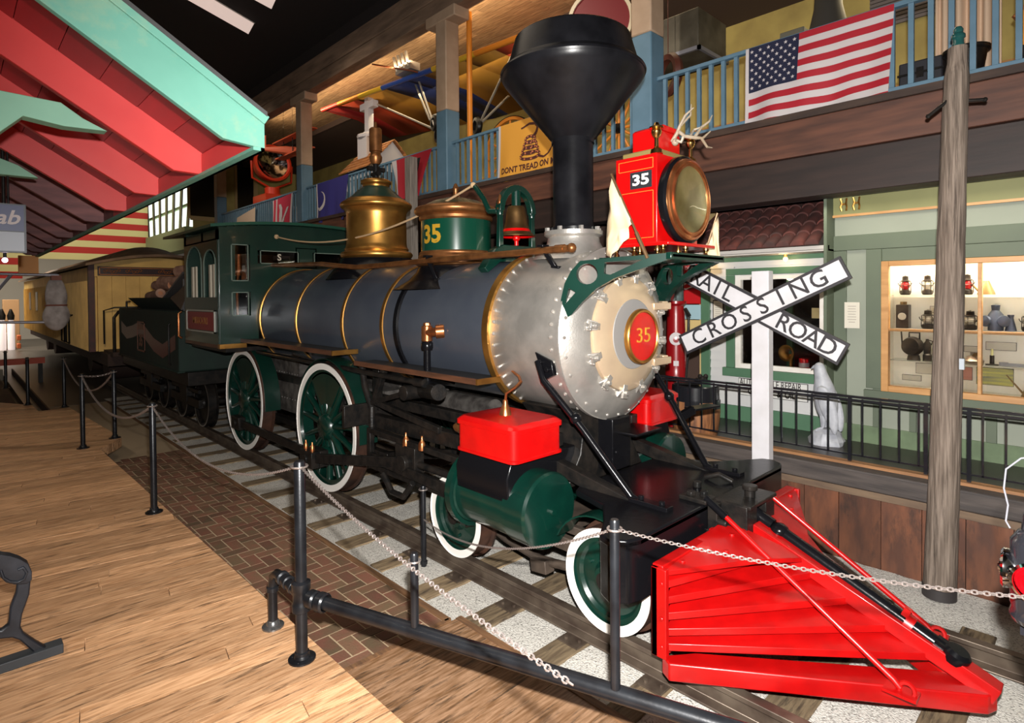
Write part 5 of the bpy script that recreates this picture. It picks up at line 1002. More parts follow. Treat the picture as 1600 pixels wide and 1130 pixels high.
# ---- signs and papers on the shops
def sign(name, x0, x1, z0, z1, y, face, border, label, cat, lines, tm_, depth=.012, bw_=.006):
    t = empty(name, ((x0 + x1) / 2, y, z0), label, cat); mb = MB(); mb.mi = 1; mb.box(x0, x1, y - depth, y, z0, z1); mb.mi = 0; mb.box(x0 + bw_, x1 - bw_, y - depth - .002, y - depth + .001, z0 + bw_, z1 - bw_); obj('panel', mb, [face, border], t)
    if lines:
        mb = MB()
        for s_, sz, cx_, cz_, st in lines: mb.text(s_, sz, (cx_, y - depth - .004, cz_), (1, 0, 0), (0, 0, 1), .001, st, sx=.62 if sz == .12 else 1)
        obj('lettering', mb, tm_, t)
    return t
INK = mat('sign_ink', c(50, 46, 46), .6); PAPER = mat('paper', c(204, 198, 184), .7)
sign('repair_sign', -3.29, -2.48, .95, 1.155, WY - .045, mat('sign_white', c(206, 206, 202), .5), INK, 'white sign reading automobile repair under the white shop window', 'sign', [('AUTO', .12, -3.17, 1.108, .001), ('MOBILE REPAIR', .12, -2.80, 1.108, .001), ('GAS', .12, -3.10, 1.005, .004), ('&  OIL', .12, -2.72, 1.005, .004)], INK)
def papers(x0, x1, z0, z1, y, label, frame=None):
    t = empty('framed_notice', ((x0 + x1) / 2, y, z0), label, 'notice'); mb = MB(); mb.mi = 1; mb.box(x0 - .012, x1 + .012, y - .015, y, z0 - .012, z1 + .012); mb.mi = 0; mb.box(x0, x1, y - .018, y - .01, z0, z1); obj('sheet', mb, [PAPER, frame or PAPER], t)
    mb = MB(); n = 7
    for i in range(n): zz = z1 - (z1 - z0) * (i + 1.2) / (n + 2); w_ = (x1 - x0) * random.uniform(.25, .38); mb.box((x0 + x1) / 2 - w_, (x0 + x1) / 2 + w_, y - .0195, y - .018, zz, zz + .006)
    obj('faint_print', mb, mat('grey_print', c(150, 142, 132), .7), t)
papers(-2.05, -1.93, 1.83, 2.08, GY - .03, 'white paper notice pinned to the green shop wall'); DKF = mat('dark_frame', c(50, 34, 30), .5)
papers(-2.295, -2.215, 1.83, 2.12, WY - .045, 'brown framed notice right of the white shop window', DKF); papers(-3.62, -3.50, 1.86, 2.10, WY - .03, 'dark framed certificate at the left end of the white shop', DKF); papers(-3.62, -3.51, 2.16, 2.34, WY - .03, 'small white framed notice above the dark certificate')
t = sign('soda_sign', -4.13, -3.80, 2.06, 2.62, 3.17, mat('soda_red', c(176, 24, 30), .4), mat('soda_red_edge', c(120, 16, 20), .4), 'red soft drink sign with flowing white script beside the pump', 'sign', [('DRINK', .06, -3.93, 2.53, .001)], FW_)
mb = MB(); mb.text('Coca', .20, (-4.01, 3.152, 2.37), (1, 0, .10), (0.28, 0, 1), .001, .004); mb.text('Cola', .20, (-3.80, 3.152, 2.38), (1, 0, .10), (0.28, 0, 1), .001, .004); mb.tube([(-4.12, 3.152, 2.27), (-4.0, 3.152, 2.255), (-3.9, 3.152, 2.29), (-3.8, 3.152, 2.27)], .010, 6); obj('script', mb, FW_, t)
mb = MB(); mb.box(-4.13, -3.80, 3.16, 3.18, 1.86, 2.05); tag(obj('blue_poster', mb, mat('poster_blue', c(150, 180, 190), .6)), 'pale blue poster below the red soft drink sign', 'poster')
mb = MB(); mb.box(-4.13, -3.80, 3.16, 3.18, 1.55, 1.85); tag(obj('cream_poster', mb, mat('poster_cream', c(200, 176, 120), .6)), 'cream poster under the pale blue poster', 'poster')
# gas pump
t = empty('gas_pump', (-3.74, 2.45, .62), 'tall red antique gas pump with glass measuring cylinder', 'pump'); px, py = -3.74, 2.45; PR = mat('pump_red', c(128, 10, 16), .3, coat=.3)
mb = MB(); mb.lathe([(0, .62), (.17, .62), (.17, .68), (.14, .72), (.125, 1.2), (.13, 1.3), (.12, 1.32), (.105, 1.95), (.09, 2.05), (.12, 2.08), (.12, 2.11), (0, 2.11)], (px, py, 0), (0, 0, 1), 32); obj('pump_body', mb, PR, t)
mb = MB(); mb.cyl((px, py, 2.11), (px, py, 2.60), .085, n=24); obj('measuring_glass', mb, mat('pump_glass', c(170, 190, 190), .05, trans=.8), t)
mb = MB()
for i in range(6): a = 2 * PI * i / 6; mb.cyl((px + .10 * math.cos(a), py + .10 * math.sin(a), 2.1), (px + .10 * math.cos(a), py + .10 * math.sin(a), 2.62), .006)
mb.cyl((px, py, 2.60), (px, py, 2.66), .12); obj('glass_cage', mb, IRON, t)
mb = MB(); dv = (CAM - V((px, py, 1.62))); dv.z = 0; dv.normalize(); o_ = V((px, py, 1.66)) + dv * .115; mb.lathe([(0, .01), (.075, .006), (.078, 0)], o_, dv, 28); mb.mi = 1; mb.lathe([(0, .014), (.035, .011)], o_ - Z_ * .01, dv, 12); obj('round_badge', mb, [FW_, PR], t)
mb = MB(); o2 = V((px, py, 1.45)) + dv * .125; sd = Z_.cross(dv); mb.bar(o2 - sd * .03 - Z_ * .08, o2 + sd * .03 - Z_ * .08, .01, .06); obj('white_label', mb, FW_, t)
mb = MB(); mb.tube([(px + .13, py, 2.0), (px + .17, py, 1.9), (px + .16, py, 1.5), (px + .13, py, 1.2)], .015, 8); mb.bar((px + .12, py, 2.02), (px + .18, py, 1.93), .04, .03); obj('hose', mb, IRON, t)
mb = MB(); mb.tube([(px - .2, py - .15, .62), (px - .2, py - .15, 2.4)], .012, 8); obj('guard_rod', mb, IRON, t)
# barrel with black forge blower on top
bx_, by_ = -3.36, 2.22; t = empty('wooden_barrel', (bx_, by_, .62), 'wooden keg with black iron cover standing behind the railing', 'barrel')
mb = MB(); mb.lathe([(0, .62), (.235, .62), (.262, .78), (.268, .88), (.262, .98), (.24, 1.10), (0, 1.10)], (bx_, by_, 0), (0, 0, 1), 32); obj('keg', mb, mat('keg_wood', c(150, 100, 62), .5, col2=c(92, 58, 38), scale=5, stretch=(6, 6, .7)), t)
mb = MB(); mb.lathe([(.245, 1.0), (.262, 1.0), (.255, 1.16), (.245, 1.17), (0, 1.17)], (bx_, by_, 0), (0, 0, 1), 32)
for i in range(5): a = 2 * PI * i / 5 - 1.2; mb.lathe([(.27, .92), (.272, 1.02)], (bx_, by_, 0), (0, 0, 1), 6, a - .3, a + .3)
obj('iron_cover', mb, BLKL, t)
mb = MB(); mb.bar((bx_ - .18, by_ - .1, 1.18), (bx_ + .08, by_ - .05, 1.20), .16, .02); 
for i in range(7): mb.ball((bx_ + .05 + random.uniform(-.06, .1), by_ + random.uniform(-.1, .1), 1.20 + i * .012), .03, 8)
obj('iron_bits', mb, IRON, t)
# light bulbs under the eave
BULB = mat('lit_bulb', c(255, 220, 150), .3, emit=c(255, 200, 120), es=9)
for xx, lb in ((-2.70, 'small lit bulb under the tiled eave above the crossing sign'), (-3.66, 'small lit bulb under the tiled eave behind the right signal flag')):
    t = empty('light_bulb', (xx, WY - .12, 2.60), lb, 'bulb'); mb = MB(); mb.ball((xx, WY - .12, 2.585), .026, 12, (1, 1, 1.2)); obj('glass', mb, BULB, t); mb = MB(); mb.cyl((xx, WY - .12, 2.60), (xx, WY - .12, 2.64), .018); obj('socket', mb, mat('bulb_socket', c(180, 130, 70), .4), t)
    lamp('bulb_light', 'POINT', (xx, WY - .16, 2.56), 1.5, (1, .72, .4), .03)
for xx in (-2.06, -1.94):
    mb = MB(); y = GY - .07
    for s in (-1, 1): mb.tube([(xx + s * .022, y, 3.06), (xx + s * .03, y - .01, 3.10), (xx + s * .02, y, 3.14), (xx + s * .03, y - .01, 3.19)], .010, 6)
    mb.bar((xx - .03, y, 3.13), (xx + .03, y, 3.13), .012, .02); tag(obj('brass_ornament', mb, BRASS), 'left small brass bracket ornament on the olive board' if xx < -2 else 'right small brass bracket ornament on the olive board', 'ornament')
# ================================================================ TENDER, COACH, CANOPY, LOFT EXHIBITS
random.seed(21)
TEN = empty('tender', (-12.6, 0, 0), 'dark green tender with faded red band, loaded with firewood behind the cab', 'tender'); TG = mat('tender_green', c(10, 36, 27), .75, col2=c(8, 28, 22), scale=4)
mb = MB(); mb.box(-14.95, -10.45, -1.24, 1.24, 1.0, 1.98); mb.box(-14.95, -10.45, -1.26, 1.26, .98, 1.02); obj('tank', mb, TG, TEN, bevel=.02)
for s in (-1, 1):
    mb = MB(); P = [(-14.7, 1.62), (-14.2, 1.50), (-13.6, 1.56), (-13.1, 1.64), (-12.6, 1.56), (-12.0, 1.38), (-11.4, 1.30), (-10.6, 1.50)]
    for i in range(len(P) - 1): (a, b), (c_, d) = P[i], P[i + 1]; mb.add([(a, s * 1.243, b - .14), (c_, s * 1.243, d - .14), (c_, s * 1.243, d + .10), (a, s * 1.243, b + .10)], [(0, 1, 2, 3)])
    obj('red_band', mb, mat('faded_red_band', c(84, 22, 20), .4), TEN)
for s in (-1, 1):
    mb = MB(); frame_rect(mb, 'y', s * 1.245, -13.25, -12.65, 1.18, 1.75, .03, .004); mb.box(-13.2, -12.7, s * 1.245 - .004, s * 1.245 + .004, 1.60, 1.70); mb.text('35', .30, (-12.95, s * 1.25, 1.38), (-s, 0, 0), (0, 0, 1), .001, .01); obj('crest', mb, mat('faded_crest', c(112, 60, 36), .5), TEN)
mb = MB(); sx0, sx1 = -14.4, -11.0
for s in (-1, 1): mb.loft([[V((sx0, s * .95, 1.98)), V((sx0, s * .92, 1.98)), V((sx1, s * .92, 1.98)), V((sx1, s * .95, 1.98))], [V((sx0 - .12, s * 1.15, 2.20)), V((sx0 - .12, s * 1.12, 2.20)), V((sx1 + .02, s * 1.12, 2.20)), V((sx1 + .02, s * 1.15, 2.20))]])
mb.loft([[V((sx0, -.95, 1.98)), V((sx0 + .03, -.95, 1.98)), V((sx0 + .03, .95, 1.98)), V((sx0, .95, 1.98))], [V((sx0 - .12, -1.15, 2.2)), V((sx0 - .09, -1.15, 2.2)), V((sx0 - .09, 1.15, 2.2)), V((sx0 - .12, 1.15, 2.2))]])
obj('flared_coping', mb, TG, TEN)
mb = MB()
for s in (-1, 1): mb.prism([(-11.9, s * 1.0, 2.18), (-11.1, s * 1.15, 2.18), (-10.5, s * 1.15, 2.0), (-10.3, s * 1.0, 2.55), (-10.9, s * .75, 2.55)], (0, s * .03, 0))
mb.prism([(-12.0, -1.10, 2.19), (-12.0, -.4, 2.19), (-10.7, -.4, 2.62), (-10.7, -1.10, 2.62)], (.02, 0, -.03)); mb.box(-10.7, -10.66, -1.1, 1.1, 1.98, 2.5); obj('slide_board', mb, mat('slide_grey', c(76, 74, 74), .5), TEN)
mb = MB(); mb.tube([(-14.92, -1.1, 1.98), (-14.92, -1.1, 2.12), (-14.6, -1.1, 2.12)], .02); obj('tender_handhold', mb, IRON, TEN); mb = MB(); mb.tube([(-10.75, -1.27, 1.10), (-10.75, -1.30, 1.12), (-10.75, -1.30, 1.75), (-10.75, -1.27, 1.78)], .015); obj('tender_handhold', mb, IRON, TEN)
mb = MB(); mb.box(-15.1, -10.3, -1.15, 1.15, .78, 1.0); mb.box(-10.4, -9.9, -.3, .3, .8, .95); obj('tender_frame', mb, IRON, TEN, bevel=.01)
for x in (-10.85, -12.05, -13.3, -14.5):
    for s in (-1, 1):
        mb = MB(); mb.lathe([(.34, 0), (.40, 0), (.40, -.12), (.425, -.13), (.42, -.15), (0, -.15)], (x, s * .80, .40), (0, s, 0), 40); mb.mi = 0; mb.lathe([(0, .02), (.08, .02), (.10, -.03), (.34, -.04), (.34, 0)], (x, s * .80, .40), (0, s, 0), 40); mb.mi = 1; mb.lathe([(.375, .003), (.398, .003)], (x, s * .80, .40), (0, s, 0), 40); obj('tender_wheel', mb, [IRON, mat('grimy_white', c(120, 112, 104), .6)], TEN)
    mb = MB(); mb.cyl((x, -.8, .4), (x, .8, .4), .05); obj('tender_axle', mb, IRON, TEN)
for s in (-1, 1):
    for x in (-11.45, -13.9): mb = MB(); mb.bar((x - .85, s * .88, .42), (x + .85, s * .88, .42), .07, .14); mb.bar((x - .2, s * .88, .55), (x + .2, s * .88, .55), .09, .30); mb.bar((x - .8, s * .88, .62), (x + .8, s * .88, .62), .05, .06); obj('truck_side', mb, IRON, TEN)
LOGB = mat('log_bark', c(190, 148, 124), .8, col2=c(150, 108, 90), scale=6); LOGE = mat('log_end', c(206, 140, 100), .7, col2=c(180, 116, 80), scale=9)
lg = [(-12.3, -.75, 2.24, 0), (-12.25, -.40, 2.26, 2), (-12.35, -.05, 2.25, -3), (-12.2, .30, 2.24, 3), (-12.1, -.62, 2.43, 6), (-12.05, -.25, 2.46, -8), (-12.1, .10, 2.45, 5), (-11.7, -.55, 2.50, 14), (-11.5, -.20, 2.62, -12), (-11.5, .15, 2.60, 8), (-11.1, -.35, 2.72, 20), (-11.0, .10, 2.75, -25), (-11.3, .4, 2.62, 10), (-11.0, -.1, 2.86, 32)]
for i, (x, y, z, a) in enumerate(lg):
    x -= 1.55; z += .02; y -= .05
    r = random.uniform(.085, .12); d = V((math.cos(math.radians(a)), math.sin(math.radians(a)), random.uniform(-.05, .12))); p = V((x, y, z)); mb = MB(); mb.mi = 0; mb.tube([p - d * .45, p, p + d * .45], r, 12); mb.mi = 1; mb.lathe([(0, .452), (r * .96, .45)], p, d, 12); mb.lathe([(0, -.452), (r * .96, -.45)], p, d, 12)
    tag(obj('firewood_log', mb, [LOGB, LOGE]), 'split pinkish firewood log heaped on top of the tender', 'log', 'firewood logs on the tender')
# coach
CO = empty('passenger_coach', (-25.5, 0, 0), 'cream wooden railway coach with dark arched roof behind the tender', 'coach'); COC = mat('coach_cream', c(222, 184, 106), .5, col2=c(198, 160, 90), scale=2)
mb = MB()
x = -34.0
while x < -17.2: mb.box(x, min(x + .14, -17.1), -1.45, -1.42, .92, 2.62); mb.box(x + .125, x + .14, -1.47, -1.42, .92, 2.62); x += .14
mb.box(-34, -17.1, -1.44, 1.45, .92, 2.95); obj('coach_side', mb, COC, CO)
mb = MB()
for i in range(9): y0 = -1.3 + i * .29; mb.box(-17.1, -17.0 + (.005 if i % 2 else 0), y0, y0 + .285, .92, 2.75)
mb.prism([(-17.1, y, z) for y, z in [(-1.40, 2.72), (-1.40, 3.02)] + [(-1.4 + 2.8 * i / 16, 3.02 + .19 * math.sin(PI * i / 16)) for i in range(17)] + [(1.40, 2.72)]], (.11, 0, 0)); obj('coach_end', mb, COC, CO)
mb = MB(); mb.box(-17.12, -16.98, -1.48, -1.36, .92, 3.02); obj('corner_post', mb, mat('maroon_post', c(74, 26, 24), .5, col2=c(50, 22, 20), scale=8), CO)
mb = MB(); mb.box(-16.98, -16.95, -1.30, 1.3, 2.74, 2.96); frame = MB(); obj('letter_board', mb, mat('letterboard_maroon', c(44, 20, 20), .4), CO)
mb = MB(); frame_rect(mb, 'x', -16.945, -1.27, 1.27, 2.76, 2.94, .015, .004)
for yy in (-1.05, -.6, 0.1):
    for k in range(5): mb.tube(circ((-16.94, yy + k * .07 - .1, 2.85 + .025 * math.sin(k * 2)), .03, Y_, Z_, 8), .006, 4, closed=True)
obj('gilt_scrollwork', mb, mat('gilt', c(170, 104, 50), .4, metal=.3), CO)
mb = MB(); sec = []
for x in (-34.2, -16.3): t_ = [V((x, -1.62 + 3.24 * i / 20, 3.0 + .26 * math.sin(PI * i / 20))) for i in range(21)]; sec.append(t_ + [p - Z_ * .06 for p in t_[::-1]])
mb.loft(sec); sec = []
for x, k in ((-34.2, 1), (-18.2, 1), (-17.2, .35)): t_ = [V((x, (-.85 + 1.7 * i / 12), 3.16 + (.40 * k) * (math.sin(PI * i / 12) ** .5))) for i in range(13)]; sec.append(t_ + [V((x, .85, 3.1)), V((x, -.85, 3.1))])
mb.loft(sec); obj('coach_roof', mb, mat('coach_roof_brown', c(120, 94, 72), .7, col2=c(92, 72, 56), scale=3), CO, angle=60)
for x in (-21.5, -24.5, -28.5, -31):
    mb = MB(); mb.box(x - .35, x + .35, -1.48, -1.455, 1.75, 2.45); obj('coach_window', mb, mat('dark_window', c(30, 26, 24), .2), CO)
mb = MB(); mb.box(-17.0, -15.9, -1.2, 1.2, .86, .96); mb.box(-34, -16.2, -1.25, 1.25, .62, .9)
for x in (-19, -21.4, -29.5, -32): mb.cyl((x, -.85, .42), (x, .85, .42), .42)
obj('coach_underframe', mb, mat('under_brown', c(58, 42, 36), .8), CO)
mb = MB(); mb.tube([(-16.0, -1.15, .96), (-16.0, -1.15, 1.75), (-16.05, -1.05, 1.88), (-16.1, -.8, 1.92), (-16.1, .2, 1.92)], .035); mb.tube([(-16.9, -1.2, 1.1), (-16.9, -1.2, 1.9), (-16.8, -1.0, 1.97), (-16.8, -.2, 1.97)], .02); obj('platform_rail', mb, IRON, CO)
for s in (-1,):
    for k in range(2): mb = MB(); x = -20.2 - k * .9; mb.tube([(x, -1.47, .95), (x, -1.55, 1.0), (x, -1.55, 1.7), (x, -1.47, 1.75), (x + .55, -1.47, 1.75), (x + .55, -1.55, 1.7), (x + .55, -1.55, 1.0)], .02); obj('side_handrail', mb, IRON, CO)
# mail crane with its bag
t = empty('mail_crane', (-11.0, -3.6, .15), 'grey steel mail crane with two arms reaching from the left edge', 'crane'); GS = mat('galvanised', c(140, 140, 148), .4, metal=.5)
mb = MB(); mb.cyl((-11, -3.75, .15), (-11, -3.75, 3.0), .05); obj('crane_mast', mb, GS, t)
for z0, z1 in ((2.56, 2.545), (1.88, 1.845)): mb = MB(); mb.tube([(-11, -3.75, z0), (-11, -2.68, z1)], .020, 10); mb.tube([(-11, -2.85, z1 + .004), (-11, -2.70, z1)], .028, 10); obj('crane_arm', mb, GS, t)
mb = MB(); mb.tube([(-11, -3.22, 2.55), (-11, -3.62, 1.95)], .022, 8); obj('crane_brace', mb, GS, t)
mb = MB(); rings = []
for z, r in ((2.50, .05), (2.46, .09), (2.38, .115), (2.24, .14), (2.14, .13), (2.10, .12), (2.07, .13), (1.98, .17), (1.88, .165), (1.80, .13), (1.74, .07), (1.72, .02)): rings.append([V((-11 + r * .7 * math.cos(a) * (1 + .08 * math.sin(3 * a)), -2.72 + r * math.sin(a) * (1 + .06 * math.sin(5 * a + z * 9)), z)) for a in [2 * PI * i / 20 for i in range(20)]])
t = empty('mail_bag', (-11, -2.72, 1.72), 'grey canvas mail bag tied at the middle, hanging from the crane arms', 'bag'); mb.loft(rings); obj('canvas_sack', mb, mat('canvas_grey', c(158, 150, 146), .85, col2=c(124, 116, 112), scale=8, bump=.3, bscale=12), t, subs=1)
mb = MB(); mb.tube(circ((-11, -2.72, 2.10), .125, X_ * .72, Y_, 16), .014, 6, closed=True); obj('leather_strap', mb, mat('strap_brown', c(110, 64, 50), .7), t); mb = MB(); mb.box(-11.02, -10.9, -2.78, -2.66, 2.47, 2.54); obj('top_tab', mb, MATS['strap_brown'], t)
# canopy
CAN = empty('depot_canopy', (-8, -3.6, 3.0), 'red boarded depot canopy with teal gable board and rafters, upper left', 'canopy'); TEAL = mat('teal_paint', c(92, 148, 132), .6, col2=c(84, 140, 124), scale=3, dark=c(120, 150, 126), bump=.08, bscale=12)
CR1 = mat('canopy_red', c(150, 18, 22), .45, col2=c(160, 20, 26), scale=3, bump=.05, bscale=10); CR2 = mat('rafter_red', c(190, 52, 50), .45, col2=c(182, 46, 46), scale=3, bump=.06, bscale=10); CBR = mat('rafter_brown', c(122, 74, 72), .6, col2=c(92, 54, 56), scale=5, stretch=(1, .6, 3), bump=.1, bscale=8)
YE = -2.645; SL = .615; top = lambda y: 3.125 + SL * (YE - y)
XG = -3.22
def gpoly(x, y1=-5.4, drop=.235): return [(x, YE, 3.0), (x, YE, 3.135), (x, y1, top(y1) + .01), (x, y1, top(y1) - drop), (x, YE - .185, 3.005)]
mb = MB(); mb.prism([(XG, YE + .01, 3.0), (XG, YE + .01, 3.15), (XG, -5.4, top(-5.4) + .05), (XG, -5.4, top(-5.4) - .20), (XG, YE - .19, 3.02)], (-.04, 0, 0)); mb.bar((XG + .01, YE + .03, 3.15), (XG + .01, -5.4, top(-5.4) + .055), .05, .015, up=X_)
obj('gable_board', mb, TEAL, CAN, bevel=.003)
mb = MB(); y = YE; k = 0
while y > -5.3: mb.rand(); y2 = y - .19; mb.prism([(-15.0, y - .002, top(y)), (-15.0, y2 + .002, top(y2)), (-15.0, y2 + .002, top(y2) + .03), (-15.0, y - .002, top(y) + .03)], (11.78 if True else 0, 0, 0)); y = y2
obj('roof_boards', mb, mat('canopy_boards_red', c(146, 16, 22), .45, col2=c(130, 12, 18), scale=3, attr=True, stretch=(.4, 2, 2)), CAN, angle=20)
mb = MB(); mb.prism([(-15, YE + .03, top(YE) + .045), (-15, -5.4, top(-5.4) + .045), (-15, -5.4, top(-5.4) + .07), (-15, YE + .03, top(YE) + .07)], (11.8, 0, 0)); obj('roof_covering', mb, mat('roof_felt', c(60, 60, 60), .9), CAN)
mb = MB(); mb.box(-7.0, XG - .04, YE - .025, YE, 3.005, 3.13); obj('eave_inner_board', mb, CR2, CAN)
mb = MB(); mb.box(-15, -7.0, YE - .025, YE, 3.005, 3.13); obj('eave_inner_board', mb, CBR, CAN)
mb = MB(); mb.box(-15, XG, YE, YE + .02, 2.985, 3.14); mb.box(-15, XG, YE - .04, YE + .02, 2.985, 3.003); obj('eave_fascia', mb, TEAL, CAN)
xs = [-4.16, -5.25, -6.40] + [-7.5 - i * 1.08 for i in range(7)]
for i, x in enumerate(xs):
    mb = MB(); mb.prism(gpoly(x), (-.06, 0, 0)); obj('rafter', mb, CR2 if i < 3 else CBR, CAN, bevel=.003)
MINT = mat('mint_paint', c(120, 168, 144), .55, col2=c(112, 158, 136), scale=3)
for x, P in ((-4.13, [(-300, 90), (0, 141), (95, 160), (130, 185), (168, 205), (100, 197), (36, 181), (0, 206), (-300, 340)]), (-6.36, [(-200, 180), (0, 247), (28, 258), (60, 278), (0, 272), (-200, 262)])):
    mb = MB(); mb.prism([at(*p, 'x', x) for p in P], (-.10, 0, 0)); obj('bracket_arm', mb, MINT, CAN, bevel=.003)
# hanging sign under the canopy
t = empty('hanging_sign', (-6.3, -3.6, 2.59), 'blue and white hanging sign with white script at the left edge under the canopy', 'sign')
mb = MB(); mb.mi = 2; mb.box(-6.46, -6.40, -4.2, -3.39, 2.585, 2.99); mb.mi = 0; mb.box(-6.40, -6.395, -4.18, -3.405, 2.765, 2.978); mb.mi = 1; mb.box(-6.40, -6.395, -4.18, -3.405, 2.598, 2.755); obj('sign_box', mb, [mat('sign_blue', c(32, 42, 88), .4), mat('sign_pale', c(140, 146, 156), .4), mat('sign_frame', c(26, 34, 44), .4)], t)
mb = MB(); mb.text('ab', .17, (-6.392, -3.50, 2.87), (0, 1, .02), (0, .28, 1), .001, .003); obj('script', mb, FW_, t)
mb = MB(); mb.cyl((-6.43, -3.5, 2.99), (-6.43, -3.5, 3.5), .008); obj('hanger_rod', mb, IRON, t)
t = empty('spot_bulb', (-6.6, -3.55, 2.50), 'tiny glowing lamp right below the hanging sign', 'bulb'); mb = MB(); mb.ball((-6.6, -3.52, 2.53), .022, 10); obj('glow', mb, mat('violet_glow', c(255, 220, 255), .3, emit=c(255, 225, 255), es=6), t); mb = MB(); mb.cyl((-6.6, -3.52, 2.55), (-6.6, -3.52, 3.65), .012); obj('stem', mb, IRON, t)
p = at(43, 413, 'x', -14.2); t = empty('eave_box', p, 'small lit orange wooden box fixed under the far end of the canopy', 'box'); mb = MB(); mb.box(p.x - .1, p.x + .02, p.y - .13, p.y + .16, p.z - .22, p.z + .16); obj('lit_box', mb, mat('lit_orange_wood', c(220, 150, 70), .5), t)
# bench end at lower left
BIR = mat('bench_iron', c(52, 56, 64), .42, metal=.3, col2=c(34, 36, 42), scale=6, bump=.15, bscale=30); bxp = -4.30
t = empty('bench', (bxp, -3.75, .15), 'cast iron bench end with scrolled arm at the lower left edge of the deck', 'bench')
def bp(pts): return [at(u, v, 'x', bxp) for u, v in pts]
mb = MB(); mb.prism(bp([(-30, 900), (0, 902), (24, 905), (26, 915), (16, 935), (12, 960), (13, 985), (0, 982), (-14, 1000), (-30, 1000), (-14, 990), (-2, 972), (12, 975)][:0] or [(26, 903), (47, 903), (45, 925), (34, 955), (31, 975), (36, 985), (55, 998), (80, 1012), (78, 1018), (55, 1018), (30, 996), (18, 992), (-20, 996), (-20, 982), (2, 980), (12, 972), (15, 945), (24, 922)]), (.045, 0, 0)); obj('bench_leg', mb, BIR, t, bevel=.008)
mb = MB(); mb.prism(bp([(-20, 862), (0, 861), (15, 863), (30, 868), (42, 875), (48, 888), (48, 900), (40, 906), (22, 907), (8, 904), (0, 896), (-8, 892), (-20, 892)]), (.07, 0, 0)); mb.tube([p + X_ * .075 for p in bp([(0, 885), (4, 896), (14, 902), (26, 903), (36, 898), (40, 888), (34, 880), (26, 884)])], .008, 6); obj('bench_arm', mb, BIR, t, bevel=.010)
mb = MB(); a = Vector((bxp, -3.425, .15)); mb.box(bxp - .02, bxp + .07, -4.3, -3.425, .151, .205); obj('floor_runner', mb, mat('runner_dark', c(50, 54, 58), .5), t, bevel=.004)
# ---- skylight troughs in the dark ceiling
LT = mat('trough_light', c(236, 224, 214), .5, emit=c(255, 226, 214), es=.55)
for a, b, lb in (((388, 45), (240, -40), 'long white light trough on the dark ceiling above the teal gable'), ((424, 5), (360, -30), 'short white light trough at the top edge beside the longer one')):
    A = at(*a, 'z', 8.25); B = at(*b, 'z', 8.25); d = (B - A).normalized(); n_ = V((-d.y, d.x, 0)); t = empty('light_trough', A, lb, 'light'); mb = MB()
    mb.prism([A - n_ * .17 + Z_ * .10, A + n_ * .17 + Z_ * .10, A - Z_ * .12], B - A); obj('diffuser', mb, LT, t)
    mb = MB(); mb.prism([A - n_ * .19 + Z_ * .09, A + n_ * .19 + Z_ * .09, A + n_ * .19 + Z_ * .11, A - n_ * .19 + Z_ * .11], B - A); obj('trough_frame', mb, WHITE, t)
# ---- loft exhibits
def wheel_wood(x, y, z, r, label):
    t = empty('wagon_wheel', (x, y, z - r), label, 'wheel'); OW = mat('orange_wheel', c(206, 124, 40), .5)
    mb = MB(); mb.lathe([(r - .07, -.03), (r - .012, -.03), (r - .012, .03), (r - .07, .03)], (x, y, z), (0, 1, 0), 48, close=True); obj('felloe', mb, OW, t)
    mb = MB(); mb.lathe([(r - .012, -.035), (r, -.035), (r, .035), (r - .012, .035)], (x, y, z), (0, 1, 0), 48, close=True); obj('iron_tyre', mb, IRON, t)
    mb = MB(); mb.lathe([(0, -.12), (.05, -.12), (.08, -.03), (.08, .03), (.05, .10), (0, .10)], (x, y, z), (0, 1, 0), 20); obj('hub', mb, IRON, t)
    for k in range(12): a = 2 * PI * k / 12; u = V((math.cos(a), 0, math.sin(a))); mb = MB(); mb.cyl(V((x, y, z)) + u * .06, V((x, y, z)) + u * (r - .05), .022, .018, 8); obj('spoke', mb, OW, t)
wheel_wood(-7.75, 3.55, 4.75, .69, 'orange wooden wagon wheel behind the yellow snake flag'); wheel_wood(-5.35, 3.55, 4.72, .62, 'orange wooden wagon wheel seen between the smokestack and the blue pillar')
# white church model
t = empty('church_model', (-12.1, 3.3, 4.05), 'white model chapel with shingled roof, steeple and cross on the loft', 'model'); CHW = mat('chapel_white', c(206, 200, 200), .6)
SHG = mat('shingles', c(188, 124, 66), .7, col2=c(150, 92, 46), scale=8, attr=True)
mb = MB(); x0, x1, y0, y1 = -12.75, -11.6, 2.95, 4.05
for px_, py_ in ((x0, y0), (x1 - .1, y0), (x0, y1 - .1), (x1 - .1, y1 - .1)): mb.box(px_, px_ + .14, py_, py_ + .14, 4.05, 5.10)
mb.box(x0, x1, y0, y1, 5.02, 5.10); mb.box(x0, x1, y0, y0 + .05, 4.9, 5.1); mb.box(x1 - .05, x1, y0, y0 + .3, 4.05, 5.1); mb.box(x1 - .05, x1, y1 - .3, y1, 4.05, 5.1); mb.prism([(x1 - .04, y0 - .1, 5.08), (x1 - .04, y1 + .1, 5.08), (x1 - .04, (y0 + y1) / 2, 5.72)], (.05, 0, 0)); mb.prism([(x0, y0, 5.08), (x0, y1, 5.08), (x0, (y0 + y1) / 2, 5.68)], (.05, 0, 0)); obj('chapel_walls', mb, CHW, t)
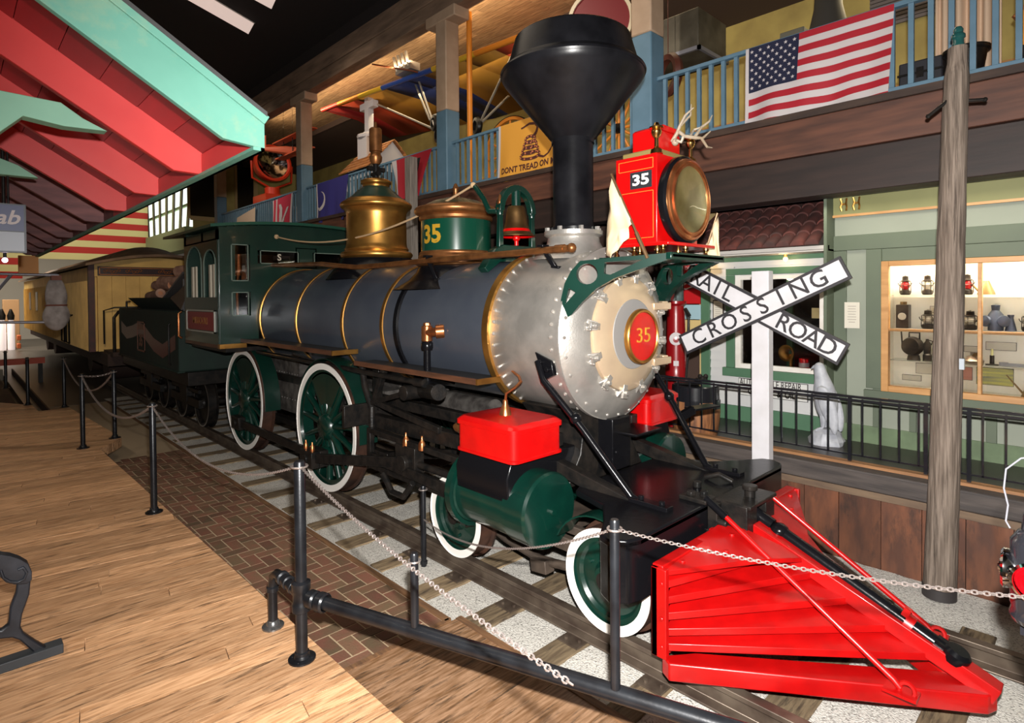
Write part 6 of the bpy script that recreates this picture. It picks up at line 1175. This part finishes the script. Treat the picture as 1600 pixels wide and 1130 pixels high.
for s in (-1, 1):
    mb = MB(); ym = (y0 + y1) / 2
    for k in range(7):
        f0, f1 = k / 7, (k + 1.15) / 7; f1 = min(f1, 1); mb.rand(); ya = ym + s * (.68 * (1 - f0)); yb = ym + s * (.68 * (1 - f1)); za = 5.04 + .70 * f0; zb = 5.04 + .70 * f1
        mb.prism([(x0 - .1, ya, za + .02), (x0 - .1, yb, zb), (x0 - .1, yb, zb + .02), (x0 - .1, ya, za + .05)], (x1 - x0 + .2, 0, 0))
    obj('shingle_roof', mb, SHG, t, angle=20)
mb = MB(); sx_, sy_ = -12.35, 3.35; mb.box(sx_ - .2, sx_ + .2, sy_ - .2, sy_ + .2, 5.2, 5.92); mb.lathe([(.28, 5.90), (.30, 5.96), (.22, 6.0), (.14, 6.03), (.14, 6.05)], (sx_, sy_, 0), (0, 0, 1), 8); mb.box(sx_ - .085, sx_ + .085, sy_ - .07, sy_ + .07, 6.0, 7.0); mb.box(sx_ - .30, sx_ - .087, sy_ - .07, sy_ + .07, 6.60, 6.75); mb.box(sx_ + .087, sx_ + .30, sy_ - .07, sy_ + .07, 6.60, 6.75); obj('steeple_cross', mb, CHW, t)
# searchlight
O = at(425, 256, 'y', 3.35); t = empty('searchlight', (O.x, O.y, 4.9), 'large orange red searchlight on a white stand at the left of the loft', 'searchlight'); OR = mat('orange_red', c(196, 52, 24), .4, coat=.2)
ax = V((.93, .02, .10)).normalized(); k_ = .46
mb = MB(); mb.lathe([(0, -.62), (.22, -.60), (.42, -.42), (.50, -.2), (.52, .02), (.56, .04), (.56, .12), (.50, .13), (.46, .06)], O, ax, 48); obj('drum', mb, OR, t)
mb = MB(); mb.lathe([(.46, .06), (.30, -.05), (0, -.12)], O, ax, 40); obj('mirror', mb, mat('mirror', c(200, 200, 205), .12, metal=1, col2=c(60, 60, 60), scale=7, contrast=(.45, .55)), t)
mb = MB(); sd = ax.cross(Z_).normalized()
mb.tube([O - sd * .62, O - sd * .60 - Z_ * .5, O - Z_ * .78, O + sd * .60 - Z_ * .5, O + sd * .62], .035, 10); mb.cyl(O - Z_ * 1.0, O - Z_ * .75, .22); mb.box(O.x - .5, O.x + .5, O.y - .4, O.y + .4, O.z - 1.35, O.z - 1.0); obj('yoke_and_base', mb, OR, t)
mb = MB(); mb.box(O.x - .8, O.x + .8, O.y - .45, O.y + .45, O.z - 1.42, O.z - 1.36)
for i in (-1, 1):
    for j in (-1, 1): mb.box(O.x + i * .75 - .03, O.x + i * .75 + .03, O.y + j * .4 - .03, O.y + j * .4 + .03, 4.05, O.z - 1.4)
obj('white_stand', mb, WHITE, t)
# model biplane
O = at(455, 236, 'y', 3.0); t = empty('model_biplane', O, 'orange model biplane hanging above the searchlight', 'model'); OP = mat('model_orange', c(206, 92, 56), .5)
for n_, z_, a_, b_ in (('upper_wing', .35, (-1.0, 1.35), 0), ('lower_wing', -.12, (-.8, 1.2), 0)):
    mb = MB(); mb.box(O.x + a_[0], O.x + a_[1], O.y - .12, O.y + .12, O.z + z_, O.z + z_ + .03); obj(n_, mb, OP, t)
mb = MB(); mb.loft([circ(O + V((-.5, -.6, .05)), .05, X_, Z_, 8), circ(O + V((-.1, -.1, .02)), .12, X_, Z_, 8), circ(O + V((.25, .35, -.05)), .14, X_, Z_, 8)]); mb.prism([O + V((-.5, -.6, .05)), O + V((-.45, -.52, .05)), O + V((-.45, -.52, .42)), O + V((-.52, -.62, .42))], (.03, 0, 0)); obj('fuselage', mb, OP, t)
for a in (-.5, .1, .8): mb = MB(); mb.cyl(O + V((a, 0, -.1)), O + V((a, 0, .36)), .012); mb.cyl(O + V((a, 0, .3)), V((O.x + a, O.y, 7.45)), .003, n=5); obj('wing_strut', mb, IRON, t)
# ultralight glider
t = empty('ultralight_glider', (-11, 3.9, 5.2), 'ultralight glider with red, yellow and blue wing hanging above the loft', 'glider')
GM = [mat('wing_red', c(150, 24, 22), .7), mat('wing_orange', c(176, 62, 30), .7), mat('wing_yellow', c(166, 116, 36), .7), mat('wing_blue', c(28, 42, 92), .7)]
A = at(504, 172, 'y', 3.15); B = at(812, 58, 'y', 3.15); u = (B - A); st = [0, .10, .22, .40, .52, .60, .78, .90, 1.0]; cs = [0, 1, 2, 3, 3, 2, 1, 0][:8]; cs = [0, 1, 2, 3, 3, 2, 2, 1]
mb = MB()
for i in range(8):
    mb.mi = cs[i]; P = []
    for f in (st[i], st[i + 1]):
        ch = 2.6 - abs(f - .5) * 1.2; dz = -.28 - .15 * abs(f - .5)
        for g in (0, .5, 1): P.append(A + u * f + V((0, ch * g, dz * g + .12 * math.sin(PI * g))))
    mb.add(P, [(0, 1, 4, 3), (1, 2, 5, 4)])
obj('wing_cloth', mb, GM, t, angle=60, solid=.02)
EC = [mat('tube_red', c(190, 60, 50), .35), mat('tube_orange', c(216, 130, 40), .35), mat('tube_yellow', c(220, 178, 50), .35), mat('tube_blue', c(44, 76, 150), .35)]
mb = MB()
for i, m_ in zip(range(6), (0, 1, 2, 3, 2, 1)): ss = (0, .12, .26, .40, .66, .84, 1.0); mb.mi = m_; mb.cyl(A + u * ss[i], A + u * ss[i + 1], .055, n=12)
obj('leading_edge', mb, EC, t)
W1 = at(681, 203, 'y', 3.4); W2 = at(748, 196, 'y', 3.8); SV = mat('alloy_tube', c(170, 160, 146), .4, metal=.4)
for p, q in ((at(583, 160, 'y', 3.4), W1), (at(648, 108, 'y', 3.4), W1), (at(808, 70, 'y', 3.4), W2), (at(795, 150, 'y', 3.9), W2), (at(600, 145, 'y', 4.2), at(745, 115, 'y', 4.2)), (at(700, 118, 'y', 3.9), at(800, 65, 'y', 3.9)), (at(642, 115, 'y', 3.5), at(672, 188, 'y', 3.4))): mb = MB(); mb.cyl(p, q, .022, n=8); obj('strut', mb, SV, t)
for q in (W1 + V((.1, 0, -.12)), W2 + V((-.05, 0, 0)), W1 + V((-.02, 0, .15))): mb = MB(); mb.lathe([(.10, -.06), (.16, -.05), (.18, 0), (.16, .05), (.10, .06)], q, V((.3, 1, 0)), 20, close=True); obj('wheel', mb, IRON, t)
E_ = at(640, 108, 'y', 3.1); mb = MB(); mb.box(E_.x - .35, E_.x + .2, E_.y - .12, E_.y + .12, E_.z - .06, E_.z + .10)
for i in range(4): mb.cyl(E_ + V((-.3 + i * .14, -.1, 0)), E_ + V((-.36 + i * .15, -.15, .30)), .035, n=8)
obj('engine', mb, SV, t)
mb = MB(); p = at(584, 101, 'y', 2.95); q = at(650, 112, 'y', 3.0); mb.bar(p, p + (q - p) * .5, .10, .03, w2=.06); mb.bar(p + (q - p) * .5, q, .06, .03, w2=.10); obj('propeller', mb, mat('propeller_brown', c(116, 60, 34), .4), t)
mb = MB(); mb.cyl(at(724, 20, 'y', 2.9), at(735, 285, 'y', 2.9), .035); obj('orange_mast', mb, EC[1], t) if False else None
mb = MB(); mb.cyl((-8.05, 2.85, 4.06), (-8.05, 2.85, 7.2), .05, n=12); tag(obj('orange_pole', mb, EC[1]), 'slim orange pole standing right behind the middle pillar of the loft', 'pole')
# weathered post in front of the loft, behind the domes
mb = MB(); mb.box(-9.27, -9.08, 2.28, 2.44, .68, 4.76); tag(obj('grey_post', mb, mat('grey_post_wood', c(150, 140, 130), .8, col2=c(120, 112, 104), scale=5, stretch=(6, 6, .6)), bevel=.01), 'pale grey weathered post rising between the two brass banded domes', 'post')
# duct box, round red drum, wheel, and other loft stock
t = empty('duct_box', (-4.55, 3.75, 5.45), 'grey sheet metal duct box hanging right of the blue pillar', 'duct'); mb = MB(); mb.box(-5.25, -3.98, 3.45, 4.25, 5.50, 6.05); obj('duct_body', mb, mat('duct_metal', c(98, 92, 78), .5, metal=.3, col2=c(70, 64, 52), scale=3), t, bevel=.01); mb = MB(); mb.box(-5.25, -3.95, 3.43, 3.47, 5.48, 5.53); mb.box(-3.99, -3.95, 3.43, 4.27, 5.48, 5.53); obj('duct_flange', mb, GS, t)
O = at(940, 42, 'y', 3.15); mb = MB(); mb.cyl(O, V((O.x, O.y, 7.4)), .008); mb.lathe([(0, -.2), (.42, -.2), (.44, 0), (.40, .2), (0, .2)], O, V((-.5, .8, 0)), 36); t = empty('red_drum', O, 'dark red drum with cream rim hanging behind the smokestack', 'drum'); obj('drum_shell', mb, mat('deep_red', c(110, 16, 22), .5), t); mb = MB(); mb.lathe([(.42, -.23), (.47, -.23), (.47, -.17), (.42, -.17)], O, V((-.5, .8, 0)), 36, close=True); obj('cream_rim', mb, mat('cream_rim', c(206, 190, 160), .5), t)
O = at(1044, 118, 'y', 3.3); mb = MB(); mb.lathe([(.20, -.05), (.27, -.06), (.30, 0), (.27, .06), (.20, .05)], O, V((.5, 1, 0)), 28, close=True); mb.cyl(O + Z_ * .28, V((O.x, O.y, 7.46)), .006); tag(obj('brown_hoop', mb, mat('brown_leather', c(84, 42, 30), .5)), 'brown leather hoop hanging just right of the blue pillar', 'hoop')
def loftbox(name, u0, v0, u1, v1, y, col, label, cat, d=.3, rough=.6, metal=0):
    a = at(u0, v1, 'y', y); b = at(u1, v0, 'y', y); z0 = 4.055; mb = MB(); mb.box(a.x, b.x, y, y + d, z0, max(b.z, z0 + .05)); return tag(obj(name, mb, mat(name + '_paint', col, rough, metal=metal), bevel=.012), label, cat)
loftbox('metal_cabinet', 1218, 40, 1256, 64, 3.4, c(96, 92, 78), 'olive metal cabinet just behind the top of the striped flag', 'cabinet')
t = empty('tall_trunk', at(1443, 134, 'y', 3.3), 'black travelling trunk on the loft floor behind the railing', 'trunk')
a = at(1404, 134, 'y', 3.3); b = at(1473, 84, 'y', 3.3); mb = MB(); mb.box(a.x, b.x, 3.3, 3.7, 4.06, b.z); obj('trunk_body', mb, mat('trunk_black', c(34, 34, 40), .5), t, bevel=.015); mb = MB(); mb.box(a.x - .01, b.x + .01, 3.285, 3.30, b.z - .14, b.z - .12); mb.box((a.x + b.x) / 2 - .03, (a.x + b.x) / 2 + .03, 3.28, 3.30, b.z - .18, b.z - .08); obj('trunk_strap', mb, IRON, t)
O = at(1294, 8, 'y', 4.1); mb = MB(); mb.lathe([(0, 4.06), (.30, 4.06), (.26, 5.3), (.16, 5.75), (.12, 6.4), (0, 6.4)], (O.x, O.y, 0), (0, 0, 1), 24); tag(obj('dark_bell_shape', mb, mat('charcoal_cloth', c(52, 48, 42), .8)), 'dark draped bell shaped form standing behind the striped flag', 'figure')
p0 = at(1462, 100, 'y', 3.6); p1 = at(1566, 60, 'y', 3.6); mb = MB()
vs = []
for j in range(2):
    for i in range(41): f = i / 40; vs.append((p0.x + (p1.x - p0.x) * f, 3.6 + .05 * math.sin(f * 30), 4.10 + j * 2.2))
mb.add(vs, [(i, i + 1, 42 + i, 41 + i) for i in range(40)]); tag(obj('pale_curtain', mb, mat('curtain_cloth', c(200, 172, 146), .8), solid=.01), 'pale peach curtain hanging behind the pole top on the loft', 'curtain')
mb = MB(); O = at(1516, 98, 'y', 3.1); mb.lathe([(0, 4.06), (.10, 4.06), (.16, 4.44), (.185, 4.45), (.185, 4.48), (.15, 4.48), (.09, 4.08)], (O.x - .03, 3.1, 0), (0, 0, 1), 24); tag(obj('black_bucket', mb, IRON), 'black bucket just right of the weathered pole on the loft', 'bucket')
t = empty('orange_cart', (-.45, 3.4, 4.05), 'orange cart body at the right edge of the loft', 'cart'); mb = MB(); mb.box(-.70, .6, 3.2, 4.0, 4.10, 4.75); obj('cart_body', mb, mat('cart_orange', c(216, 138, 30), .5), t, bevel=.01); mb = MB(); mb.tube([(-.7, 3.5, 4.75), (-.4, 3.5, 5.05), (.1, 3.5, 5.2), (.6, 3.5, 5.2)], .09); obj('cart_hood', mb, mat('cart_hood', c(176, 110, 60), .6), t); mb = MB(); mb.box(-.665, -.615, 3.17, 3.2, 4.10, 4.42); obj('cart_hinge', mb, IRON, t)
mb = MB(); a = at(1360, 50, 'y', 6.9); b = at(1470, 0, 'y', 6.9)
z = a.z
while z < b.z + .6: mb.box(a.x, b.x, 6.86, 6.90, z, z + .045); z += .06
t = tag(obj('window_blind', mb, mat('blind_grey', c(112, 104, 104), .6)), 'grey slatted window blind on the yellow wall at upper right', 'blind')
mb = MB(); mb.cyl(at(1350, 118, 'y', 6.8), at(1500, 75, 'y', 6.8), .09); 
# far left end of the hall
mb = MB(); mb.box(-24.1, -24.0, 2.75, 7.0, 4.05, 7.5); struct('wall_loft_end', mb, CREAMW)
for i, (u0, v0, u1, v1) in enumerate(((297, 250, 345, 337), (371, 255, 395, 340))):
    a = at(u0, v1, 'x', -23.98); b = at(u1, v0, 'x', -23.98); mb = MB(); mb.mi = 0; mb.box(-23.99, -23.96, a.y, b.y, max(a.z, 4.1), b.z); mb.mi = 1; mb.box(-23.99, -23.94, a.y - .09, a.y, max(a.z, 4.1) - .1, b.z + .1); mb.box(-23.99, -23.94, b.y, b.y + .16, max(a.z, 4.1) - .1, b.z + .1); mb.box(-23.99, -23.94, a.y, b.y, max(a.z, 4.1) - .16, max(a.z, 4.1)); struct('window_%d' % (4 + i), mb, [mat('black_window', c(18, 18, 20), .15), mat('cream_frame', c(190, 160, 110), .6)])
WIN = mat('daylight_pane', c(255, 255, 250), .5, emit=c(245, 255, 245), es=1.5); SAGE = mat('sage_post', c(150, 166, 124), .6)
mb = MB(); mb.box(-34.5, -24.2, 2.95, 3.0, 4.9, 7.2); struct('window_3', mb, WIN)
mb = MB(); mb.box(-45, -24.2, 2.5, 3.1, 4.0, 4.85); mb.box(-36, -34.4, 2.6, 3.0, 4.8, 7.3); mb.box(-34.5, -24.2, 2.85, 2.95, 5.75, 5.85); struct('trim_14', mb, SAGE)
for i in range(9):
    x = -33.0 + i * 1.0; mb = MB(); mb.bar((x, 2.8, 4.8), (x + (i - 4) * .16, 2.8, 7.2), .04, .26); mb.mi = 1; mb.bar((x + .22, 2.78, 4.8), (x + .22 + (i - 4) * .16, 2.78, 7.2), .04, .08); tag(obj('slanted_slat', mb, [SAGE, DKFLOOR]), 'slanted sage green slat in front of the bright far window', 'slat', 'slanted slats at the far window')
mb = MB(); k = 0; z = 3.0
while z < 7.2: mb.mi = k % 2; mb.box(-30.3, -30.2, -8, 2.6 if z > 3.65 else -1.75, z, z + .27); z += .27; k += 1
tag(obj('striped_awning', mb, [mat('awning_red', c(190, 40, 30), .6), mat('awning_cream', c(226, 214, 150), .6)]), 'red and cream striped board hanging above the coach roof, far left', 'awning')
lamp('awning_light', 'AREA', (-26, -1.5, 7.0), 160, (1, .9, .75), 3, (-30, -.5, 4.4))
mb = MB(); mb.box(-44.5, -44.4, -9, 3, -.3, 8.3); struct('wall_far', mb, mat('far_wall', c(196, 188, 176), .8))
t = empty('red_barrier', (-22, -4.0, .15), 'low red barrier board across the far end of the deck', 'barrier'); mb = MB(); a = at(0, 566, 'x', -21); b = at(70, 560, 'x', -21); mb.box(-21.1, -20.95, a.y - .8, b.y, a.z - .10, a.z + .06); obj('board', mb, mat('barrier_red', c(188, 70, 40), .5), t); mb = MB(); mb.box(-21.08, -20.98, a.y - .2, a.y - .1, .15, a.z); obj('support', mb, IRON, t); mb = MB(); mb.box(-21.08, -20.98, b.y - .15, b.y - .05, -.16, a.z - .1); obj('support', mb, IRON, t)
def farbox(name, u0, v0, u1, v1, x, col, label, cat, em=None):
    a = at(u0, v1, 'x', x); b = at(u1, v0, 'x', x); mb = MB(); mb.box(x - .4, x, a.y, b.y, a.z if name == 'orange_cushion' else -.15, b.z); return tag(obj(name, mb, mat(name + '_col', col, .6), bevel=.02), label, cat)
farbox('white_cabinet', 8, 520, 22, 556, -36, c(190, 180, 160), 'cream cabinet standing in the far bright hall', 'cabinet')
farbox('display_shelf', 4, 468, 30, 476, -37, c(170, 130, 90), 'tan shelf top in the far bright hall above the cabinet', 'shelf')
for u, lb in ((0, 'left white bottle shaped lamp in the far hall'), (14, 'right white bottle shaped lamp in the far hall')):
    a = at(u + 3, 500, 'x', -35.5); t = empty('white_lamp', a, lb, 'lamp'); mb = MB(); mb.lathe([(0, -1.6), (.13, -1.6), (.14, -.2), (.08, .0), (0, .0)], a, Z_, 16); obj('shade', mb, mat('lamp_glow', c(250, 240, 240), .5, emit=c(255, 240, 240), es=.3), t); mb = MB(); mb.lathe([(0, 0), (.12, 0), (.14, .2), (.04, .5), (0, .5)], a, Z_, 12); obj('cap', mb, IRON, t)
for k in range(3): farbox('orange_cushion', 27, 524 + k * 13, 33, 532 + k * 13, -34, c(216, 110, 60), ('top', 'middle', 'bottom')[k] + ' of three small orange blocks stacked in the far hall', 'block')
# ---- display case contents
random.seed(5); CY_ = GY + .20
DKM = mat('lamp_iron', c(62, 54, 46), .4, metal=.5, col2=c(40, 34, 30), scale=9); BRS2 = mat('lamp_brass', c(126, 100, 62), .4, metal=.6)
def lantern(x, z, h, w, globe, label, bail=True, body=None):
    t = empty('railroad_lantern', (x, CY_, z), label, 'lantern'); B_ = body or DKM
    mb = MB(); mb.lathe([(0, z), (w * .8, z), (w, z + h * .06), (w * .9, z + h * .22), (w * .45, z + h * .28), (0, z + h * .28)], (x, CY_, 0), (0, 0, 1), 20); obj('font', mb, B_, t)
    mb = MB(); mb.lathe([(w * .5, z + h * .28), (w * .85, z + h * .40), (w * .85, z + h * .55), (w * .55, z + h * .68), (0, z + h * .68)], (x, CY_, 0), (0, 0, 1), 20); obj('globe', mb, globe, t)
    mb = MB(); mb.lathe([(w * .9, z + h * .68), (w * .95, z + h * .71), (w * .6, z + h * .76), (w * .55, z + h * .92), (w * .6, z + h * .94), (0, z + h)], (x, CY_, 0), (0, 0, 1), 20); obj('hood', mb, B_, t)
    mb = MB()
    for i in range(6): a = 2 * PI * i / 6 + .3; mb.cyl((x + w * math.cos(a), CY_ + w * math.sin(a), z + h * .10), (x + w * .95 * math.cos(a), CY_ + w * .95 * math.sin(a), z + h * .70), .0035, n=5)
    mb.tube(circ((x, CY_, z + h * .48), w * 1.02, X_, Y_, 14), .0035, 5, closed=True)
    if bail: mb.tube([(x + w * 1.25 * math.cos(a), CY_ - w * .4, z + h * .62 - w * .9 * math.sin(a)) for a in [PI * i / 10 for i in range(11)]], .004, 5)
    obj('wire_guard', mb, B_, t); return t
RG = mat('red_globe', c(176, 30, 34), .15, coat=.5); CG = mat('clear_globe', c(210, 204, 190), .1, trans=.5)
for x, gl, lb in ((-1.565, RG, 'red globed lantern at the left end of the top shelf'), (-1.375, CG, 'clear globed lantern second on the top shelf'), (-1.055, RG, 'red globed lantern on the top shelf just right of the weathered pole')): lantern(x, 2.166, .20, .048, gl, lb)
def canister(x, z, label, spout=1, s=1.0):
    t = empty('oil_can', (x, CY_, z), label, 'can'); mb = MB(); mb.lathe([(0, z), (.065 * s, z), (.06 * s, z + .02), (.02 * s, z + .12 * s), (0, z + .12 * s)], (x, CY_, 0), (0, 0, 1), 24); obj('can_body', mb, BRS2, t); mb = MB(); mb.tube([(x - spout * .05 * s, CY_, z + .03), (x - spout * .15 * s, CY_, z + .16 * s)], .008, 6, rs=[.010, .005]); obj('spout', mb, BRS2, t)
canister(-.91, 2.166, 'long spouted conical oil can at the middle of the top shelf', 1, 1.1)
ZB = 1.826
t = empty('box_lamp', (-1.575, CY_, ZB), 'dark square box lamp at the left end of the second shelf', 'lantern'); mb = MB(); mb.box(-1.635, -1.525, CY_ - .06, CY_ + .06, ZB, ZB + .24); obj('lamp_case', mb, DKM, t, bevel=.006); mb = MB(); mb.lathe([(0, 0), (.035, .0), (.045, -.01)], (-1.58, CY_ - .062, ZB + .12), (0, -1, 0), 20); obj('round_lens', mb, CG, t); mb = MB(); mb.cyl((-1.58, CY_, ZB + .24), (-1.58, CY_, ZB + .27), .03); obj('vent', mb, BRS2, t)
for x, lb in ((-1.37, 'caged clear lantern on the second shelf left of the pole'), (-1.03, 'caged clear lantern on the second shelf right of the pole'), (-.60, 'caged clear lantern at the right end of the second shelf')): lantern(x, ZB, .19, .056, CG, lb)
t = empty('engine_lamp', (-.84, CY_, ZB), 'blue grey round lensed lamp on the second shelf behind the window bar', 'lantern'); BLG = mat('blue_grey_metal', c(84, 92, 112), .35, metal=.5); mb = MB(); mb.lathe([(0, ZB), (.06, ZB), (.06, ZB + .15), (.03, ZB + .19), (.035, ZB + .24), (0, ZB + .25)], (-.84, CY_, 0), (0, 0, 1), 24); obj('lamp_body', mb, BLG, t)
for dx in (-.07, .06): mb = MB(); mb.lathe([(0, .03), (.05, .02), (.055, 0)], (-.84 + dx, CY_ - .03, ZB + .09), (dx * 8, -1, 0), 20); obj('round_lens', mb, BLG, t)
t = empty('conical_can', (-.73, CY_, ZB), 'small blue grey conical can on the second shelf', 'can'); mb = MB(); mb.lathe([(0, ZB), (.045, ZB), (.02, ZB + .12), (.026, ZB + .15), (0, ZB + .15)], (-.73, CY_, 0), (0, 0, 1), 20); obj('cone', mb, BLG, t)
ZC = 1.50
t = empty('hand_lamp', (-1.49, CY_, ZC), 'large round bodied black inspectors lamp with tall handle on the third shelf', 'lantern'); mb = MB(); mb.lathe([(0, -.06), (.085, -.05), (.10, 0), (.085, .05), (0, .06)], (-1.50, CY_, ZC + .14), (.3, 1, 0), 28); mb.lathe([(0, ZC), (.06, ZC), (.05, ZC + .05), (.03, ZC + .06)], (-1.49, CY_, 0), (0, 0, 1), 20); obj('lamp_body', mb, DKM, t); mb = MB(); mb.tube([(-1.59, CY_, ZC + .14), (-1.60, CY_, ZC + .30), (-1.50, CY_, ZC + .295)], .008, 6); mb.tube([(-1.53, CY_, ZC + .22), (-1.53, CY_, ZC + .28), (-1.44, CY_, ZC + .28), (-1.44, CY_, ZC + .2)], .009, 6); obj('handle', mb, DKM, t)
t = empty('miner_lamp', (-1.375, CY_, ZC), 'slim dark miners lamp beside the round bodied lamp', 'lantern'); mb = MB(); mb.lathe([(0, ZC), (.038, ZC), (.038, ZC + .06), (.03, ZC + .07), (.033, ZC + .17), (.015, ZC + .20), (.012, ZC + .22), (0, ZC + .22)], (-1.375, CY_, 0), (0, 0, 1), 20); obj('lamp_tube', mb, DKM, t); mb = MB(); mb.tube([(-1.375, CY_, ZC + .21), (-1.33, CY_, ZC + .20), (-1.34, CY_, ZC + .16)], .005, 5); obj('hook', mb, DKM, t)
t = empty('carbide_lamp', (-1.01, CY_, ZC), 'small silver carbide lamp on the third shelf right of the pole', 'lantern'); mb = MB(); mb.lathe([(0, ZC), (.08, ZC), (.09, ZC + .03), (.05, ZC + .07), (.02, ZC + .08), (.02, ZC + .11), (0, ZC + .115)], (-1.01, CY_, 0), (0, 0, 1), 24); obj('lamp_body', mb, mat('tarnished_silver', c(160, 152, 140), .3, metal=.7, col2=c(110, 90, 76), scale=9), t); mb = MB(); mb.lathe([(.01, 0), (.05, .04)], (-.95, CY_ - .03, ZC + .06), (-.6, -1, .1), 16); obj('flame_reflector', mb, BRS2, t)
t = empty('candle_holder', (-.86, CY_, ZC), 'short candle holder on the third shelf behind the window bar', 'candle'); mb = MB(); mb.lathe([(0, ZC), (.05, ZC), (.05, ZC + .006), (.018, ZC + .01), (.018, ZC + .09), (0, ZC + .09)], (-.865, CY_, 0), (0, 0, 1), 16); obj('holder', mb, DKM, t); mb = MB(); mb.cyl((-.865, CY_, ZC + .09), (-.865, CY_, ZC + .15), .010); obj('candle', mb, mat('candle_wax', c(214, 210, 150), .6), t)
mb = MB(); mb.bar((-.79, CY_, ZC + .012), (-.45, CY_, ZC + .012), .05, .022); mb.cyl((-.78, CY_, ZC), (-.78, CY_, ZC + .03), .035, n=12); tag(obj('flat_wrench', mb, GS), 'flat grey wrench lying on the third shelf at right', 'wrench')
canister(-.58, 1.222, 'black long spouted oil can on the case floor at right', 1, 1.2)
def card(x0, x1, z0, z1, label, col=None, y=None, cat='card'):
    y = y or GY + .335; t = empty('exhibit_card', ((x0 + x1) / 2, y, z0), label, cat); mb = MB(); mb.mi = 1; mb.box(x0, x1, y - .004, y, z0, z1); mb.mi = 0; mb.box(x0 + .004, x1 - .004, y - .006, y - .002, z0 + .004, z1 - .004); obj('card_face', mb, [col or PAPER, INK], t)
card(-1.62, -1.45, 1.27, 1.33, 'small framed card at the lower left corner of the display case'); card(-1.50, -1.26, 1.35, 1.46, 'wide framed card below the round bodied lamp'); card(-1.31, -1.24, 1.28, 1.32, 'tiny framed card beside the pole on the case floor'); card(-1.10, -.98, 1.60, 1.66, 'small framed card behind the carbide lamp'); card(-.93, -.70, 1.63, 1.71, 'wide framed card high behind the candle holder'); card(-1.38, -1.28, 1.98, 2.05, 'small framed card behind the caged lantern left of the pole')
card(-1.11, -1.03, 1.32, 1.45, 'small reddish picture next to the pole on the case floor', mat('picture_red', c(190, 130, 116), .6)); card(-1.0, -.72, 1.29, 1.46, 'yellow and grey picture postcard on the case floor', mat('picture_yellow', c(196, 190, 96), .6, col2=c(120, 126, 110), scale=5, stretch=(.5, 1, 8))); card(-.63, -.40, 1.27, 1.33, 'framed card behind the black oil can')
# ---- shop window contents
t = empty('brass_horn', (-2.80, WY + .25, 1.27), 'old brass horn lamp glowing orange in the white shop window', 'horn'); mb = MB(); mb.lathe([(.03, 0), (.05, .06), (.10, .10)], (-2.80, WY + .30, 1.47), (-.2, -1, 0), 24); mb.mi = 0; mb.cyl((-2.8, WY + .3, 1.27), (-2.8, WY + .3, 1.45), .02); obj('horn_bell', mb, BRASS, t, solid=.004)
t = empty('round_tin', (-2.62, WY + .22, 1.27), 'small red and white tin on the white shop window shelf', 'tin'); mb = MB(); mb.cyl((-2.62, WY + .22, 1.272), (-2.62, WY + .22, 1.42), .055); mb.mi = 1; mb.cyl((-2.62, WY + .22, 1.32), (-2.62, WY + .22, 1.37), .057); obj('tin', mb, [RED, FW_], t)
mb = MB(); mb.box(-2.93, -2.86, WY + .5, WY + .57, .64, 2.6); tag(obj('green_stud', mb, SGREEN), 'green wooden stud standing inside the white shop window', 'post')
t = empty('tire', (-2.62, WY + .55, 2.0), 'dark round tire hanging inside the white shop window', 'tire'); mb = MB(); mb.lathe([(.22, -.05), (.30, -.06), (.33, 0), (.30, .06), (.22, .05)], (-2.60, WY + .6, 2.10), (0, 1, 0), 32, close=True); obj('tyre_ring', mb, IRON, t)
mb = MB(); mb.box(-2.50, -2.39, WY + .12, WY + .14, 1.90, 2.02); tag(obj('cream_placard', mb, mat('placard', c(206, 186, 130), .6)), 'small cream placard at the right of the white shop window', 'placard')
lamp('shop_inside_light', 'POINT', (-2.85, WY + .4, 2.4), 1.5, (1, .8, .6), .05)
# chain hanging at the gas pump side, behind the smokebox
mb = MB()
for k in range(26): mb.tube([V((-3.95, 1.99, 2.55 - k * .035)) + (X_ if k % 2 else Y_) * (.016 * math.cos(q)) + Z_ * (.024 * math.sin(q)) for q in [2 * PI * i / 8 for i in range(8)]], .005, 4, closed=True)
lamp('coach_fill_spot', 'SPOT', (-13.6, -2.2, 3.3), 90, (1, .80, .52), .06, (-17.5, -.9, 1.9), spot=1.3)  # added fill to brighten the cream coach end, no fixture there
# added fill spots, out of view, that brighten the deck boards
for x, y in ((-5.2, -4.6), (-8.0, -4.3), (-11.5, -4.3), (-3.2, -5.2)): lamp('deck_fill_spot', 'SPOT', (x, y, 3.2), 72, (1, .86, .70), .08, (x, y + .35, 0), spot=2.1)
